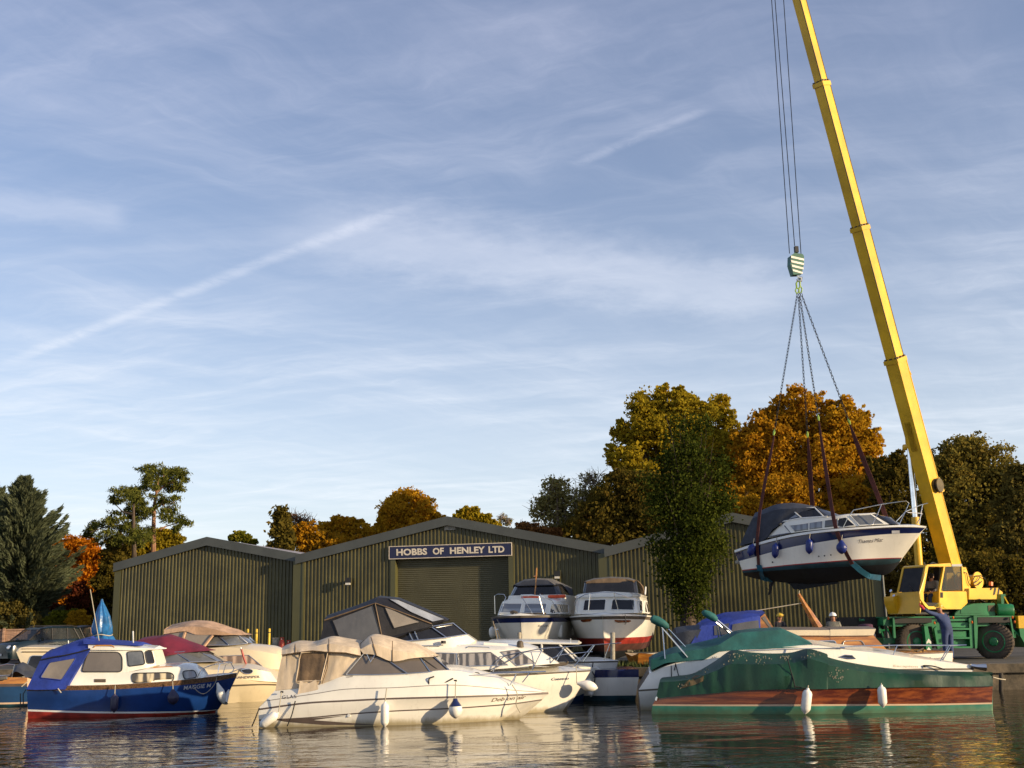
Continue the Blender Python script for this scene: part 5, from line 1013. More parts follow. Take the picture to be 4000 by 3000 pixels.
# ------------------------------------------------------------------ boats ashore (bows towards the water)
ZK, ZI, ZH, ZT, ZL = zm(3350, 2150, 3.403), zm(2900, 900, 2.0738), zm(2800, 1450, 1.843), zm(2950, 0, 1.843), zm(500, 2400, 3.403)
mat('shade_red', (.075, .022, .014), .8, .4, 3, streak=.4)  # darkened red: shade under the hull painted into the colour
def ashore(label, px, py, Y, deg):
    p = at(px, py, Y); return Fr((p.x, p.y, 0), deg, 'cabin_cruiser', label, 'boat', 'boats propped ashore')
def R3(P, z): return [Vector((u, -w, z[i] if isinstance(z, (list, tuple)) else z)) for i, (u, w) in enumerate(P)]
def panes(B, on, lst, frame='white_trim', r=.02):
    for P, m_ in lst: B.decal('window', on, ZC(*P), m_, .012, frame, r, rnd=5)
B = ashore('white boat ashore with navy band, grey canopy and red life rings, lettered Eurycles', 2032, 2406, 37, -101)
sh = [(0, .002), (-.12, .55), (-.45, .95), (-1.1, 1.2), (-2.5, 1.34), (-6.5, 1.28)]
s2 = [(-.03, .002), (-.16, .54), (-.5, .93), (-1.1, 1.17), (-2.5, 1.3), (-6.5, 1.25)]; s3 = [(-.25, .002), (-.42, .3), (-.75, .62), (-1.3, .95), (-2.5, 1.15), (-6.5, 1.12)]
hull = B.skin('hull', [R3(sh, [2.38, 2.38, 2.37, 2.36, 2.34, 2.3]), R3(sh, [2.31, 2.31, 2.31, 2.30, 2.28, 2.24]), R3(s2, [2.30, 2.30, 2.30, 2.29, 2.27, 2.23]), R3([(u - .05, w * .96) for u, w in s2], 2.16), R3(s3, 1.5), R3([(-.5, .02), (-.7, .1), (-1.2, .3), (-1.8, .5), (-3, .6), (-6.5, .6)], 1.12)], ['rub_rail', 'navy', 'navy', 'gel', 'antifoul'], 26, top='gel', crown=.08, raw=True)
cab = B.skin('cabin', [R3([(-1.5, .6), (-1.8, .78), (-2.4, .86), (-4.2, .9)], 2.94), R3([(-1.42, .80), (-1.75, .95), (-2.35, 1.02), (-4.2, 1.04)], 2.86), R3([(-1.1, .92), (-1.55, 1.08), (-2.3, 1.14), (-4.2, 1.16)], 2.42)], ['gel', 'gel'], 16, top='gel', crown=.03, raw=True)
up = B.skin('upper_cowl', [R3([(-2.7, .78), (-3.1, .97), (-5.6, 1.02)], 3.09), R3([(-2.5, .82), (-2.95, 1.02), (-5.6, 1.1)], 2.85), R3([(-2.5, .85), (-2.95, 1.05), (-5.8, 1.15)], 2.4)], ['gel', 'gel'], 14, top='gel', crown=0, raw=True)
sc = B.skin('windscreen', [R3([(-3.0, .62), (-3.35, .82), (-4.3, .88)], 3.43), R3([(-2.74, .76), (-3.12, .94), (-4.3, .98)], 3.10)], ['glass'], 12, raw=True)
cn = B.skin('canopy', [R3([(-3.05, .42), (-3.7, .5), (-5.4, .5)], [3.60, 3.66, 3.58]), R3([(-2.93, .63), (-3.4, .86), (-5.5, .92)], [3.47, 3.47, 3.4]), R3([(-2.93, .64), (-3.6, .92), (-5.7, 1.02)], [3.42, 3.38, 2.6])], ['canvas_grey', 'canvas_slate'], 14, top='canvas_grey', crown=.03, raw=True, wr=.02)
panes(B, cab, [([(800, 350), (972, 350), (955, 432), (775, 432)], 'curtain_white'), ([(998, 350), (1188, 350), (1170, 432), (985, 432)], 'curtain_white'), ([(1222, 352), (1368, 358), (1372, 432), (1208, 432)], 'curtain_cream')])
B.tubes('screen_pillar', [], .02, 'white_trim') if 0 else None
def utubes(B, name, lines, r, m_):
    b = MB()
    for P in lines: b.tube([B.U(x, y, u) for x, y, u in P], r, 5)
    return b.build(name, m_, B.root)
utubes(B, 'screen_pillar', [ZC((1128, 285, -2.72), (1142, 210, -3.0))], .03, 'white_trim')
utubes(B, 'bow_rail', [ZC((738, 440, -.9), (734, 282, -.9), (765, 268, -.8), (815, 270, -.6), (832, 295, -.5), (812, 345, -.5)), ZC((960, 275, -.2), (1050, 272, -.1), (1140, 285, -.2), (1230, 325, -.6), (1255, 375, -.8), (1275, 440, -.9)), ZC((1118, 285, -.2), (1158, 438, -.2)), ZC((962, 275, -.2), (1060, 435, -.2)), ZC((1290, 360, -1.6), (1300, 470, -1.6), (1298, 540, -1.6))], .014, 'steel')
utubes(B, 'light_mast', [ZC((1082, 275, -2.6), (1090, 180, -2.6), (1098, 40, -2.6)), ZC((1075, 115, -2.6), (1100, 110, -2.6))], .025, 'varnish')
for x, y in ((1042, 298), (1272, 287)):
    p = B.U(*ZC((x, y))[0], -2.45); b_ = MB(); b_.tube([p + Vector((cos(t) * .10, sin(t) * .27, .0)) for t in np.linspace(0, 6.28, 15)[:-1]], .055, 7, closed=True); b_.build('life_ring', 'orange_ring', B.root)
B.text('name_lettering', hull, 'Eurycles', *ZC((1108, 548), (1205, 546)), 8, 'letter_dark', shear=.4)
utubes(B, 'anchor', [ZC((870, 425, -.4), (900, 418, -.4), (930, 430, -.4)), ZC((885, 440, -.4), (900, 415, -.4))], .05, 'rub_rail'); utubes(B, 'deck_chain', [ZC((930, 434, -.3), (1010, 436, -.3), (1100, 434, -.3), (1180, 436, -.3))], .03, 'rub_rail')
utubes(B, 'stern_drive_ladder', [ZC((725, 500, -.5), (745, 575, -.5), (765, 680, -.5)), ZC((745, 545, -.5), (770, 600, -.5), (790, 675, -.5)), ZC((740, 575, -.5), (768, 570, -.5))], .03, 'steel')
def ufender(B, x, y0, y1, u, r, lab):
    a, b = B.U(*ZC((x, y0))[0], u), B.U(*ZC((x, y1))[0], u); o = thing('fender', lab, 'fender', B.W(a), 0, FG); L_ = a.z - b.z
    MB().lathe((0, 0, 0), (0, 0, -1), [(0, r * .3), (r * .5, r * .8), (r, r), (L_ - r, r), (L_ - r * .4, r * .8), (L_, r * .3)], 14).build('body', 'fender_white', o)
    MB().tube([(0, 0, 0), (0, 0, .3)], .012, 5).build('lanyard', 'rope_pale', o)
ufender(B, 1297, 520, 645, -1.35, .085, 'white fender on the lettered side of the boat ashore'); ufender(B, 1402, 480, 620, -3.2, .08, 'shaded white fender between the two boats ashore')
ufender(B, 715, 548, 645, -2.2, .12, 'squat grey white fender left of the navy banded boat ashore')
B = ashore('white boat ashore with red boot top and brown canopy in front of the sheds', 2353, 2403, 36.8, -100)
sh = [(0, .002), (-.22, .5), (-.7, .98), (-1.6, 1.28), (-3.2, 1.42), (-7, 1.36)]; zs = [2.36, 2.36, 2.35, 2.33, 2.3, 2.27]
ml = [(-.22, .002), (-.55, .34), (-1.05, .70), (-2.0, 1.05), (-3.2, 1.22), (-7, 1.2)]; cl_ = [(-.34, .002), (-.8, .22), (-1.4, .5), (-2.2, .8), (-3.2, 1.), (-7, 1.)]
hull = B.skin('hull', [R3(sh, zs), R3(sh, [z - .05 for z in zs]), R3([(u - .03, w * .98) for u, w in sh], [z - .06 for z in zs]), R3([(u - .05, w * .97) for u, w in sh], [z - .15 for z in zs]), R3(ml, 1.62), R3([(u - .05, w * .92) for u, w in ml], 1.42), R3(cl_, 1.2), R3([(-.6, .02), (-1.1, .06), (-1.7, .1), (-2.4, .12), (-3.2, .12), (-7, .12)], .88)], ['gel', 'rub_rail', 'rub_rail', 'gel', 'red_boot', 'shade_red', 'antifoul'], 28, top='gel', crown=.08, raw=True)  # strip below the red band is coloured dark for shade beneath the hull
cab = B.skin('cabin', [R3([(-1.30, .86), (-1.6, 1.0), (-2.6, 1.12), (-4.6, 1.15)], 2.93), R3([(-1.05, .94), (-1.4, 1.08), (-2.6, 1.22), (-4.6, 1.24)], 2.40)], ['gel'], 16, top='gel', crown=.02, raw=True)
B.skin('cabin_roof', [R3([(-1.3, .76), (-1.75, .95), (-2.6, 1.0), (-4.6, 1.0)], 3.07), R3([(-1.2, .90), (-1.6, 1.05), (-2.6, 1.18), (-4.6, 1.18)], 3.0), R3([(-1.22, .90), (-1.6, 1.05), (-2.6, 1.13), (-4.6, 1.14)], 2.935)], ['gel', 'gel'], 16, top='gel', crown=.06, raw=True)
up = B.skin('windscreen', [R3([(-3.05, .80), (-3.3, .93), (-4.4, .95)], 3.50), R3([(-2.8, .86), (-3.1, .99), (-4.4, 1.04)], 3.08)], ['glass'], 12, raw=True)
cn = B.skin('canopy', [R3([(-3.1, .55), (-3.7, .62), (-5.6, .62)], [3.60, 3.64, 3.55]), R3([(-2.98, .80), (-3.3, .95), (-5.7, .98)], [3.52, 3.52, 3.42]), R3([(-3.05, .84), (-3.9, 1.02), (-5.9, 1.18)], [3.44, 3.4, 2.5])], ['canvas_grey', 'canvas_brown'], 16, top='canvas_grey', crown=.04, raw=True, wr=.03)
panes(B, cab, [([(1512, 318), (1698, 312), (1688, 408), (1495, 412)], 'glass'), ([(1752, 312), (1938, 318), (1942, 408), (1738, 405)], 'glass'), ([(1975, 325), (2008, 325), (2010, 415), (1985, 418)], 'glass'), ([(2025, 325), (2062, 332), (2085, 432), (2030, 428)], 'glass')])
utubes(B, 'screen_pillar', [ZC((1810, 270, -2.85), (1826, 175, -3.05)), ZC((1612, 272, -2.85), (1622, 205, -3.05)), ZC((2036, 270, -2.95), (2040, 205, -3.1))], .028, 'white_trim')
utubes(B, 'bow_rail', [ZC((1440, 425, -.9), (1425, 350, -.9), (1450, 305, -.8), (1520, 268, -.6), (1640, 252, -.3), (1760, 252, -.3), (1880, 290, -.5), (1980, 325, -.9), (2005, 365, -1.1)), ZC((1560, 258, -.5), (1545, 408, -.5)), ZC((1765, 252, -.25), (1800, 400, -.25))], .016, 'steel')
for P in ([(1480, 490), (1570, 480), (1578, 490), (1560, 502), (1500, 508), (1482, 500)], [(1768, 488), (1905, 490), (1912, 500), (1890, 510), (1800, 512), (1772, 500)]): B.decal('fairlead', hull, ZC(*P), 'mahogany', .015)
utubes(B, 'slack_rope', [ZC((1840, 440, -.3), (1825, 500, -.5), (1850, 540, -.6), (1870, 520, -.5), (1862, 440, -.35))], .012, 'rope_pale')
utubes(B, 'horn', [ZC((1466, 385, -1.3), (1466, 405, -1.3))], .06, 'steel')
B.decal('repair_patch', hull, ZC((1880, 745), (1950, 750), (1950, 800), (1885, 800)), 'concrete', .01); 
for k_, (x, y, sx, sy, h_) in enumerate(((2.6, 38.6, .5, 1.6, .38), (2.55, 41.6, .5, .5, .42), (.55, 39.4, .5, 1.4, .40), (.4, 42, .5, .6, .42))):
    lab = ('front timber blocks under the red bottomed boat', 'rear timber blocks under the red bottomed boat', 'front timber blocks under the navy banded boat', 'rear timber blocks under the navy banded boat')[k_]
    o = thing('keel_block', lab, 'blocks', (x, y, GZ), 0, 'timber blocks under boats ashore')
    for j in range(3): b_ = MB(); b_.box(-sx, sx, -sy * .4, sy * .4, h_ / 3 * j, h_ / 3 * (j + 1) - .004); b_.build('timber', 'dark_wood', o, smooth=False)
def post(px, p0, p1, Y, r, m_, lab, name='mooring_post', cat_='post'):
    a, b = at(px, p0, Y), at(px, p1, Y); zb = min(b.z, GZ); o = thing(name, lab, cat_, (b.x, Y, zb), 0, None); L_ = a.z - zb; R_ = r / F * Y
    MB().lathe((0, 0, 0), (a.x - b.x, 0, L_), [(0, R_), (L_ * .5, R_ * .97), (L_ - R_ * .3, R_), (L_, R_ * .8)], 10).build('shaft', m_, o); return o
post(2393, 2470, 2600, 36.4, 9.5, 'concrete', 'tall pale weathered post before the red bottomed boat')
post(2029, 2470, 2560, 36.9, 7.5, 'post_wood', 'short pale post under the navy banded bow')
post(3910, 2628, 2720, 33.0, 8, 'dark_wood', 'dark timber pile against the quay wall below the crane')

# ------------------------------------------------------------------ the boat in the slings
p = at(3225, 2300, 34.6)
B = Fr((p.x, p.y, p.z), -33, 'cabin_cruiser', 'white and navy cabin cruiser hanging in the crane slings, lettered Thames Mist', 'boat', None)
hull = B.skin('hull', [ZF((262, 662, .95), (450, 600, 1.1), (730, 530, 1.15), (1000, 490, 1.15), (1300, 465, 1.0), (1600, 448, .62), (1800, 447, .3), (1918, 455, .03)), ZF((264, 682, .96), (450, 622, 1.12), (730, 552, 1.17), (1000, 510, 1.17), (1300, 482, 1.02), (1600, 463, .64), (1800, 461, .31), (1914, 467, .03)),
    ZF((268, 690, .94), (450, 630, 1.09), (730, 560, 1.14), (1000, 518, 1.14), (1300, 490, 1.0), (1600, 470, .61), (1800, 467, .3), (1910, 472, .03)), ZF((300, 757, .94), (450, 716, 1.08), (730, 640, 1.13), (1000, 592, 1.12), (1300, 548, .95), (1600, 522, .55), (1770, 516, .26), (1862, 514, .03)),
    ZF((330, 832, .9), (450, 818, 1.03), (730, 787, 1.06), (1000, 764, 1.03), (1300, 742, .8), (1520, 731, .42), (1640, 727, .2), (1712, 726, .03)), ZF((331, 840, .9), (450, 826, 1.03), (730, 795, 1.06), (1000, 772, 1.03), (1300, 749, .8), (1518, 738, .42), (1637, 733, .2), (1708, 732, .03)),
    ZF((333, 858, .88), (450, 850, .98), (730, 830, 1.0), (1000, 815, .95), (1300, 800, .68), (1500, 790, .36), (1610, 780, .18), (1698, 755, .03)), ZF((360, 885, .05), (480, 915, .05), (730, 945, .05), (1000, 950, .05), (1300, 915, .05), (1500, 888, .04), (1610, 850, .03), (1690, 765, .02))],
    ['white_trim', 'grey_line', 'navy', 'gel', 'red_line', 'antifoul_teal', 'antifoul'], 34, top='gel', crown=.06)
B.prism('skeg', ZF((690, 935), (745, 960), (775, 1000), (840, 1000), (1180, 945), (1100, 925)), .05, -.05, 'antifoul')
b_ = MB(); c_ = B.L(*ZF((575, 965))[0], 0); b_.tube([c_ + Vector((.1, 0, .12)), c_ + Vector((0, 0, -.02)), c_ + Vector((-.02, 0, -.25))], [.05, .06, .04], 8)
for t in (0.4, 2.5, 4.6): b_.prism([c_ + Vector((-.06, 0, -.15)), c_ + Vector((-.09, cos(t) * .15 - .05, sin(t) * .15 - .15)), c_ + Vector((-.05, cos(t + .5) * .15, sin(t + .5) * .15 - .15))], (.015, 0, 0))
b_.build('stern_drive', 'antifoul', B.root)
cab = B.skin('cabin', [ZF((640, 420, .9), (830, 385, .88), (1060, 374, .86), (1230, 350, .74), (1440, 343, .45)), ZF((628, 438, .94), (830, 398, .93), (1060, 386, .91), (1240, 362, .80), (1450, 352, .48)), ZF((545, 558, 1.04), (760, 512, 1.05), (1030, 480, 1.03), (1320, 456, .88), (1600, 438, .5))], ['gel', 'gel'], 22, top='gel', crown=.05)
up = B.skin('helm_screen', [ZF((752, 306, .74), (850, 300, .72), (955, 294, .6), (1060, 320, .3)), ZF((620, 425, .91), (835, 382, .89), (1060, 370, .86), (1160, 355, .55))], ['glass'], 16, lin=True)
B.tubes('screen_frame', [ZF((755, 308, .76), (840, 382, .91)), ZF((955, 295, .62), (1030, 368, .88)), ZF((752, 306, .76), (955, 293, .62)), ZF((625, 425, .93), (838, 384, .91), (1065, 370, .88))], .022, 'white_trim')
B.decal('side_pane', up, ZF((640, 415), (752, 318), (815, 376)), 'film_pale', .012)
cn = B.skin('canopy', [ZF((440, 340, .5), (640, 262, .55), (780, 262, .55), (945, 290, .5)), ZF((418, 388, .86), (600, 320, .88), (755, 302, .84), (955, 296, .66)), ZF((365, 500, .95), (510, 470, 1.0), (640, 400, .96), (956, 299, .68)), ZF((308, 622, 1.02), (430, 592, 1.1), (540, 556, 1.1), (640, 410, .97))], ['canvas_slate'] * 3, 20, top='canvas_slate', crown=.05, wr=.015)
for P, m_ in (([(745, 450), (900, 428), (900, 505), (800, 520)], 'curtain_white'), ([(915, 426), (1022, 410), (1020, 490), (912, 503)], 'curtain_white'), ([(1048, 405), (1150, 392), (1150, 472), (1042, 486)], 'glass_pale'), ([(1162, 390), (1225, 380), (1305, 450), (1158, 470)], 'glass'), ([(1262, 364), (1440, 356), (1555, 438), (1345, 450)], 'glass_pale')): B.decal('window', cab, ZF(*P), m_, .014, 'white_trim', .014)
fs = B.skin('fore_screen', [ZF((1440, 350, .44), (1500, 352, .36), (1590, 372, .2)), ZF((1565, 440, .54), (1620, 438, .44), (1665, 436, .3))], ['glass'], 8, top='gel')
B.tube('side_stripe', ZF((695, 450, .99), (748, 512, 1.05), (640, 530, 1.06), (542, 550, 1.065)), .016, 'navy')
B.tubes('pulpit', [ZF((1200, 468, 1.0), (1245, 380, .95), (1292, 315, .9), (1540, 264, .6), (1745, 236, .32), (1772, 255, .25), (1740, 330, .3), (1690, 432, .42)), ZF((1535, 265, .6), (1500, 350, .66), (1455, 442, .76)), ZF((1935, 255, -.1), (1870, 272, -.05), (1740, 330, .25), (1660, 415, .45)), ZF((1885, 345, -.05), (1760, 335, .25)), ZF((1890, 268, -.05), (1875, 340, -.05), (1860, 435, .1)), ZF((1885, 345, -.05), (1840, 430, .1))], .013, 'steel')
B.text('name_lettering', hull, 'Thames Mist', *ZF((1335, 602), (1548, 586)), 15, 'letter_dark', shear=.5)
B.decal('licence_plate', hull, ZF((1622, 492), (1690, 490), (1690, 516), (1622, 518)), 'letter_white', .01)
B.tubes('skin_fitting', [ZF((x, y, 1.12), (x + 3, y, 1.1)) for x, y in ((590, 765), (990, 715), (1040, 710), (1095, 703))], .022, 'rubber', k=8)
B.tubes('exhaust', [ZF((275, 768, .9), (310, 765, .9))], .06, 'concrete', k=9)
B.tubes('nav_lamp', [ZF((655, 430, .98), (658, 445, .98))], .06, 'rubber', k=8)
for (x0, y0, x1, y1, r, ball, lab) in ((425, 605, 392, 716, 14, False, 'blue fender tilted at the stern of the hanging boat'), (622, 598, 612, 732, 13, False, 'second blue fender from the stern of the hanging boat'), (910, 560, 908, 695, 13.5, False, 'blue fender amidships on the hanging boat'), (1188, 575, 1190, 695, 20, True, 'round blue fender beside the forward sling')):
    fender(B, ZF((x0, y0))[0], ZF((x1, y1))[0], 1.26, r, 'fender_blue', lab, ball=ball, rope=ZF((x0 + 8, y0 - 45))[0])
YR = (B.W(B.L(3122, 1150, 0))).y
# slings, chains and hook block
def sling(lab, lines):
    o = None; root = thing('lifting_sling', lab, 'sling', B.O, B.phi, 'webbing slings round the hanging boat')
    for nm, m_, P, wd in lines:
        pts = cat([B.L(*p) for p in P], 14, True); v, f = [], []
        for i, q in enumerate(pts):
            t = (pts[min(i + 1, 13)] - pts[max(i - 1, 0)]).normalized(); s_ = Vector((t.z, 0, -t.x)).normalized() * wd * (.35 + .65 * min(1, i / 4)) if nm == 'strap' else Vector((t.z, 0, -t.x)).normalized() * wd
            v += [q + s_, q - s_, q - s_ + Vector((0, .02, 0)), q + s_ + Vector((0, .02, 0))]
        for i in range(13):
            for j in range(4): f.append((4 * i + j, 4 * i + (j + 1) % 4, 4 * i + 4 + (j + 1) % 4, 4 * i + 4 + j))
        f += [(0, 1, 2, 3), (52, 53, 54, 55)]
        mk(nm, v, f, m_, root, smooth=False)
mat('webbing', (.085, .018, .012), .8, .3, 6, bump=.3); mat('webbing_blue', (.01, .10, .17), .6, .3, 4)
mat('chain', (.02, .02, .022), .5, .2, metal=.6); mat('hi_vis', (.26, .40, .05), .5, .2, 4)
sling('aft brown webbing sling under the hanging boat stern', [('strap', 'webbing', ZH((413, 455, .55), (395, 560, .75), (345, 800, 1.0), (308, 1010, 1.14), (288, 1220, 1.17), (300, 1400, 1.12)), .045), ('pad', 'webbing_blue', ZH((302, 1395, 1.13), (312, 1440, 1.02), (330, 1490, .6), (400, 1500, .1)), .085), ('strap', 'webbing', ZH((655, 480, -.5), (665, 640, -.7), (675, 800, -.9), (688, 985, -1.1), (660, 1200, -1.15)), .07)])
sling('forward brown webbing sling under the hanging boat bow', [('strap', 'webbing', ZH((733, 350, .5), (752, 500, .65), (790, 750, .85), (830, 1010, 1.0), (862, 1160, 1.12), (935, 1320, 1.06), (975, 1390, .95)), .055), ('pad', 'webbing_blue', ZH((965, 1375, .97), (1040, 1440, .65), (1100, 1478, .3), (1180, 1488, .1)), .08), ('strap', 'webbing', ZH((957, 385, -.5), (1000, 500, -.6), (1100, 750, -.8), (1215, 1040, -.95), (1240, 1200, -.9)), .07)])
hk = at(3117, 1120, YR); root = thing('chain_sling', 'four leg chain sling spreading from the crane hook to the webbing', 'chain', hk)
b_ = MB(); b_.tube([hk * 0 + at(x, y, YR) - hk for x, y in ZI((452, 400), (436, 430), (440, 465), (455, 475), (468, 455), (466, 420))], .028, 7, closed=True); b_.build('master_link', 'hi_vis', root)
b_ = MB(); b_.tube([at(x, y, YR) - hk for x, y in ZI((435, 470), (430, 490), (440, 510), (455, 500), (458, 470))], .024, 6, closed=True); b_.build('link', 'hi_vis', root)
b_ = MB(); b_.tube([at(x, y, YR) - hk for x, y in ZI((458, 470), (470, 450), (484, 475), (478, 500), (460, 508))], .024, 6, closed=True); b_.build('link', 'hi_vis', root)
for (x0, y0), (x1, y1, w_) in (((445, 515), (413, 440, .55)), ((453, 520), (652, 455, -.5)), ((462, 515), (731, 335, .5)), ((475, 510), (953, 362, -.5))):
    a = at(*ZI((x0, y0))[0], YR) - hk; e = B.W(B.L(*ZH((x1, y1))[0], w_)) - hk; d = e - a; L_ = d.length; b_ = MB(); t_ = d.normalized(); u_ = t_.orthogonal().normalized(); v_ = t_.cross(u_); n_ = int(L_ / .10)
    for i in range(n_):
        c_ = a + d * ((i + .5) / n_); s_ = u_ if i % 2 else v_
        b_.tube([c_ + t_ * (.068 * cos(q)) + s_ * (.030 * sin(q)) for q in np.linspace(0, 6.283, 9)[:-1]], .0095, 4, closed=True)
    c = b_.build('chain', 'chain', root); tag(c, kind='stuff')
    MB().tube([e - t_ * .10, e, e + t_ * .10], [.02, .038, .02], 6).build('sling_hook', 'hi_vis', root)
# hook block
mat('block_green', (.012, .11, .07), .45, .2, 4); mat('block_white', (.80, .76, .66), .45, .15, 4, streak=.3)
pb = at(*ZI((445, 270))[0], YR); root = thing('hook_block', 'green and white striped hook block on the crane cables', 'hook', pb, radians(12))
HB = Fr(pb, 12); P = ZI((392, 205), (425, 180), (490, 192), (500, 210), (498, 275), (480, 355), (415, 358), (390, 275))
pl = [HB.L(x, y, .12) for x, y in P]; MB().prism(pl, (0, .24, 0)).build('cheek_plate', 'block_green', root, smooth=False)
for y0, y1 in ((220, 231), (256, 267), (292, 303), (328, 338)):
    st_ = [HB.L(x, y, .125) for x, y in ZI((393 + max(0, y0 - 260) * .18, y0 - 16), (499 - max(0, y0 - 280) * .2, y0 + 10), (498 - max(0, y1 - 280) * .2, y1 + 14), (396 + max(0, y1 - 260) * .18, y1 - 8))]
    MB().prism(st_, (0, -.006, 0)).build('stripe', 'block_white', root, smooth=False)
MB().box(-.06, .06, -.05, .05, .38, .58).build('becket', 'chain', root, smooth=False) 
MB().tube([HB.L(x, y, 0) for x, y in ZI((450, 360), (455, 380), (475, 385), (472, 405), (452, 408), (440, 395))], [.05, .05, .06, .055, .045, .02], 8).build('hook', 'steel', root)
# ------------------------------------------------------------------ the mobile crane
mat('crane_yellow', (.74, .435, .012), .42, .18, .9, coat=.2, streak=.35, chip=(.16, .09, .03))
mat('crane_green', (.010, .17, .055), .45, .3, 1.2, coat=.15, streak=.35, chip=(.05, .045, .03))
mat('crane_dark', (.015, .014, .012), .7, .4, 2); mat('tyre', (.085, .066, .05), .95, .3, 3, bump=.6, bsc=20)
mat('interior', (.015, .013, .012), .8); mat('tinted', (.03, .027, .022), .12, .3, 3, spec=.25); mat('amber', (.8, .16, .02), .3); mat('hose', (.02, .018, .015), .5)
mat('wear', (.10, .075, .035), .7, .4, 4); mat('light_grey', (.35, .36, .36), .5); mat('chrome', (.85, .85, .88), .08, metal=1.)
pane = bpy.data.materials.new('pane'); pane.use_nodes = True; nt = pane.node_tree; b_ = nt.nodes['Principled BSDF']; b_.inputs['Base Color'].default_value = (.08, .085, .08, 1); b_.inputs['Roughness'].default_value = .04
t_ = nt.nodes.new('ShaderNodeBsdfTransparent'); t_.inputs[0].default_value = (.62, .64, .60, 1); x_ = nt.nodes.new('ShaderNodeMixShader'); x_.inputs[0].default_value = .35
nt.links.new(t_.outputs[0], x_.inputs[1]); nt.links.new(b_.outputs[0], x_.inputs[2]); nt.links.new(x_.outputs[0], nt.nodes['Material Output'].inputs[0]); M['pane'] = pane
p = atz(*ZK((1300, 1455))[0], GZ)
K = Fr((p.x, p.y + 1.2, GZ), 4, 'mobile_crane', 'yellow and green mobile crane lifting a boat, its boom raised over the yard', 'crane')
KR = K.root
W0 = 1.12
# carrier
K.prism('chassis', ZK((340, 905), (2050, 885), (2050, 990), (1600, 1010), (1590, 1290), (1050, 1290), (985, 1010), (480, 1010), (340, 1000)), W0 - .12, -W0, 'crane_green')
K.prism('deck_edge', ZK((340, 882), (2080, 868), (2080, 884), (340, 900)), W0 + .02, -W0, 'crane_green')
K.prism('mudguard', ZK((490, 905), (985, 900), (988, 962), (495, 968)), W0 + .05, -W0, 'crane_dark'); K.prism('mudguard', ZK((1600, 890), (2025, 885), (2030, 958), (1600, 962)), W0 + .05, -W0, 'crane_dark')
K.prism('mudguard_stay', ZK((468, 900), (492, 900), (510, 1165), (480, 1165)), W0 + .06, W0 - .05, 'crane_green'); K.prism('mudguard_stay', ZK((1018, 1040), (1050, 1010), (1092, 1310), (1065, 1310)), W0 + .06, W0 - .05, 'crane_green')
K.prism('mudguard_stay', ZK((2022, 890), (2042, 890), (2090, 1160), (2070, 1170)), W0 + .06, W0 - .05, 'crane_green')
for q in (ZK((1200, 912), (1475, 908), (1475, 935), (1200, 940)), ZK((1200, 960), (1475, 960), (1475, 1025), (1205, 1020)), ZK((1225, 1075), (1450, 1075), (1450, 1150), (1225, 1150)), ZK((1240, 1200), (1300, 1195), (1310, 1285), (1240, 1285))): K.prism('side_locker', q, W0 + .02, W0 - .3, 'crane_green')
for q in (ZK((1205, 1032), (1500, 1032), (1500, 1056), (1205, 1056)), ZK((1225, 1155), (1505, 1153), (1505, 1175), (1225, 1178)), ZK((1200, 1280), (1510, 1276), (1510, 1298), (1200, 1300))): K.prism('step', q, W0 + .14, W0 - .15, 'crane_green')
K.prism('ladder_side', ZK((1478, 905), (1538, 885), (1540, 1300), (1500, 1300)), W0 + .08, W0 - .1, 'crane_green'); K.prism('outrigger_leg', ZK((1542, 865), (1590, 865), (1590, 1300), (1562, 1305)), W0 + .12, W0 - .15, 'crane_green')
K.prism('outrigger_leg', ZK((885, 1010), (930, 1000), (985, 1270), (985, 1345), (915, 1345), (905, 1180)), W0 + .25, W0 + .02, 'crane_green')
for y in (1172, 1285): K.prism('arrow_mark', ZK((945, y), (978, y + 42), (978, y + 72), (945, y + 52), (916, y + 74), (915, y + 46)), W0 + .256, W0 + .246, 'block_white')
def wheel(px, py, steer, rad=.60):
    c_ = K.L(*ZK((px, py))[0], W0 - .25); a = Vector((sin(radians(steer)), -cos(radians(steer)), 0)); o = MB()
    o.lathe(c_ - a * .24, a, [(0, rad * .5), (.0, rad * .82), (.06, rad * .97), (.13, rad), (.35, rad), (.42, rad * .97), (.475, rad * .84), (.48, rad * .58)], 36)
    for i in range(36):
        t = i * 2 * pi / 36; u_ = a.orthogonal().normalized(); v_ = a.cross(u_); d = u_ * cos(t) + v_ * sin(t); e = a.cross(d)
        o.prism([c_ + d * rad * .985 + e * .03 + a * .02, c_ + d * rad * 1.03 + e * .03 + a * .03, c_ + d * rad * 1.03 - e * .03 + a * .21, c_ + d * rad * .95 - e * .03 + a * .25], e * -.035)
    ty = o.build('wheel', 'tyre', KR); r_ = MB(); f_ = c_ + a * .16
    r_.lathe(f_, a, [(-.1, rad * .2), (-.08, rad * .40), (.08, rad * .60), (.09, rad * .55), (.03, rad * .44), (.02, rad * .3), (.06, rad * .27), (.12, rad * .2), (.13, 0.01)], 28)
    for i in range(10):
        t = i * 2 * pi / 10; u_ = a.orthogonal().normalized(); v_ = a.cross(u_); d = u_ * cos(t) + v_ * sin(t); r_.tube([f_ - a * .06 + d * rad * .35, f_ - a * .02 + d * rad * .35], .018, 6)
    r_.build('rim', 'crane_green', ty)
wheel(745, 1215, 4); wheel(1822, 1210, -34)
for x in (745, 1822):
    c_ = K.L(*ZK((x, 1212))[0], -W0 + .2); MB().lathe(c_ - Vector((0, .24, 0)), (0, 1, 0), [(0, .3), (0, .5), (.08, .6), (.4, .6), (.48, .5), (.48, .3)], 24).build('wheel', 'tyre', KR)
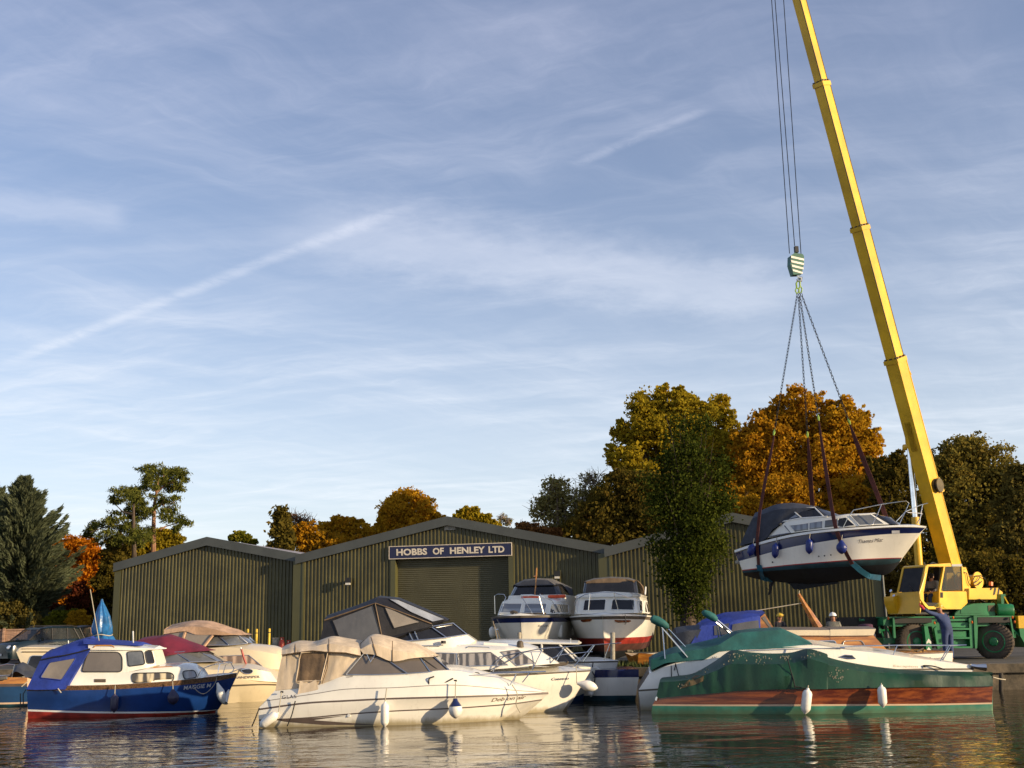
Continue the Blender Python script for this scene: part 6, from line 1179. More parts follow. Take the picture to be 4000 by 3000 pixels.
K.prism('front_frame', ZK((-240, 890), (350, 880), (350, 1160), (300, 1160), (260, 1010), (-240, 1000)), .5, -.9, 'crane_dark'); K.prism('front_outrigger', ZK((345, 1165), (905, 1170), (905, 1235), (345, 1240)), W0 - .3, -.6, 'crane_green')
K.prism('front_outrigger', ZK((340, 885), (390, 885), (385, 915), (358, 990), (345, 990)), W0 + .02, W0 - .3, 'crane_green')
K.tubes('front_bracing', [ZK((285, 1070, .8), (360, 1060, .8)), ZK((300, 1030, .8), (350, 1170, .8)), ZK((370, 990, .8), (450, 1160, .8)), ZK((290, 1100, .8), (290, 1010, .8)), ZK((90, 925, .6), (25, 930, .6), (30, 905, .6))], .035, 'crane_green')
for x in (700, 790, 880): K.prism('hazard_bar', ZK((x, 1175), (x - 70, 1330), (x - 115, 1330), (x - 45, 1175)), W0 - .1, W0 - .14, 'wear')
K.prism('rear_body', ZK((2135, 870), (2330, 865), (2330, 1035), (2145, 1035)), W0 + .1, -W0, 'crane_yellow'); K.prism('rear_bumper', ZK((2150, 1040), (2330, 1036), (2330, 1290), (2250, 1290), (2165, 1140)), W0 + .08, -W0, 'crane_green')
K.prism('rear_bracket', ZK((2070, 905), (2140, 880), (2140, 1040), (2170, 1150), (2070, 1110)), W0 - .1, .2, 'crane_dark'); K.tubes('rear_bracing', [ZK((2060, 1050, 1.1), (2165, 1150, 1.1)), ZK((2090, 1160, 1.1), (2100, 1080, 1.1))], .035, 'crane_green')
for x, y in ((410, 903), (1022, 965), (1270, 895), (1520, 955), (2088, 950), (2058, 890)): K.tube('marker_lamp', ZK((x - 6, y, W0 + .16), (x + 6, y, W0 + .16)), .045, 'amber', k=8)
hood = K.prism('engine_hood', ZK((1285, 870), (1290, 835), (1380, 755), (1560, 705), (1830, 698), (1835, 870)), .75, -.8, 'crane_green', bev=.02)
K.prism('hood_panel', ZK((1370, 838), (1375, 770), (1640, 730), (1642, 838)), .765, .74, 'crane_green'); K.prism('grille', ZK((1735, 732), (1825, 730), (1828, 812), (1738, 810)), .765, .74, 'wear')
b_ = MB(); q0, q1 = K.L(*ZK((1850, 795))[0], .7), K.L(*ZK((2070, 800))[0], .85); b_.lathe(q0, q1 - q0, [(0, .1), (.02, .22), ((q1 - q0).length - .06, .22), ((q1 - q0).length, .19)], 18); b_.build('air_tank', 'crane_green', KR)
K.prism('tank_bracket', ZK((1905, 580), (1965, 580), (1968, 610), (1945, 615), (1950, 750), (1915, 750)), .7, .4, 'crane_green'); K.tubes('prop_rod', [ZK((1940, 600, .6), (2020, 745, .6))], .03, 'crane_yellow')
# superstructure, slewed to the boom
pb_ = at(*ZK((1330, 620))[0], p.y + 1.4)
G = Fr((pb_.x, pb_.y, GZ), 35)
G.root = KR; Gi = G
def toK(o):                                                       # superstructure pieces are modelled in the slewed frame, then set into the crane's
    Mx = (Matrix.Translation(K.O) @ K.R.to_4x4()).inverted() @ (Matrix.Translation(G.O) @ G.R.to_4x4())
    o.data.transform(Mx); return o
def gp(name, P, w0, w1, m_, bev=0., par=None): return toK(G.prism(name, P, w0, w1, m_, par or KR, bev))
def gt(name, L_, r, m_, par=None):
    for P_ in L_: o = toK(G.tubes(name, [P_], r, m_, par or KR))
    return o
CW0, CW1 = .62, -.30
cabd = gp('cab', ZK((1086, 545), (1450, 545), (1465, 700), (1380, 782), (1180, 782), (1150, 770), (1086, 700)), CW0, CW1, 'crane_yellow', .015)
gp('cab_sill', ZK((830, 548), (878, 548), (884, 675), (945, 742), (1086, 744), (1086, 704), (1150, 772), (1182, 782), (935, 782), (840, 672)), CW0, CW1, 'crane_yellow', .008, cabd)
gp('cab_nose', ZK((828, 552), (838, 552), (842, 800), (832, 840)), CW0 - .02, CW1 - .25, 'crane_yellow', 0, cabd)
gp('cab_roof', ZK((905, 214), (930, 190), (1235, 168), (1245, 190), (1392, 192), (1392, 216)), CW0, CW1, 'crane_yellow', .008, cabd); gp('roof_strip', ZK((1252, 186), (1388, 180), (1390, 212), (1254, 214)), CW0 + .012, CW0 - .02, 'light_grey', 0, cabd)
for nm, P in (('front_pillar', ZK((905, 214), (942, 214), (880, 548), (838, 548))), ('door_pillar', ZK((1146, 214), (1166, 214), (1106, 545), (1086, 545))), ('rear_pillar', ZK((1384, 214), (1400, 214), (1418, 530), (1398, 545)))):
    gp(nm, P, CW0, CW0 - .07, 'crane_yellow', 0, cabd); a_ = gp(nm, P, CW0, CW0 - .07, 'crane_yellow', 0, cabd); a_.data.transform(Matrix.Translation(K.R.transposed() @ (G.R @ Vector((0, CW0 - CW1 - .07, 0)))))
gp('interior_panel', ZK((1086, 225), (1140, 225), (1110, 545), (1110, 700), (1070, 700), (1070, 545)), CW0 - .2, CW0 - .42, 'interior', 0, cabd); gp('floor', ZK((884, 690), (1086, 700), (1086, 742), (945, 742)), CW0 - .02, CW1, 'interior', 0, cabd)
gp('far_wall', ZK((842, 540), (1400, 540), (1400, 720), (880, 680)), CW1 + .04, CW1 + .02, 'interior', 0, cabd); gp('seat', ZK((1030, 500), (1080, 500), (1085, 640), (1000, 640), (1000, 600), (1035, 590)), CW0 - .25, CW1 + .15, 'interior', 0, cabd)
gp('door_glass', ZK((1170, 218), (1384, 218), (1402, 526), (1112, 535)), CW0 - .02, CW0 - .03, 'pane', 0, cabd)
a_, c_ = [G.L(x, y, CW0 - .02) for x, y in ZK((905, 216), (836, 545))]; dd = Vector((0, CW0 - CW1 - .04, 0)); o_ = mk('windscreen', [a_, c_, c_ + dd, a_ + dd], [(0, 1, 2, 3)], 'tinted', cabd, smooth=False); toK(o_)
gt('windscreen_frame', [[p_ for p_ in ZK((905, 214, CW1), (836, 547, CW1))]], .03, 'light_grey', cabd) if 0 else None
b_ = MB(); b_.tube([a_ + dd, c_ + dd], .03, 5); b_.tube([a_, a_ + dd], .03, 5); toK(b_.build('windscreen_frame', 'crane_yellow', cabd))
b_ = MB(); b_.tube([c_ + Vector((.02, .2, 0)), c_.lerp(a_, .25) + Vector((-.03, .45, 0))], .012, 4); b_.box(c_.x - .03, c_.x + .02, c_.y + .3, c_.y + .42, c_.z - .06, c_.z + .05); toK(b_.build('wiper', 'rubber', cabd))
gp('plate', ZK((1100, 556), (1135, 556), (1136, 630), (1100, 630)), CW0 + .008, CW0 - .01, 'interior', 0, cabd)
gt('door_rail', [ZK((905, 300, CW0 + .05), (850, 480, CW0 + .05), (822, 560, CW0 + .05), (828, 640, CW0 + .05), (900, 745, CW0 + .05), (945, 782, CW0 + .05))], .02, 'crane_yellow', cabd)
gt('roof_lamp', [ZK((880, 160, CW0 - .2), (890, 190, CW0 - .2)), ZK((960, 190, CW0 - .2), (1000, 165, CW0 - .3), (1045, 185, CW0 - .3))], .035, 'crane_dark', cabd)
gp('slew_body', ZK((760, 700), (1380, 785), (1380, 850), (770, 850)), CW0 - .35, -.5, 'crane_dark')
gp('front_winch_box', ZK((480, 612), (600, 602), (600, 690), (840, 690), (840, 845), (540, 845), (485, 700)), CW1 + .05, CW1 - .35, 'crane_yellow', .01)
gt('front_lamp', [ZK((440, 535, CW1), (452, 545, CW1)), ZK((480, 600, CW1), (492, 612, CW1))], .055, 'chrome')
cw = gp('counterweight', ZK((1480, 505), (1875, 497), (1900, 535), (1905, 648), (1480, 652)), .55, -.75, 'crane_yellow', .012); gp('counterweight_nose', ZK((1875, 510), (1930, 555), (1930, 600), (1898, 640)), .5, -.7, 'crane_yellow', .01, cw)
for q in (ZK((1762, 500), (1800, 500), (1772, 532), (1758, 525)), ZK((1815, 500), (1845, 500), (1828, 585), (1800, 598)), ZK((1868, 502), (1890, 512), (1870, 645), (1848, 645))): gp('hazard_stripe', q, .556, .54, 'crane_dark', 0, cw)
gp('turret_plate', ZK((1400, 270), (1440, 250), (1500, 400), (1500, 580), (1390, 580), (1390, 460)), .2, .12, 'crane_yellow'); gp('turret_plate', ZK((1180, 225), (1440, 225), (1500, 400), (1500, 580), (1190, 580)), -.55, -.62, 'crane_yellow')
c_ = G.L(*ZK((1605, 400))[0], .25); b_ = MB(); b_.lathe(c_, (0, 1, 0), [(0, .08), (0, .30), (.04, .30), (.05, .2), (.5, .2), (.51, .3), (.56, .3), (.56, .05)], 28); dr = toK(b_.build('winch_drum', 'crane_yellow', KR))
gt('hydraulic_hose', [ZK((1530, 400, .3), (1560, 340, .32), (1640, 335, .32), (1700, 380, .3), (1720, 440, .28)), ZK((1540, 440, .3), (1600, 400, .32), (1630, 350, .32)), ZK((1545, 460, .3), (1600, 460, .3), (1650, 410, .3)), ZK((1260, 260, .1), (1290, 330, .1), (1290, 420, .1), (1340, 490, .1)), ZK((1280, 380, .1), (1330, 295, .1), (1420, 285, .1), (1480, 350, .2)), ZK((1400, 285, .25), (1450, 300, .25), (1470, 420, .25), (1500, 470, .25))], .016, 'hose')
gt('beacon', [ZK((1770, 420, -.2), (1770, 470, -.2))], .075, 'amber')
# boom: four box sections, ram and rope
Yb = pb_.y + .45
Pb, Pt = at(3716, 2228, Yb), at(2996, -470, YR)
def proj(P):
    d = P - CAM; z = d.dot(_f); return CX + F * d.dot(CR) / z, CY - F * d.dot(CU) / z
def tpy(y):
    lo_, hi_ = 0., 1.
    for _ in range(40):
        m_ = (lo_ + hi_) / 2
        if proj(Pb.lerp(Pt, m_))[1] > y: lo_ = m_
        else: hi_ = m_
    return lo_
ax = (Pt - Pb).normalized(); sv = Vector((ax.y, -ax.x, 0)).normalized(); sv = -sv if sv.y > 0 else sv; nv = sv.cross(ax); nv = -nv if nv.z < 0 else nv   # sv: towards the viewer's side; nv: back of the boom
KM = (Matrix.Translation(K.O) @ K.R.to_4x4()).inverted()
def kw(o): o.data.transform(KM); return o
def bx(t0, t1, hw, hh, so=0., no=0., hw1=None, hh1=None):
    a, b = Pb.lerp(Pt, t0), Pb.lerp(Pt, t1); hw1 = hw1 or hw; hh1 = hh1 or hh
    return [a + sv * (s * hw + so) + nv * (n * hh + no) for s, n in ((-1, -1), (1, -1), (1, 1), (-1, 1))] + [b + sv * (s * hw1 + so) + nv * (n * hh1 + no) for s, n in ((-1, -1), (1, -1), (1, 1), (-1, 1))]
BOXF = [(3, 2, 1, 0), (4, 5, 6, 7), (0, 1, 5, 4), (1, 2, 6, 5), (2, 3, 7, 6), (3, 0, 4, 7)]
js = [0, tpy(1408), tpy(893), tpy(330), 1.0]
dims = [(.24, .31), (.205, .265), (.18, .235), (.15, .195)]
prev = None
for i in range(4):
    b_ = MB(); hw, hh = dims[i]; b_.add(bx(js[i] - (.0 if i == 0 else .01), js[i + 1], hw, hh), BOXF)
    sec = kw(b_.build('boom_section', 'crane_yellow', KR, smooth=False)); bevel(sec, .018)
    if i < 3:
        t = js[i + 1]; b_ = MB(); b_.add(bx(t - .0035, t + .0025, hw + .03, hh + .03), BOXF); kw(b_.build('collar', 'crane_yellow', sec, smooth=False))
        b_ = MB()
        for s in (-1, 0, 1): b_.add(bx(t + .0025, t + .0045, .04, .05, s * hw * .8, -hh * .9), BOXF); b_.add(bx(t + .0025, t + .005, .03, .04, hw, s * hh * .75), BOXF)
        kw(b_.build('wear_pad', 'wear', sec, smooth=False))
    for nn in (-1, 1):
        b_ = MB(); b_.add(bx(js[i] + .002, js[i + 1] - .004, .012, .014, hw, nn * hh), BOXF); kw(b_.build('edge_strip', 'wear' if i else 'crane_yellow', sec, smooth=False))
t = js[1]; b_ = MB(); b_.add(bx(.02, t - .002, .03, .03, dims[0][0] - .05, dims[0][1] + .05), BOXF); kw(b_.build('boom_rail', 'crane_yellow', KR, smooth=False))
b_ = MB(); q = Pb.lerp(Pt, t - .004) + nv * .28 + sv * .1; b_.tube([q, q + nv * .12, q + nv * .34 - ax * .55, q + nv * .1 - ax * .62], .028, 6); b_.box(0, .001, 0, .001, 0, .001); kw(b_.build('jib_bracket', 'crane_yellow', KR))
b_ = MB(); b_.add(bx(t - .028, t - .020, .07, .06, .12, .30), BOXF); kw(b_.build('sensor_box', 'crane_yellow', KR, smooth=False))
t3 = js[3]; b_ = MB(); q = Pb.lerp(Pt, t3) + nv * .2; b_.tube([q, q + nv * .36 - ax * .02, q + nv * .3 - ax * .12, q - ax * .18], .03, 5); kw(b_.build('jib_bracket', 'crane_yellow', KR))
tr_ = tpy(1900); b_ = MB(); q = Pb.lerp(Pt, tr_) + sv * (dims[0][0] + .08) + nv * .02; b_.lathe(q - sv * .07, sv, [(0, .05), (0, .24), (.05, .24), (.06, .16), (.12, .16), (.13, .24), (.17, .24), (.17, .05)], 22); kw(b_.build('hose_reel', 'wear', KR))
b_ = MB(); b_.add(bx(tr_ - .012, tr_ - .003, .06, .1, .28, .25), BOXF); b_.add(bx(tr_ - .005, tr_ + .009, .07, .05, .29, .18), BOXF); kw(b_.build('reel_bracket', 'crane_yellow', KR, smooth=False))
b_ = MB(); b_.tube([Pb.lerp(Pt, .005) + nv * .5, Pb.lerp(Pt, .4) + nv * .42, Pb.lerp(Pt, .99) + nv * .3], .011, 5); kw(b_.build('winch_rope', 'chain', KR))
a0 = at(*ZK((812, 175))[0], Yb - .35); a1 = at(3558, 2010, Yb - .55); a2 = at(3553, 1745, Yb - .55)
a0 = at(3594, 2260, Yb - .5); d = a2 - a0
kw(MB().tube([a0, a0.lerp(a2, .46)], .135, 16).build('ram_barrel', 'crane_yellow', KR)); kw(MB().tube([a0.lerp(a2, .45), a0.lerp(a2, .985)], .095, 16).build('ram_rod', 'chrome', KR))
tl = tpy(1740); b_ = MB(); q = Pb.lerp(Pt, tl) - nv * dims[0][1]; b_.prism([q + ax * .9 - sv * .12, q - ax * .15 - sv * .12, a2 - sv * .12 + (q - a2) * .0, a2 + ax * .15 - sv * .12], sv * .24); b_.tube([a2 - sv * .22, a2 + sv * .22], .11, 12); kw(b_.build('ram_lug', 'crane_yellow', KR, smooth=False))
# hoist cables
o = thing('hoist_cable', 'three thin steel cables dropping from the boom to the hook block', 'cable', at(3100, 1000, YR))
for (x0, x1, y1) in ((2981, 3084, 990), (2990, 3104, 960), (3029, 3129, 992)):
    MB().tube([at(x0, -470, YR) - o.location, at(x1, y1, YR) - o.location], .014, 5).build('strand', 'chain', o)

# ------------------------------------------------------------------ people
mat('skin', (.36, .17, .10), .55, .1); mat('overall_blue', (.035, .055, .14), .85, .25, 4, bump=.5, bsc=14); mat('shirt_grey', (.20, .19, .16), .9, .25, 5, bump=.5, bsc=12); mat('shirt_black', (.016, .016, .024), .9); mat('shirt_plum', (.09, .03, .06), .9, .2, 5, bump=.4)
mat('hat_yellow', (.62, .42, .02), .35, .05, coat=.3); mat('hat_white', (.82, .82, .80), .35, .04, coat=.3); mat('glove_red', (.42, .02, .05), .8); mat('trouser', (.03, .035, .06), .9, .3); mat('hair', (.03, .02, .012), .9); mat('boot', (.02, .016, .012), .7)
def skinmesh(name, J, E, m_, parent, root, lvl=2):
    k = list(J); me = bpy.data.meshes.new(name); me.from_pydata([J[a][0] for a in k], [(k.index(a), k.index(b)) for a, b in E], [])
    o = bpy.data.objects.new(name, me); COL.objects.link(o); o.modifiers.new('s', 'SKIN'); o.modifiers.new('d', 'SUBSURF').levels = lvl
    for i, a in enumerate(k):
        sd = me.skin_vertices[0].data[i]; r = J[a][1]; sd.radius = r if isinstance(r, tuple) else (r, r); sd.use_root = a == root
    dg = bpy.context.evaluated_depsgraph_get(); m2 = bpy.data.meshes.new_from_object(o.evaluated_get(dg)); bpy.data.objects.remove(o)
    m2.materials.clear(); m2.materials.append(M[m_]); m2.shade_smooth(); o = bpy.data.objects.new(name, m2); COL.objects.link(o); o.parent = parent; return o
def person(label, loc, face, J, top, bottom, hat=None, hatm=None, glove=None, cat_='person', hair=False):
    """J: joints in metres about the feet; face: unit direction the head looks"""
    root = thing('person', label, cat_, loc, 0, 'people working round the lift')
    V_ = {k: Vector(v) for k, v in J.items()}; f = Vector(face).normalized(); side = Vector((0, 0, 1)).cross(f).normalized()
    R = dict(pelvis=(.13, .11), waist=(.125, .10), chest=(.15, .11), neck=.052, head0=(.075, .075), head1=(.082, .085), shl=.06, shr=.06, ell=.043, elr=.043, wrl=.03, wrr=.03, hal=.035, har=.035, hil=.085, hir=.085, knl=.058, knr=.058, anl=.04, anr=.04, tol=.04, tor=.04)
    h = V_['head']; V_['head0'] = h - Vector((0, 0, .06)); V_['head1'] = h + Vector((0, 0, .05)); Js = {k: (V_[k], R[k]) for k in R if k in V_}
    E = [('pelvis', 'waist'), ('waist', 'chest'), ('chest', 'neck'), ('neck', 'head0'), ('head0', 'head1'), ('chest', 'shl'), ('shl', 'ell'), ('ell', 'wrl'), ('wrl', 'hal'), ('chest', 'shr'), ('shr', 'elr'), ('elr', 'wrr'), ('wrr', 'har'), ('pelvis', 'hil'), ('hil', 'knl'), ('knl', 'anl'), ('anl', 'tol'), ('pelvis', 'hir'), ('hir', 'knr'), ('knr', 'anr'), ('anr', 'tor')]
    body = skinmesh('body', Js, E, 'skin', root, 'pelvis')
    grow = lambda ks, g, tr=None: {k: (Js[k][0], tuple(x * g + .008 for x in Js[k][1]) if isinstance(Js[k][1], tuple) else Js[k][1] * g + .008) for k in ks}
    up_ = grow(['waist', 'chest', 'shl', 'ell', 'shr', 'elr', 'pelvis'], 1.16)
    up_['collar'] = (Js['chest'][0].lerp(Js['neck'][0], .62), .075)
    for q_ in ('waist', 'chest', 'pelvis'): up_[q_] = (up_[q_][0], tuple(x + .015 for x in up_[q_][1]))
    for a in 'lr': up_['cuff' + a] = (Js['el' + a][0].lerp(Js['wr' + a][0], .85), .05)
    ue = [('pelvis', 'waist'), ('waist', 'chest'), ('chest', 'collar'), ('chest', 'shl'), ('shl', 'ell'), ('ell', 'cuffl'), ('chest', 'shr'), ('shr', 'elr'), ('elr', 'cuffr')]
    lo_ = grow(['pelvis', 'hil', 'knl', 'hir', 'knr'], 1.2)
    for a in 'lr': lo_['hem' + a] = (Js['kn' + a][0].lerp(Js['an' + a][0], .9), .062)
    le = [('pelvis', 'hil'), ('hil', 'knl'), ('knl', 'heml'), ('pelvis', 'hir'), ('hir', 'knr'), ('knr', 'hemr')]
    if top == bottom: lo_.update(up_); skinmesh('overalls', lo_, ue + le, top, root, 'pelvis')
    else:
        lo_['belt'] = (Js['pelvis'][0].lerp(Js['waist'][0], .5), (.15, .125)); skinmesh('shirt', up_, ue, top, root, 'chest'); skinmesh('trousers', lo_, le + [('pelvis', 'belt')], bottom, root, 'pelvis')
    b = MB()
    for a in 'lr': b = MB(); b.tube([V_['an' + a] + Vector((0, 0, .03)), V_['an' + a] - Vector((0, 0, .03)), V_['to' + a]], [.05, .055, .045], 8); b.build('boot', 'boot', root)
    fc = MB(); c_ = h
    fc.tube([c_ + f * .085 + Vector((0, 0, .02)), c_ + f * .112 - Vector((0, 0, .02))], [.01, .017], 6); fc.build('nose', 'skin', body)
    for s in (-1, 1):
        MB().lathe(c_ + side * s * .086 - Vector((0, 0, .01)), side * s, [(0, .03), (.012, .033), (.016, .02)], 8).build('ear', 'skin', body)
        MB().lathe(c_ + f * .078 + side * s * .03 + Vector((0, 0, .018)), f, [(0, .014), (.006, .01)], 8).build('eye', 'hair', body)
        wr_, ha_ = V_['wrl' if s < 0 else 'wrr'], V_['hal' if s < 0 else 'har']; d_ = (ha_ - wr_).normalized(); q_ = d_.orthogonal().normalized(); n_ = d_.cross(q_)
        hb = MB()
        for k_ in range(4): st_ = ha_ + d_ * .03 + q_ * (k_ - 1.5) * .02; hb.tube([st_, st_ + d_ * .035 + n_ * .006, st_ + d_ * (.055 + .012 * (k_ in (1, 2))) + n_ * .025], [.0095, .009, .007], 6)
        hb.tube([ha_ + q_ * .03, ha_ + q_ * .05 + d_ * .025 + n_ * .012, ha_ + q_ * .048 + d_ * .05 + n_ * .02], [.011, .010, .008], 6); hb.build('hand', glove if glove and s < 0 else 'skin', body)
        if glove and s < 0: MB().lathe(wr_ - d_ * .04, d_, [(0, .045), (.06, .045), (.12, .05), (.16, .035)], 10).build('glove', glove, body)
    MB().tube([c_ + f * .086 - Vector((0, 0, .052)) - side * .025, c_ + f * .09 - Vector((0, 0, .054)), c_ + f * .086 - Vector((0, 0, .052)) + side * .025], .006, 5).build('mouth', 'glove_red' if 0 else 'hair', body)
    if hat:
        t_ = c_ + Vector((0, 0, .055)) ; b = MB(); b.lathe(t_, (0, 0, 1), [(-.005, .125), (.0, .135), (.012, .118), (.05, .112), (.09, .085), (.112, .04), (.115, .005)], 20)
        b.prism([t_ + side * .1 + f * .08, t_ + f * .175 + side * .05, t_ + f * .175 - side * .05, t_ - side * .1 + f * .08], (0, 0, .012)); b.tube([t_ + f * .1 + Vector((0, 0, .06)), t_ + Vector((0, 0, .118)), t_ - f * .1 + Vector((0, 0, .06))], .014, 6); b.build('hard_hat', hatm, root)
    else:
        MB().lathe(c_ + Vector((0, 0, .02)) - f * .012, (0, 0, 1), [(-.06, .088), (0, .1), (.06, .092), (.1, .05), (.11, .005)], 14).build('hair', 'hair', root)
    return root
def pxj(Y, base, **K_):
    out = {}
    for k, q in K_.items():
        P = at(q[0], q[1], Y + (q[2] if len(q) > 2 else 0)); out[k] = P - base
    return out
def zk(**K_): return {k: (3350 + v[0] / 3.403, 2150 + v[1] / 3.403) + tuple(v[2:]) for k, v in K_.items()}
Yp = 35.1; bs = at(3350 + 1205 / 3.403, 2590, Yp); bs.z = GZ
J = pxj(Yp, bs, **zk(head=(1085, 775, -.02), neck=(1105, 830), chest=(1120, 890), waist=(1165, 985), pelvis=(1190, 1060), shl=(1045, 855, -.05), ell=(945, 822, -.15), wrl=(868, 768, -.22), hal=(840, 738, -.25), shr=(1185, 870, .1), elr=(1215, 960, .25), wrr=(1180, 1040, .35), har=(1165, 1075, .38), hil=(1160, 1090, -.05), knl=(1165, 1270, -.05), anl=(1170, 1460, .0), hir=(1225, 1090, .05), knr=(1240, 1270, .05), anr=(1255, 1460, .05)))
J['tol'] = J['anl'] + Vector((-.05, .16, -.06)); J['tor'] = J['anr'] + Vector((-.05, .16, -.06))
person('worker in blue overalls and yellow hard hat reaching up with a red glove', bs, (-.55, .8, .15), J, 'overall_blue', 'overall_blue', True, 'hat_yellow', 'glove_red')
def stand(label, px, pytop, Y, face, top, hatm, arms=0., tall=None):
    p = at(px, pytop, Y); h_ = p.z - GZ; s = h_ / 1.78; f = Vector(face).normalized(); sd = Vector((0, 0, 1)).cross(f)
    J = dict(head=(0, 0, 1.585), neck=(0, 0, 1.46), chest=(0, 0, 1.30), waist=(0, 0, 1.10), pelvis=(0, 0, .95)); J = {k: Vector(v) for k, v in J.items()}
    for a, q in (('l', 1), ('r', -1)):
        J['sh' + a] = sd * q * .19 + Vector((0, 0, 1.38)); J['el' + a] = sd * q * .25 + Vector((0, 0, 1.10)) + f * arms * .1; J['wr' + a] = sd * q * (.24 - .1 * arms) + Vector((0, 0, .87 + .25 * arms)) + f * (.06 + .25 * arms); J['ha' + a] = J['wr' + a] + Vector((0, 0, -.08 + .06 * arms)) + f * (.02 + .06 * arms)
        J['hi' + a] = sd * q * .1 + Vector((0, 0, .88)); J['kn' + a] = sd * q * .12 + Vector((0, 0, .48)) + f * .03; J['an' + a] = sd * q * .13 + Vector((0, 0, .08)); J['to' + a] = sd * q * .15 + Vector((0, 0, .03)) + f * .17
    J = {k: v * s for k, v in J.items()}
    return person(label, (p.x, Y, GZ), f, J, top, 'trouser', True, hatm)
stand('worker seen from behind in grey striped shirt and white hard hat', 3252, 2391, 37.6, (.35, .93, 0), 'shirt_grey', 'hat_white')
stand('worker in black shirt and yellow hard hat facing the hanging boat', 3045, 2393, 40.5, (.45, -.85, .2), 'shirt_black', 'hat_yellow', .7)
Yp = 36.6; bs = at(3404, 2580, Yp); bs.z = GZ
J = {k: Vector(v) for k, v in dict(head=(.05, .62, 1.02), neck=(.03, .5, 1.08), chest=(.0, .34, 1.14), waist=(0, .1, 1.12), pelvis=(0, -.06, 1.0), shl=(-.19, .4, 1.12), ell=(-.24, .5, .86), wrl=(-.2, .6, .66), hal=(-.18, .62, .58), shr=(.19, .4, 1.12), elr=(.24, .5, .86), wrr=(.2, .6, .66), har=(.18, .62, .58), hil=(-.1, -.04, .9), knl=(-.12, .06, .48), anl=(-.13, 0, .08), tol=(-.14, .17, .03), hir=(.1, -.04, .9), knr=(.12, .06, .48), anr=(.13, 0, .08), tor=(.14, .17, .03)).items()}
person('worker in plum shirt bending over beside the crane front', bs, (0, .9, -.4), J, 'shirt_plum', 'trouser')
c_ = G.W(G.L(*ZK((1010, 640))[0], .2)); f = -(G.R @ Vector((1, 0, 0))); sd = Vector((0, 0, 1)).cross(f)
J = dict(pelvis=Vector((0, 0, .12)), waist=Vector((0, 0, .28)) - f * .03, chest=Vector((0, 0, .46)) - f * .02, neck=Vector((0, 0, .60)), head=Vector((0, 0, .71)) + f * .03)
for a, q in (('l', 1), ('r', -1)):
    J['sh' + a] = sd * q * .18 + Vector((0, 0, .53)); J['el' + a] = sd * q * .23 + Vector((0, 0, .30)) + f * .06; J['wr' + a] = sd * q * .17 + Vector((0, 0, .22)) + f * .26; J['ha' + a] = J['wr' + a] + f * .07
    J['hi' + a] = sd * q * .09 + Vector((0, 0, .1)) + f * .04; J['kn' + a] = sd * q * .11 + Vector((0, 0, .1)) + f * .36; J['an' + a] = sd * q * .11 + Vector((0, 0, -.22)) + f * .38; J['to' + a] = J['an' + a] + f * .14
person('crane operator in grey shirt seated in the open cab', c_, f, J, 'shirt_grey', 'trouser')

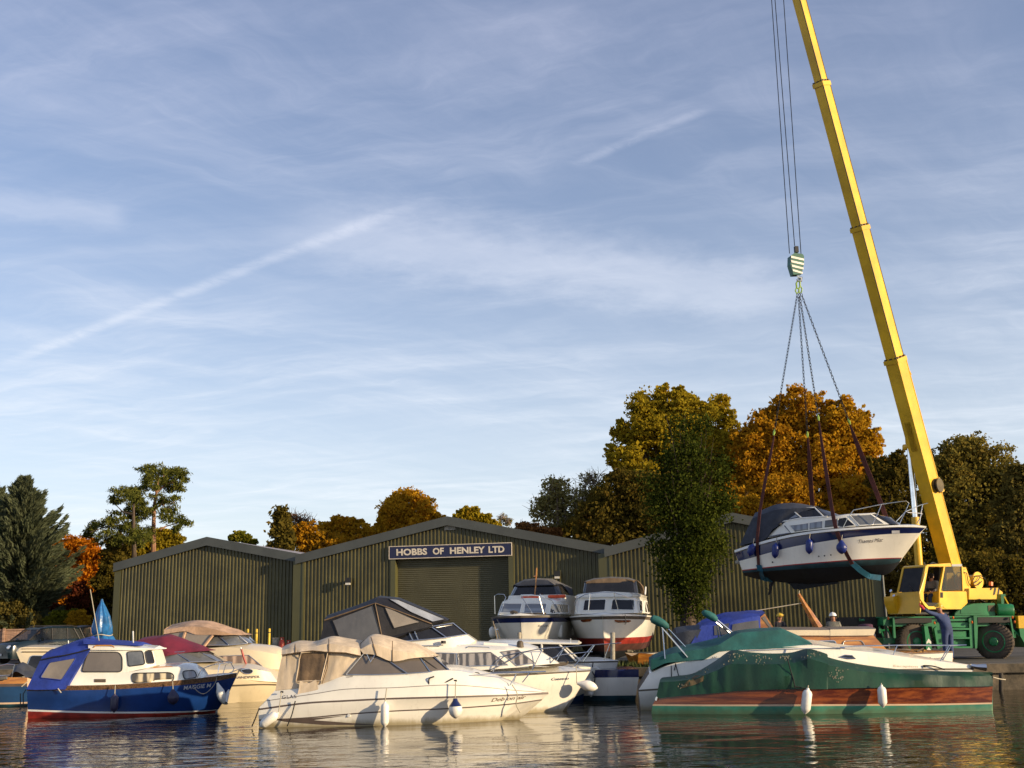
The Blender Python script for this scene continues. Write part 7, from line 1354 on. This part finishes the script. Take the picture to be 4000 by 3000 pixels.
# ------------------------------------------------------------------ parked cars, tarpaulin bundle, bollards, gas bottles
mat('car_teal', (.003, .012, .018), .25, .1, 1, coat=.35); mat('car_black', (.005, .005, .006), .3, .1, 1, coat=.2); mat('car_glass', (.014, .018, .02), .05, .15, 1, coat=.1, spec=.4); mat('headlamp', (.85, .87, .9), .08, .05, metal=.7); mat('plate_white', (.7, .7, .66), .4)
def car(label, px, py, Y, deg, m_, L_=4.5, rails=True, hs=1.):
    p = at(px, py, Y); C_ = Fr((p.x, p.y, GZ), deg, 'parked_car', label, 'car', 'cars parked by the fence'); k = L_ / 4.5
    q = lambda P: [Vector((u * k, -w, z * hs)) for u, w, z in P]
    body = C_.skin('body', [q([(.10, .55, .86), (.35, .74, .98), (1.2, .82, 1.09), (2.5, .86, 1.10), (3.9, .85, 1.13), (4.42, .74, 1.08)]), q([(.02, .64, .72), (.25, .84, .86), (1.2, .90, .95), (2.5, .91, .96), (3.9, .91, .98), (4.48, .80, .95)]), q([(0, .68, .52), (.2, .87, .6), (1.2, .91, .62), (2.5, .91, .62), (3.9, .91, .62), (4.5, .82, .6)]), q([(.06, .66, .27), (.25, .84, .24), (1.2, .88, .24), (2.5, .88, .24), (3.9, .88, .26), (4.45, .80, .32)])], [m_] * 3, 30, top=m_, crown=.05, raw=True)
    C_.skin('glasshouse', [q([(1.88, .56, 1.62), (2.5, .63, 1.68), (3.5, .63, 1.68), (4.1, .56, 1.62)]), q([(1.10, .72, 1.08), (2.4, .83, 1.11), (3.7, .82, 1.13), (4.40, .70, 1.11)])], ['pane'], 20, raw=True)
    C_.skin('roof', [q([(1.86, .50, 1.68), (2.5, .58, 1.74), (3.5, .58, 1.74), (4.16, .52, 1.66)]), q([(1.82, .58, 1.63), (2.5, .66, 1.685), (3.5, .66, 1.685), (4.18, .59, 1.62)]), q([(1.84, .58, 1.60), (2.5, .65, 1.65), (3.5, .65, 1.65), (4.16, .58, 1.60)])], [m_] * 2, 18, top=m_, crown=.03, raw=True)
    for u0, u1, w0, w1 in ((1.1, 1.86, .745, .60), (2.35, 2.42, .85, .665), (3.25, 3.32, .85, .665), (4.0, 3.72, .83, .655), (4.38, 4.12, .72, .60)):
        for s in (-1, 1): C_.tube('pillar', [(u0 * k, s * w0, 1.09 * hs), (u1 * k, s * w1, 1.65 * hs)], .035, 'rubber', raw=True)
    if rails:
        for s in (-1, 1): C_.tube('roof_rail', [(1.95 * k, s * .56, 1.70), (2.2 * k, s * .57, 1.78), (3.6 * k, s * .57, 1.78), (4.0 * k, s * .55, 1.70)], .022, 'rubber', raw=True)
    for u in (2.05, 3.05):
        for s in (-1, 1): b = MB(); b.lathe((u * k, s * .38, .8), (.12, 0, 1), [(0, .22), (.55, .24), (.62, .12), (.66, .13), (.82, .13), (.86, .05)], 10); b.build('seat', 'rubber', C_.root)
    for u in (.88, 3.62):
        for s in (-1, 1):
            a = Vector((0, s, 0)); c_ = Vector((u * k, s * .70, .34)); ty = MB().lathe(c_, a, [(0, .2), (0, .30), (.03, .34), (.19, .34), (.22, .30), (.225, .22)], 24).build('wheel', 'rubber', C_.root)
            b = MB(); b.lathe(c_ + a * .19, a, [(0, .21), (.03, .22), (.02, .19), (.0, .1), (.035, .05), (.036, .001)], 20)
            for i in range(5): t = i * 1.2566; d = Vector((cos(t), 0, sin(t))); b.tube([c_ + a * .215 + d * .05, c_ + a * .22 + d * .2], [.03, .04], 5)
            b.build('rim', 'steel', ty)
    for s in (-1, 1):
        MB().add([(.05 * k, s * .58, .80), (.30 * k, s * .84, .84), (.33 * k, s * .86, .70), (.04 * k, s * .64, .68)], [(0, 1, 2, 3)]).build('headlamp', 'headlamp', C_.root, smooth=False) if 0 else None
        b = MB(); b.lathe(Vector((.10 * k, s * .66, .76)), Vector((-.8, s * .6, .1)), [(-.06, .13), (.02, .12), (.05, .08), (.06, .01)], 14); b.build('headlamp', 'headlamp', C_.root)
        b = MB(); b.box(1.62 * k, 1.72 * k, s * 1.0 - .09, s * 1.0 + .09, 1.04, 1.2); o = b.build('door_mirror', m_, C_.root); bevel(o, .03)
    MB().box(-.02, -.005, -.26, .26, .38, .49).build('number_plate', 'plate_white', C_.root, smooth=False)
    return C_
car('dark teal estate car with roof rails and bright headlight behind the cream boat', -5, 2545, 55.5, 58, 'car_teal', 4.4)
car('black four wheel drive car parked beside the blue tarpaulin bundle', 168, 2545, 60, 66, 'car_black', 4.6, False, 1.02)
p = at(402, 2500, 50.5); p.z = GZ; root = thing('covered_outboard', 'tall thing wrapped in shiny blue tarpaulin and tied with rope beside the shed', 'bundle', p)
prof = [(2340, 398, 3), (2356, 398, 7), (2372, 398, 15), (2410, 402, 28), (2450, 402, 36), (2470, 402, 36), (2481, 402, 31), (2490, 402, 37), (2510, 398, 52), (2540, 396, 60), (2575, 396, 66)]
v, f = [], []; k = 40
for i, (y, cx, r) in enumerate(prof):
    c_ = at(cx, y, 50.5) - p; R_ = r / F * 50.5
    for j in range(k):
        t = 2 * pi * j / k; q = R_ * (1 + .10 * sin(7 * t + i * .4) + .16 * hide_noise((cos(t) * 1.5, sin(t) * 1.5, i * .22), 1.6) + .05 * sin(13 * t + i))
        v.append((c_.x + q * cos(t), q * sin(t) * .9, max(c_.z, .0)))
for i in range(len(prof) - 1):
    for j in range(k): f.append((i * k + j, i * k + (j + 1) % k, (i + 1) * k + (j + 1) % k, (i + 1) * k + j))
f.append(tuple(range(k))); mk('tarpaulin', v, f, 'tarp_blue', root, ang=25)
c_ = at(402, 2481, 50.5) - p; MB().tube([(c_.x + .40 * cos(t), .36 * sin(t), c_.z + .03 * sin(3 * t)) for t in np.linspace(0, 6.283, 22)[:-1]], .022, 5, closed=True).build('tie_rope', 'rope_pale', root)
for i, (x, y0) in enumerate(((968, 2457), (1002.5, 2457), (1052.5, 2455))):
    a, b = at(x, y0, 52.5), at(x - 3, 2560, 52.5); o = thing('bollard', ('yellow post nearest the tan canopy boat', 'middle yellow post in front of the left shed', 'yellow post nearest the red gas bottles')[i], 'bollard', (b.x, 52.5, GZ), 0, 'yellow posts by the sheds'); R_ = 4.6 / F * 52.5; d = Vector((a.x - b.x, 0, a.z - GZ)); L_ = d.length
    MB().lathe((0, 0, 0), d, [(0, R_), (L_ - .03, R_), (L_, R_ * .7), (L_ + .01, .005)], 12).build('post', 'yellow', o)
    MB().lathe(d * .86 , d, [(0, R_ + .004), (.04, R_ + .004)], 12).build('reflector', 'rubber', o)
for i, (x, y0, r) in enumerate(((1101, 2489, 11.5), (1127, 2500, 11))):
    a = at(x, y0, 54); o = thing('gas_bottle', ('taller red gas bottle beside the grey box', 'red gas bottle half hidden by the tan hood')[i], 'gas bottle', (a.x, 54, GZ), 0, 'red gas bottles'); h_ = a.z - GZ; R_ = r / F * 54
    MB().lathe((0, 0, 0), (0, 0, 1), [(0, R_ * .9), (.04, R_), (h_ - .26, R_), (h_ - .16, R_ * .75), (h_ - .11, R_ * .3), (h_ - .1, .02)], 20).build('body', 'gas_red', o)
    b = MB(); b.tube([(R_ * .62 * cos(t), R_ * .62 * sin(t), h_ - .03) for t in np.linspace(0, 6.283, 15)[:-1]], .018, 5, closed=True)
    for t in (0.3, 2.4, 4.5): b.tube([(R_ * .62 * cos(t), R_ * .62 * sin(t), h_ - .17), (R_ * .62 * cos(t), R_ * .62 * sin(t), h_ - .03)], .016, 5)
    b.build('collar', 'gas_red', o); MB().lathe((0, 0, h_ - .12), (0, 0, 1), [(0, .03), (.05, .03), (.06, .045), (.09, .04)], 8).build('valve', 'steel', o)
a = at(1077, 2491, 54.2); o = thing('meter_box', 'grey box standing between the yellow posts and red gas bottles', 'box', (a.x, 54.2, GZ))
b = MB(); b.box(-.12, .12, -.1, .1, 0, a.z - GZ - .04); b.build('body', 'concrete', o, smooth=False); b = MB(); b.box(-.135, .135, -.12, .115, a.z - GZ - .038, a.z - GZ); b.build('lid', 'concrete', o, smooth=False)
# small upturned dinghy behind the sports boat
p = at(2566, 2536, 37.2); D_ = Fr((p.x, p.y, GZ), 20, 'dinghy', 'small brown dinghy on the grass behind the sports boat', 'boat'); D_.skin('hull', [[Vector((-.9, -.5, .45)), Vector((0, -.6, .4)), Vector((1.0, -.05, .55))], [Vector((-.85, -.3, .1)), Vector((0, -.35, .05)), Vector((.8, -.03, .15))]], ['varnish'], 14, top='gel_cream', crown=-.1, raw=True)
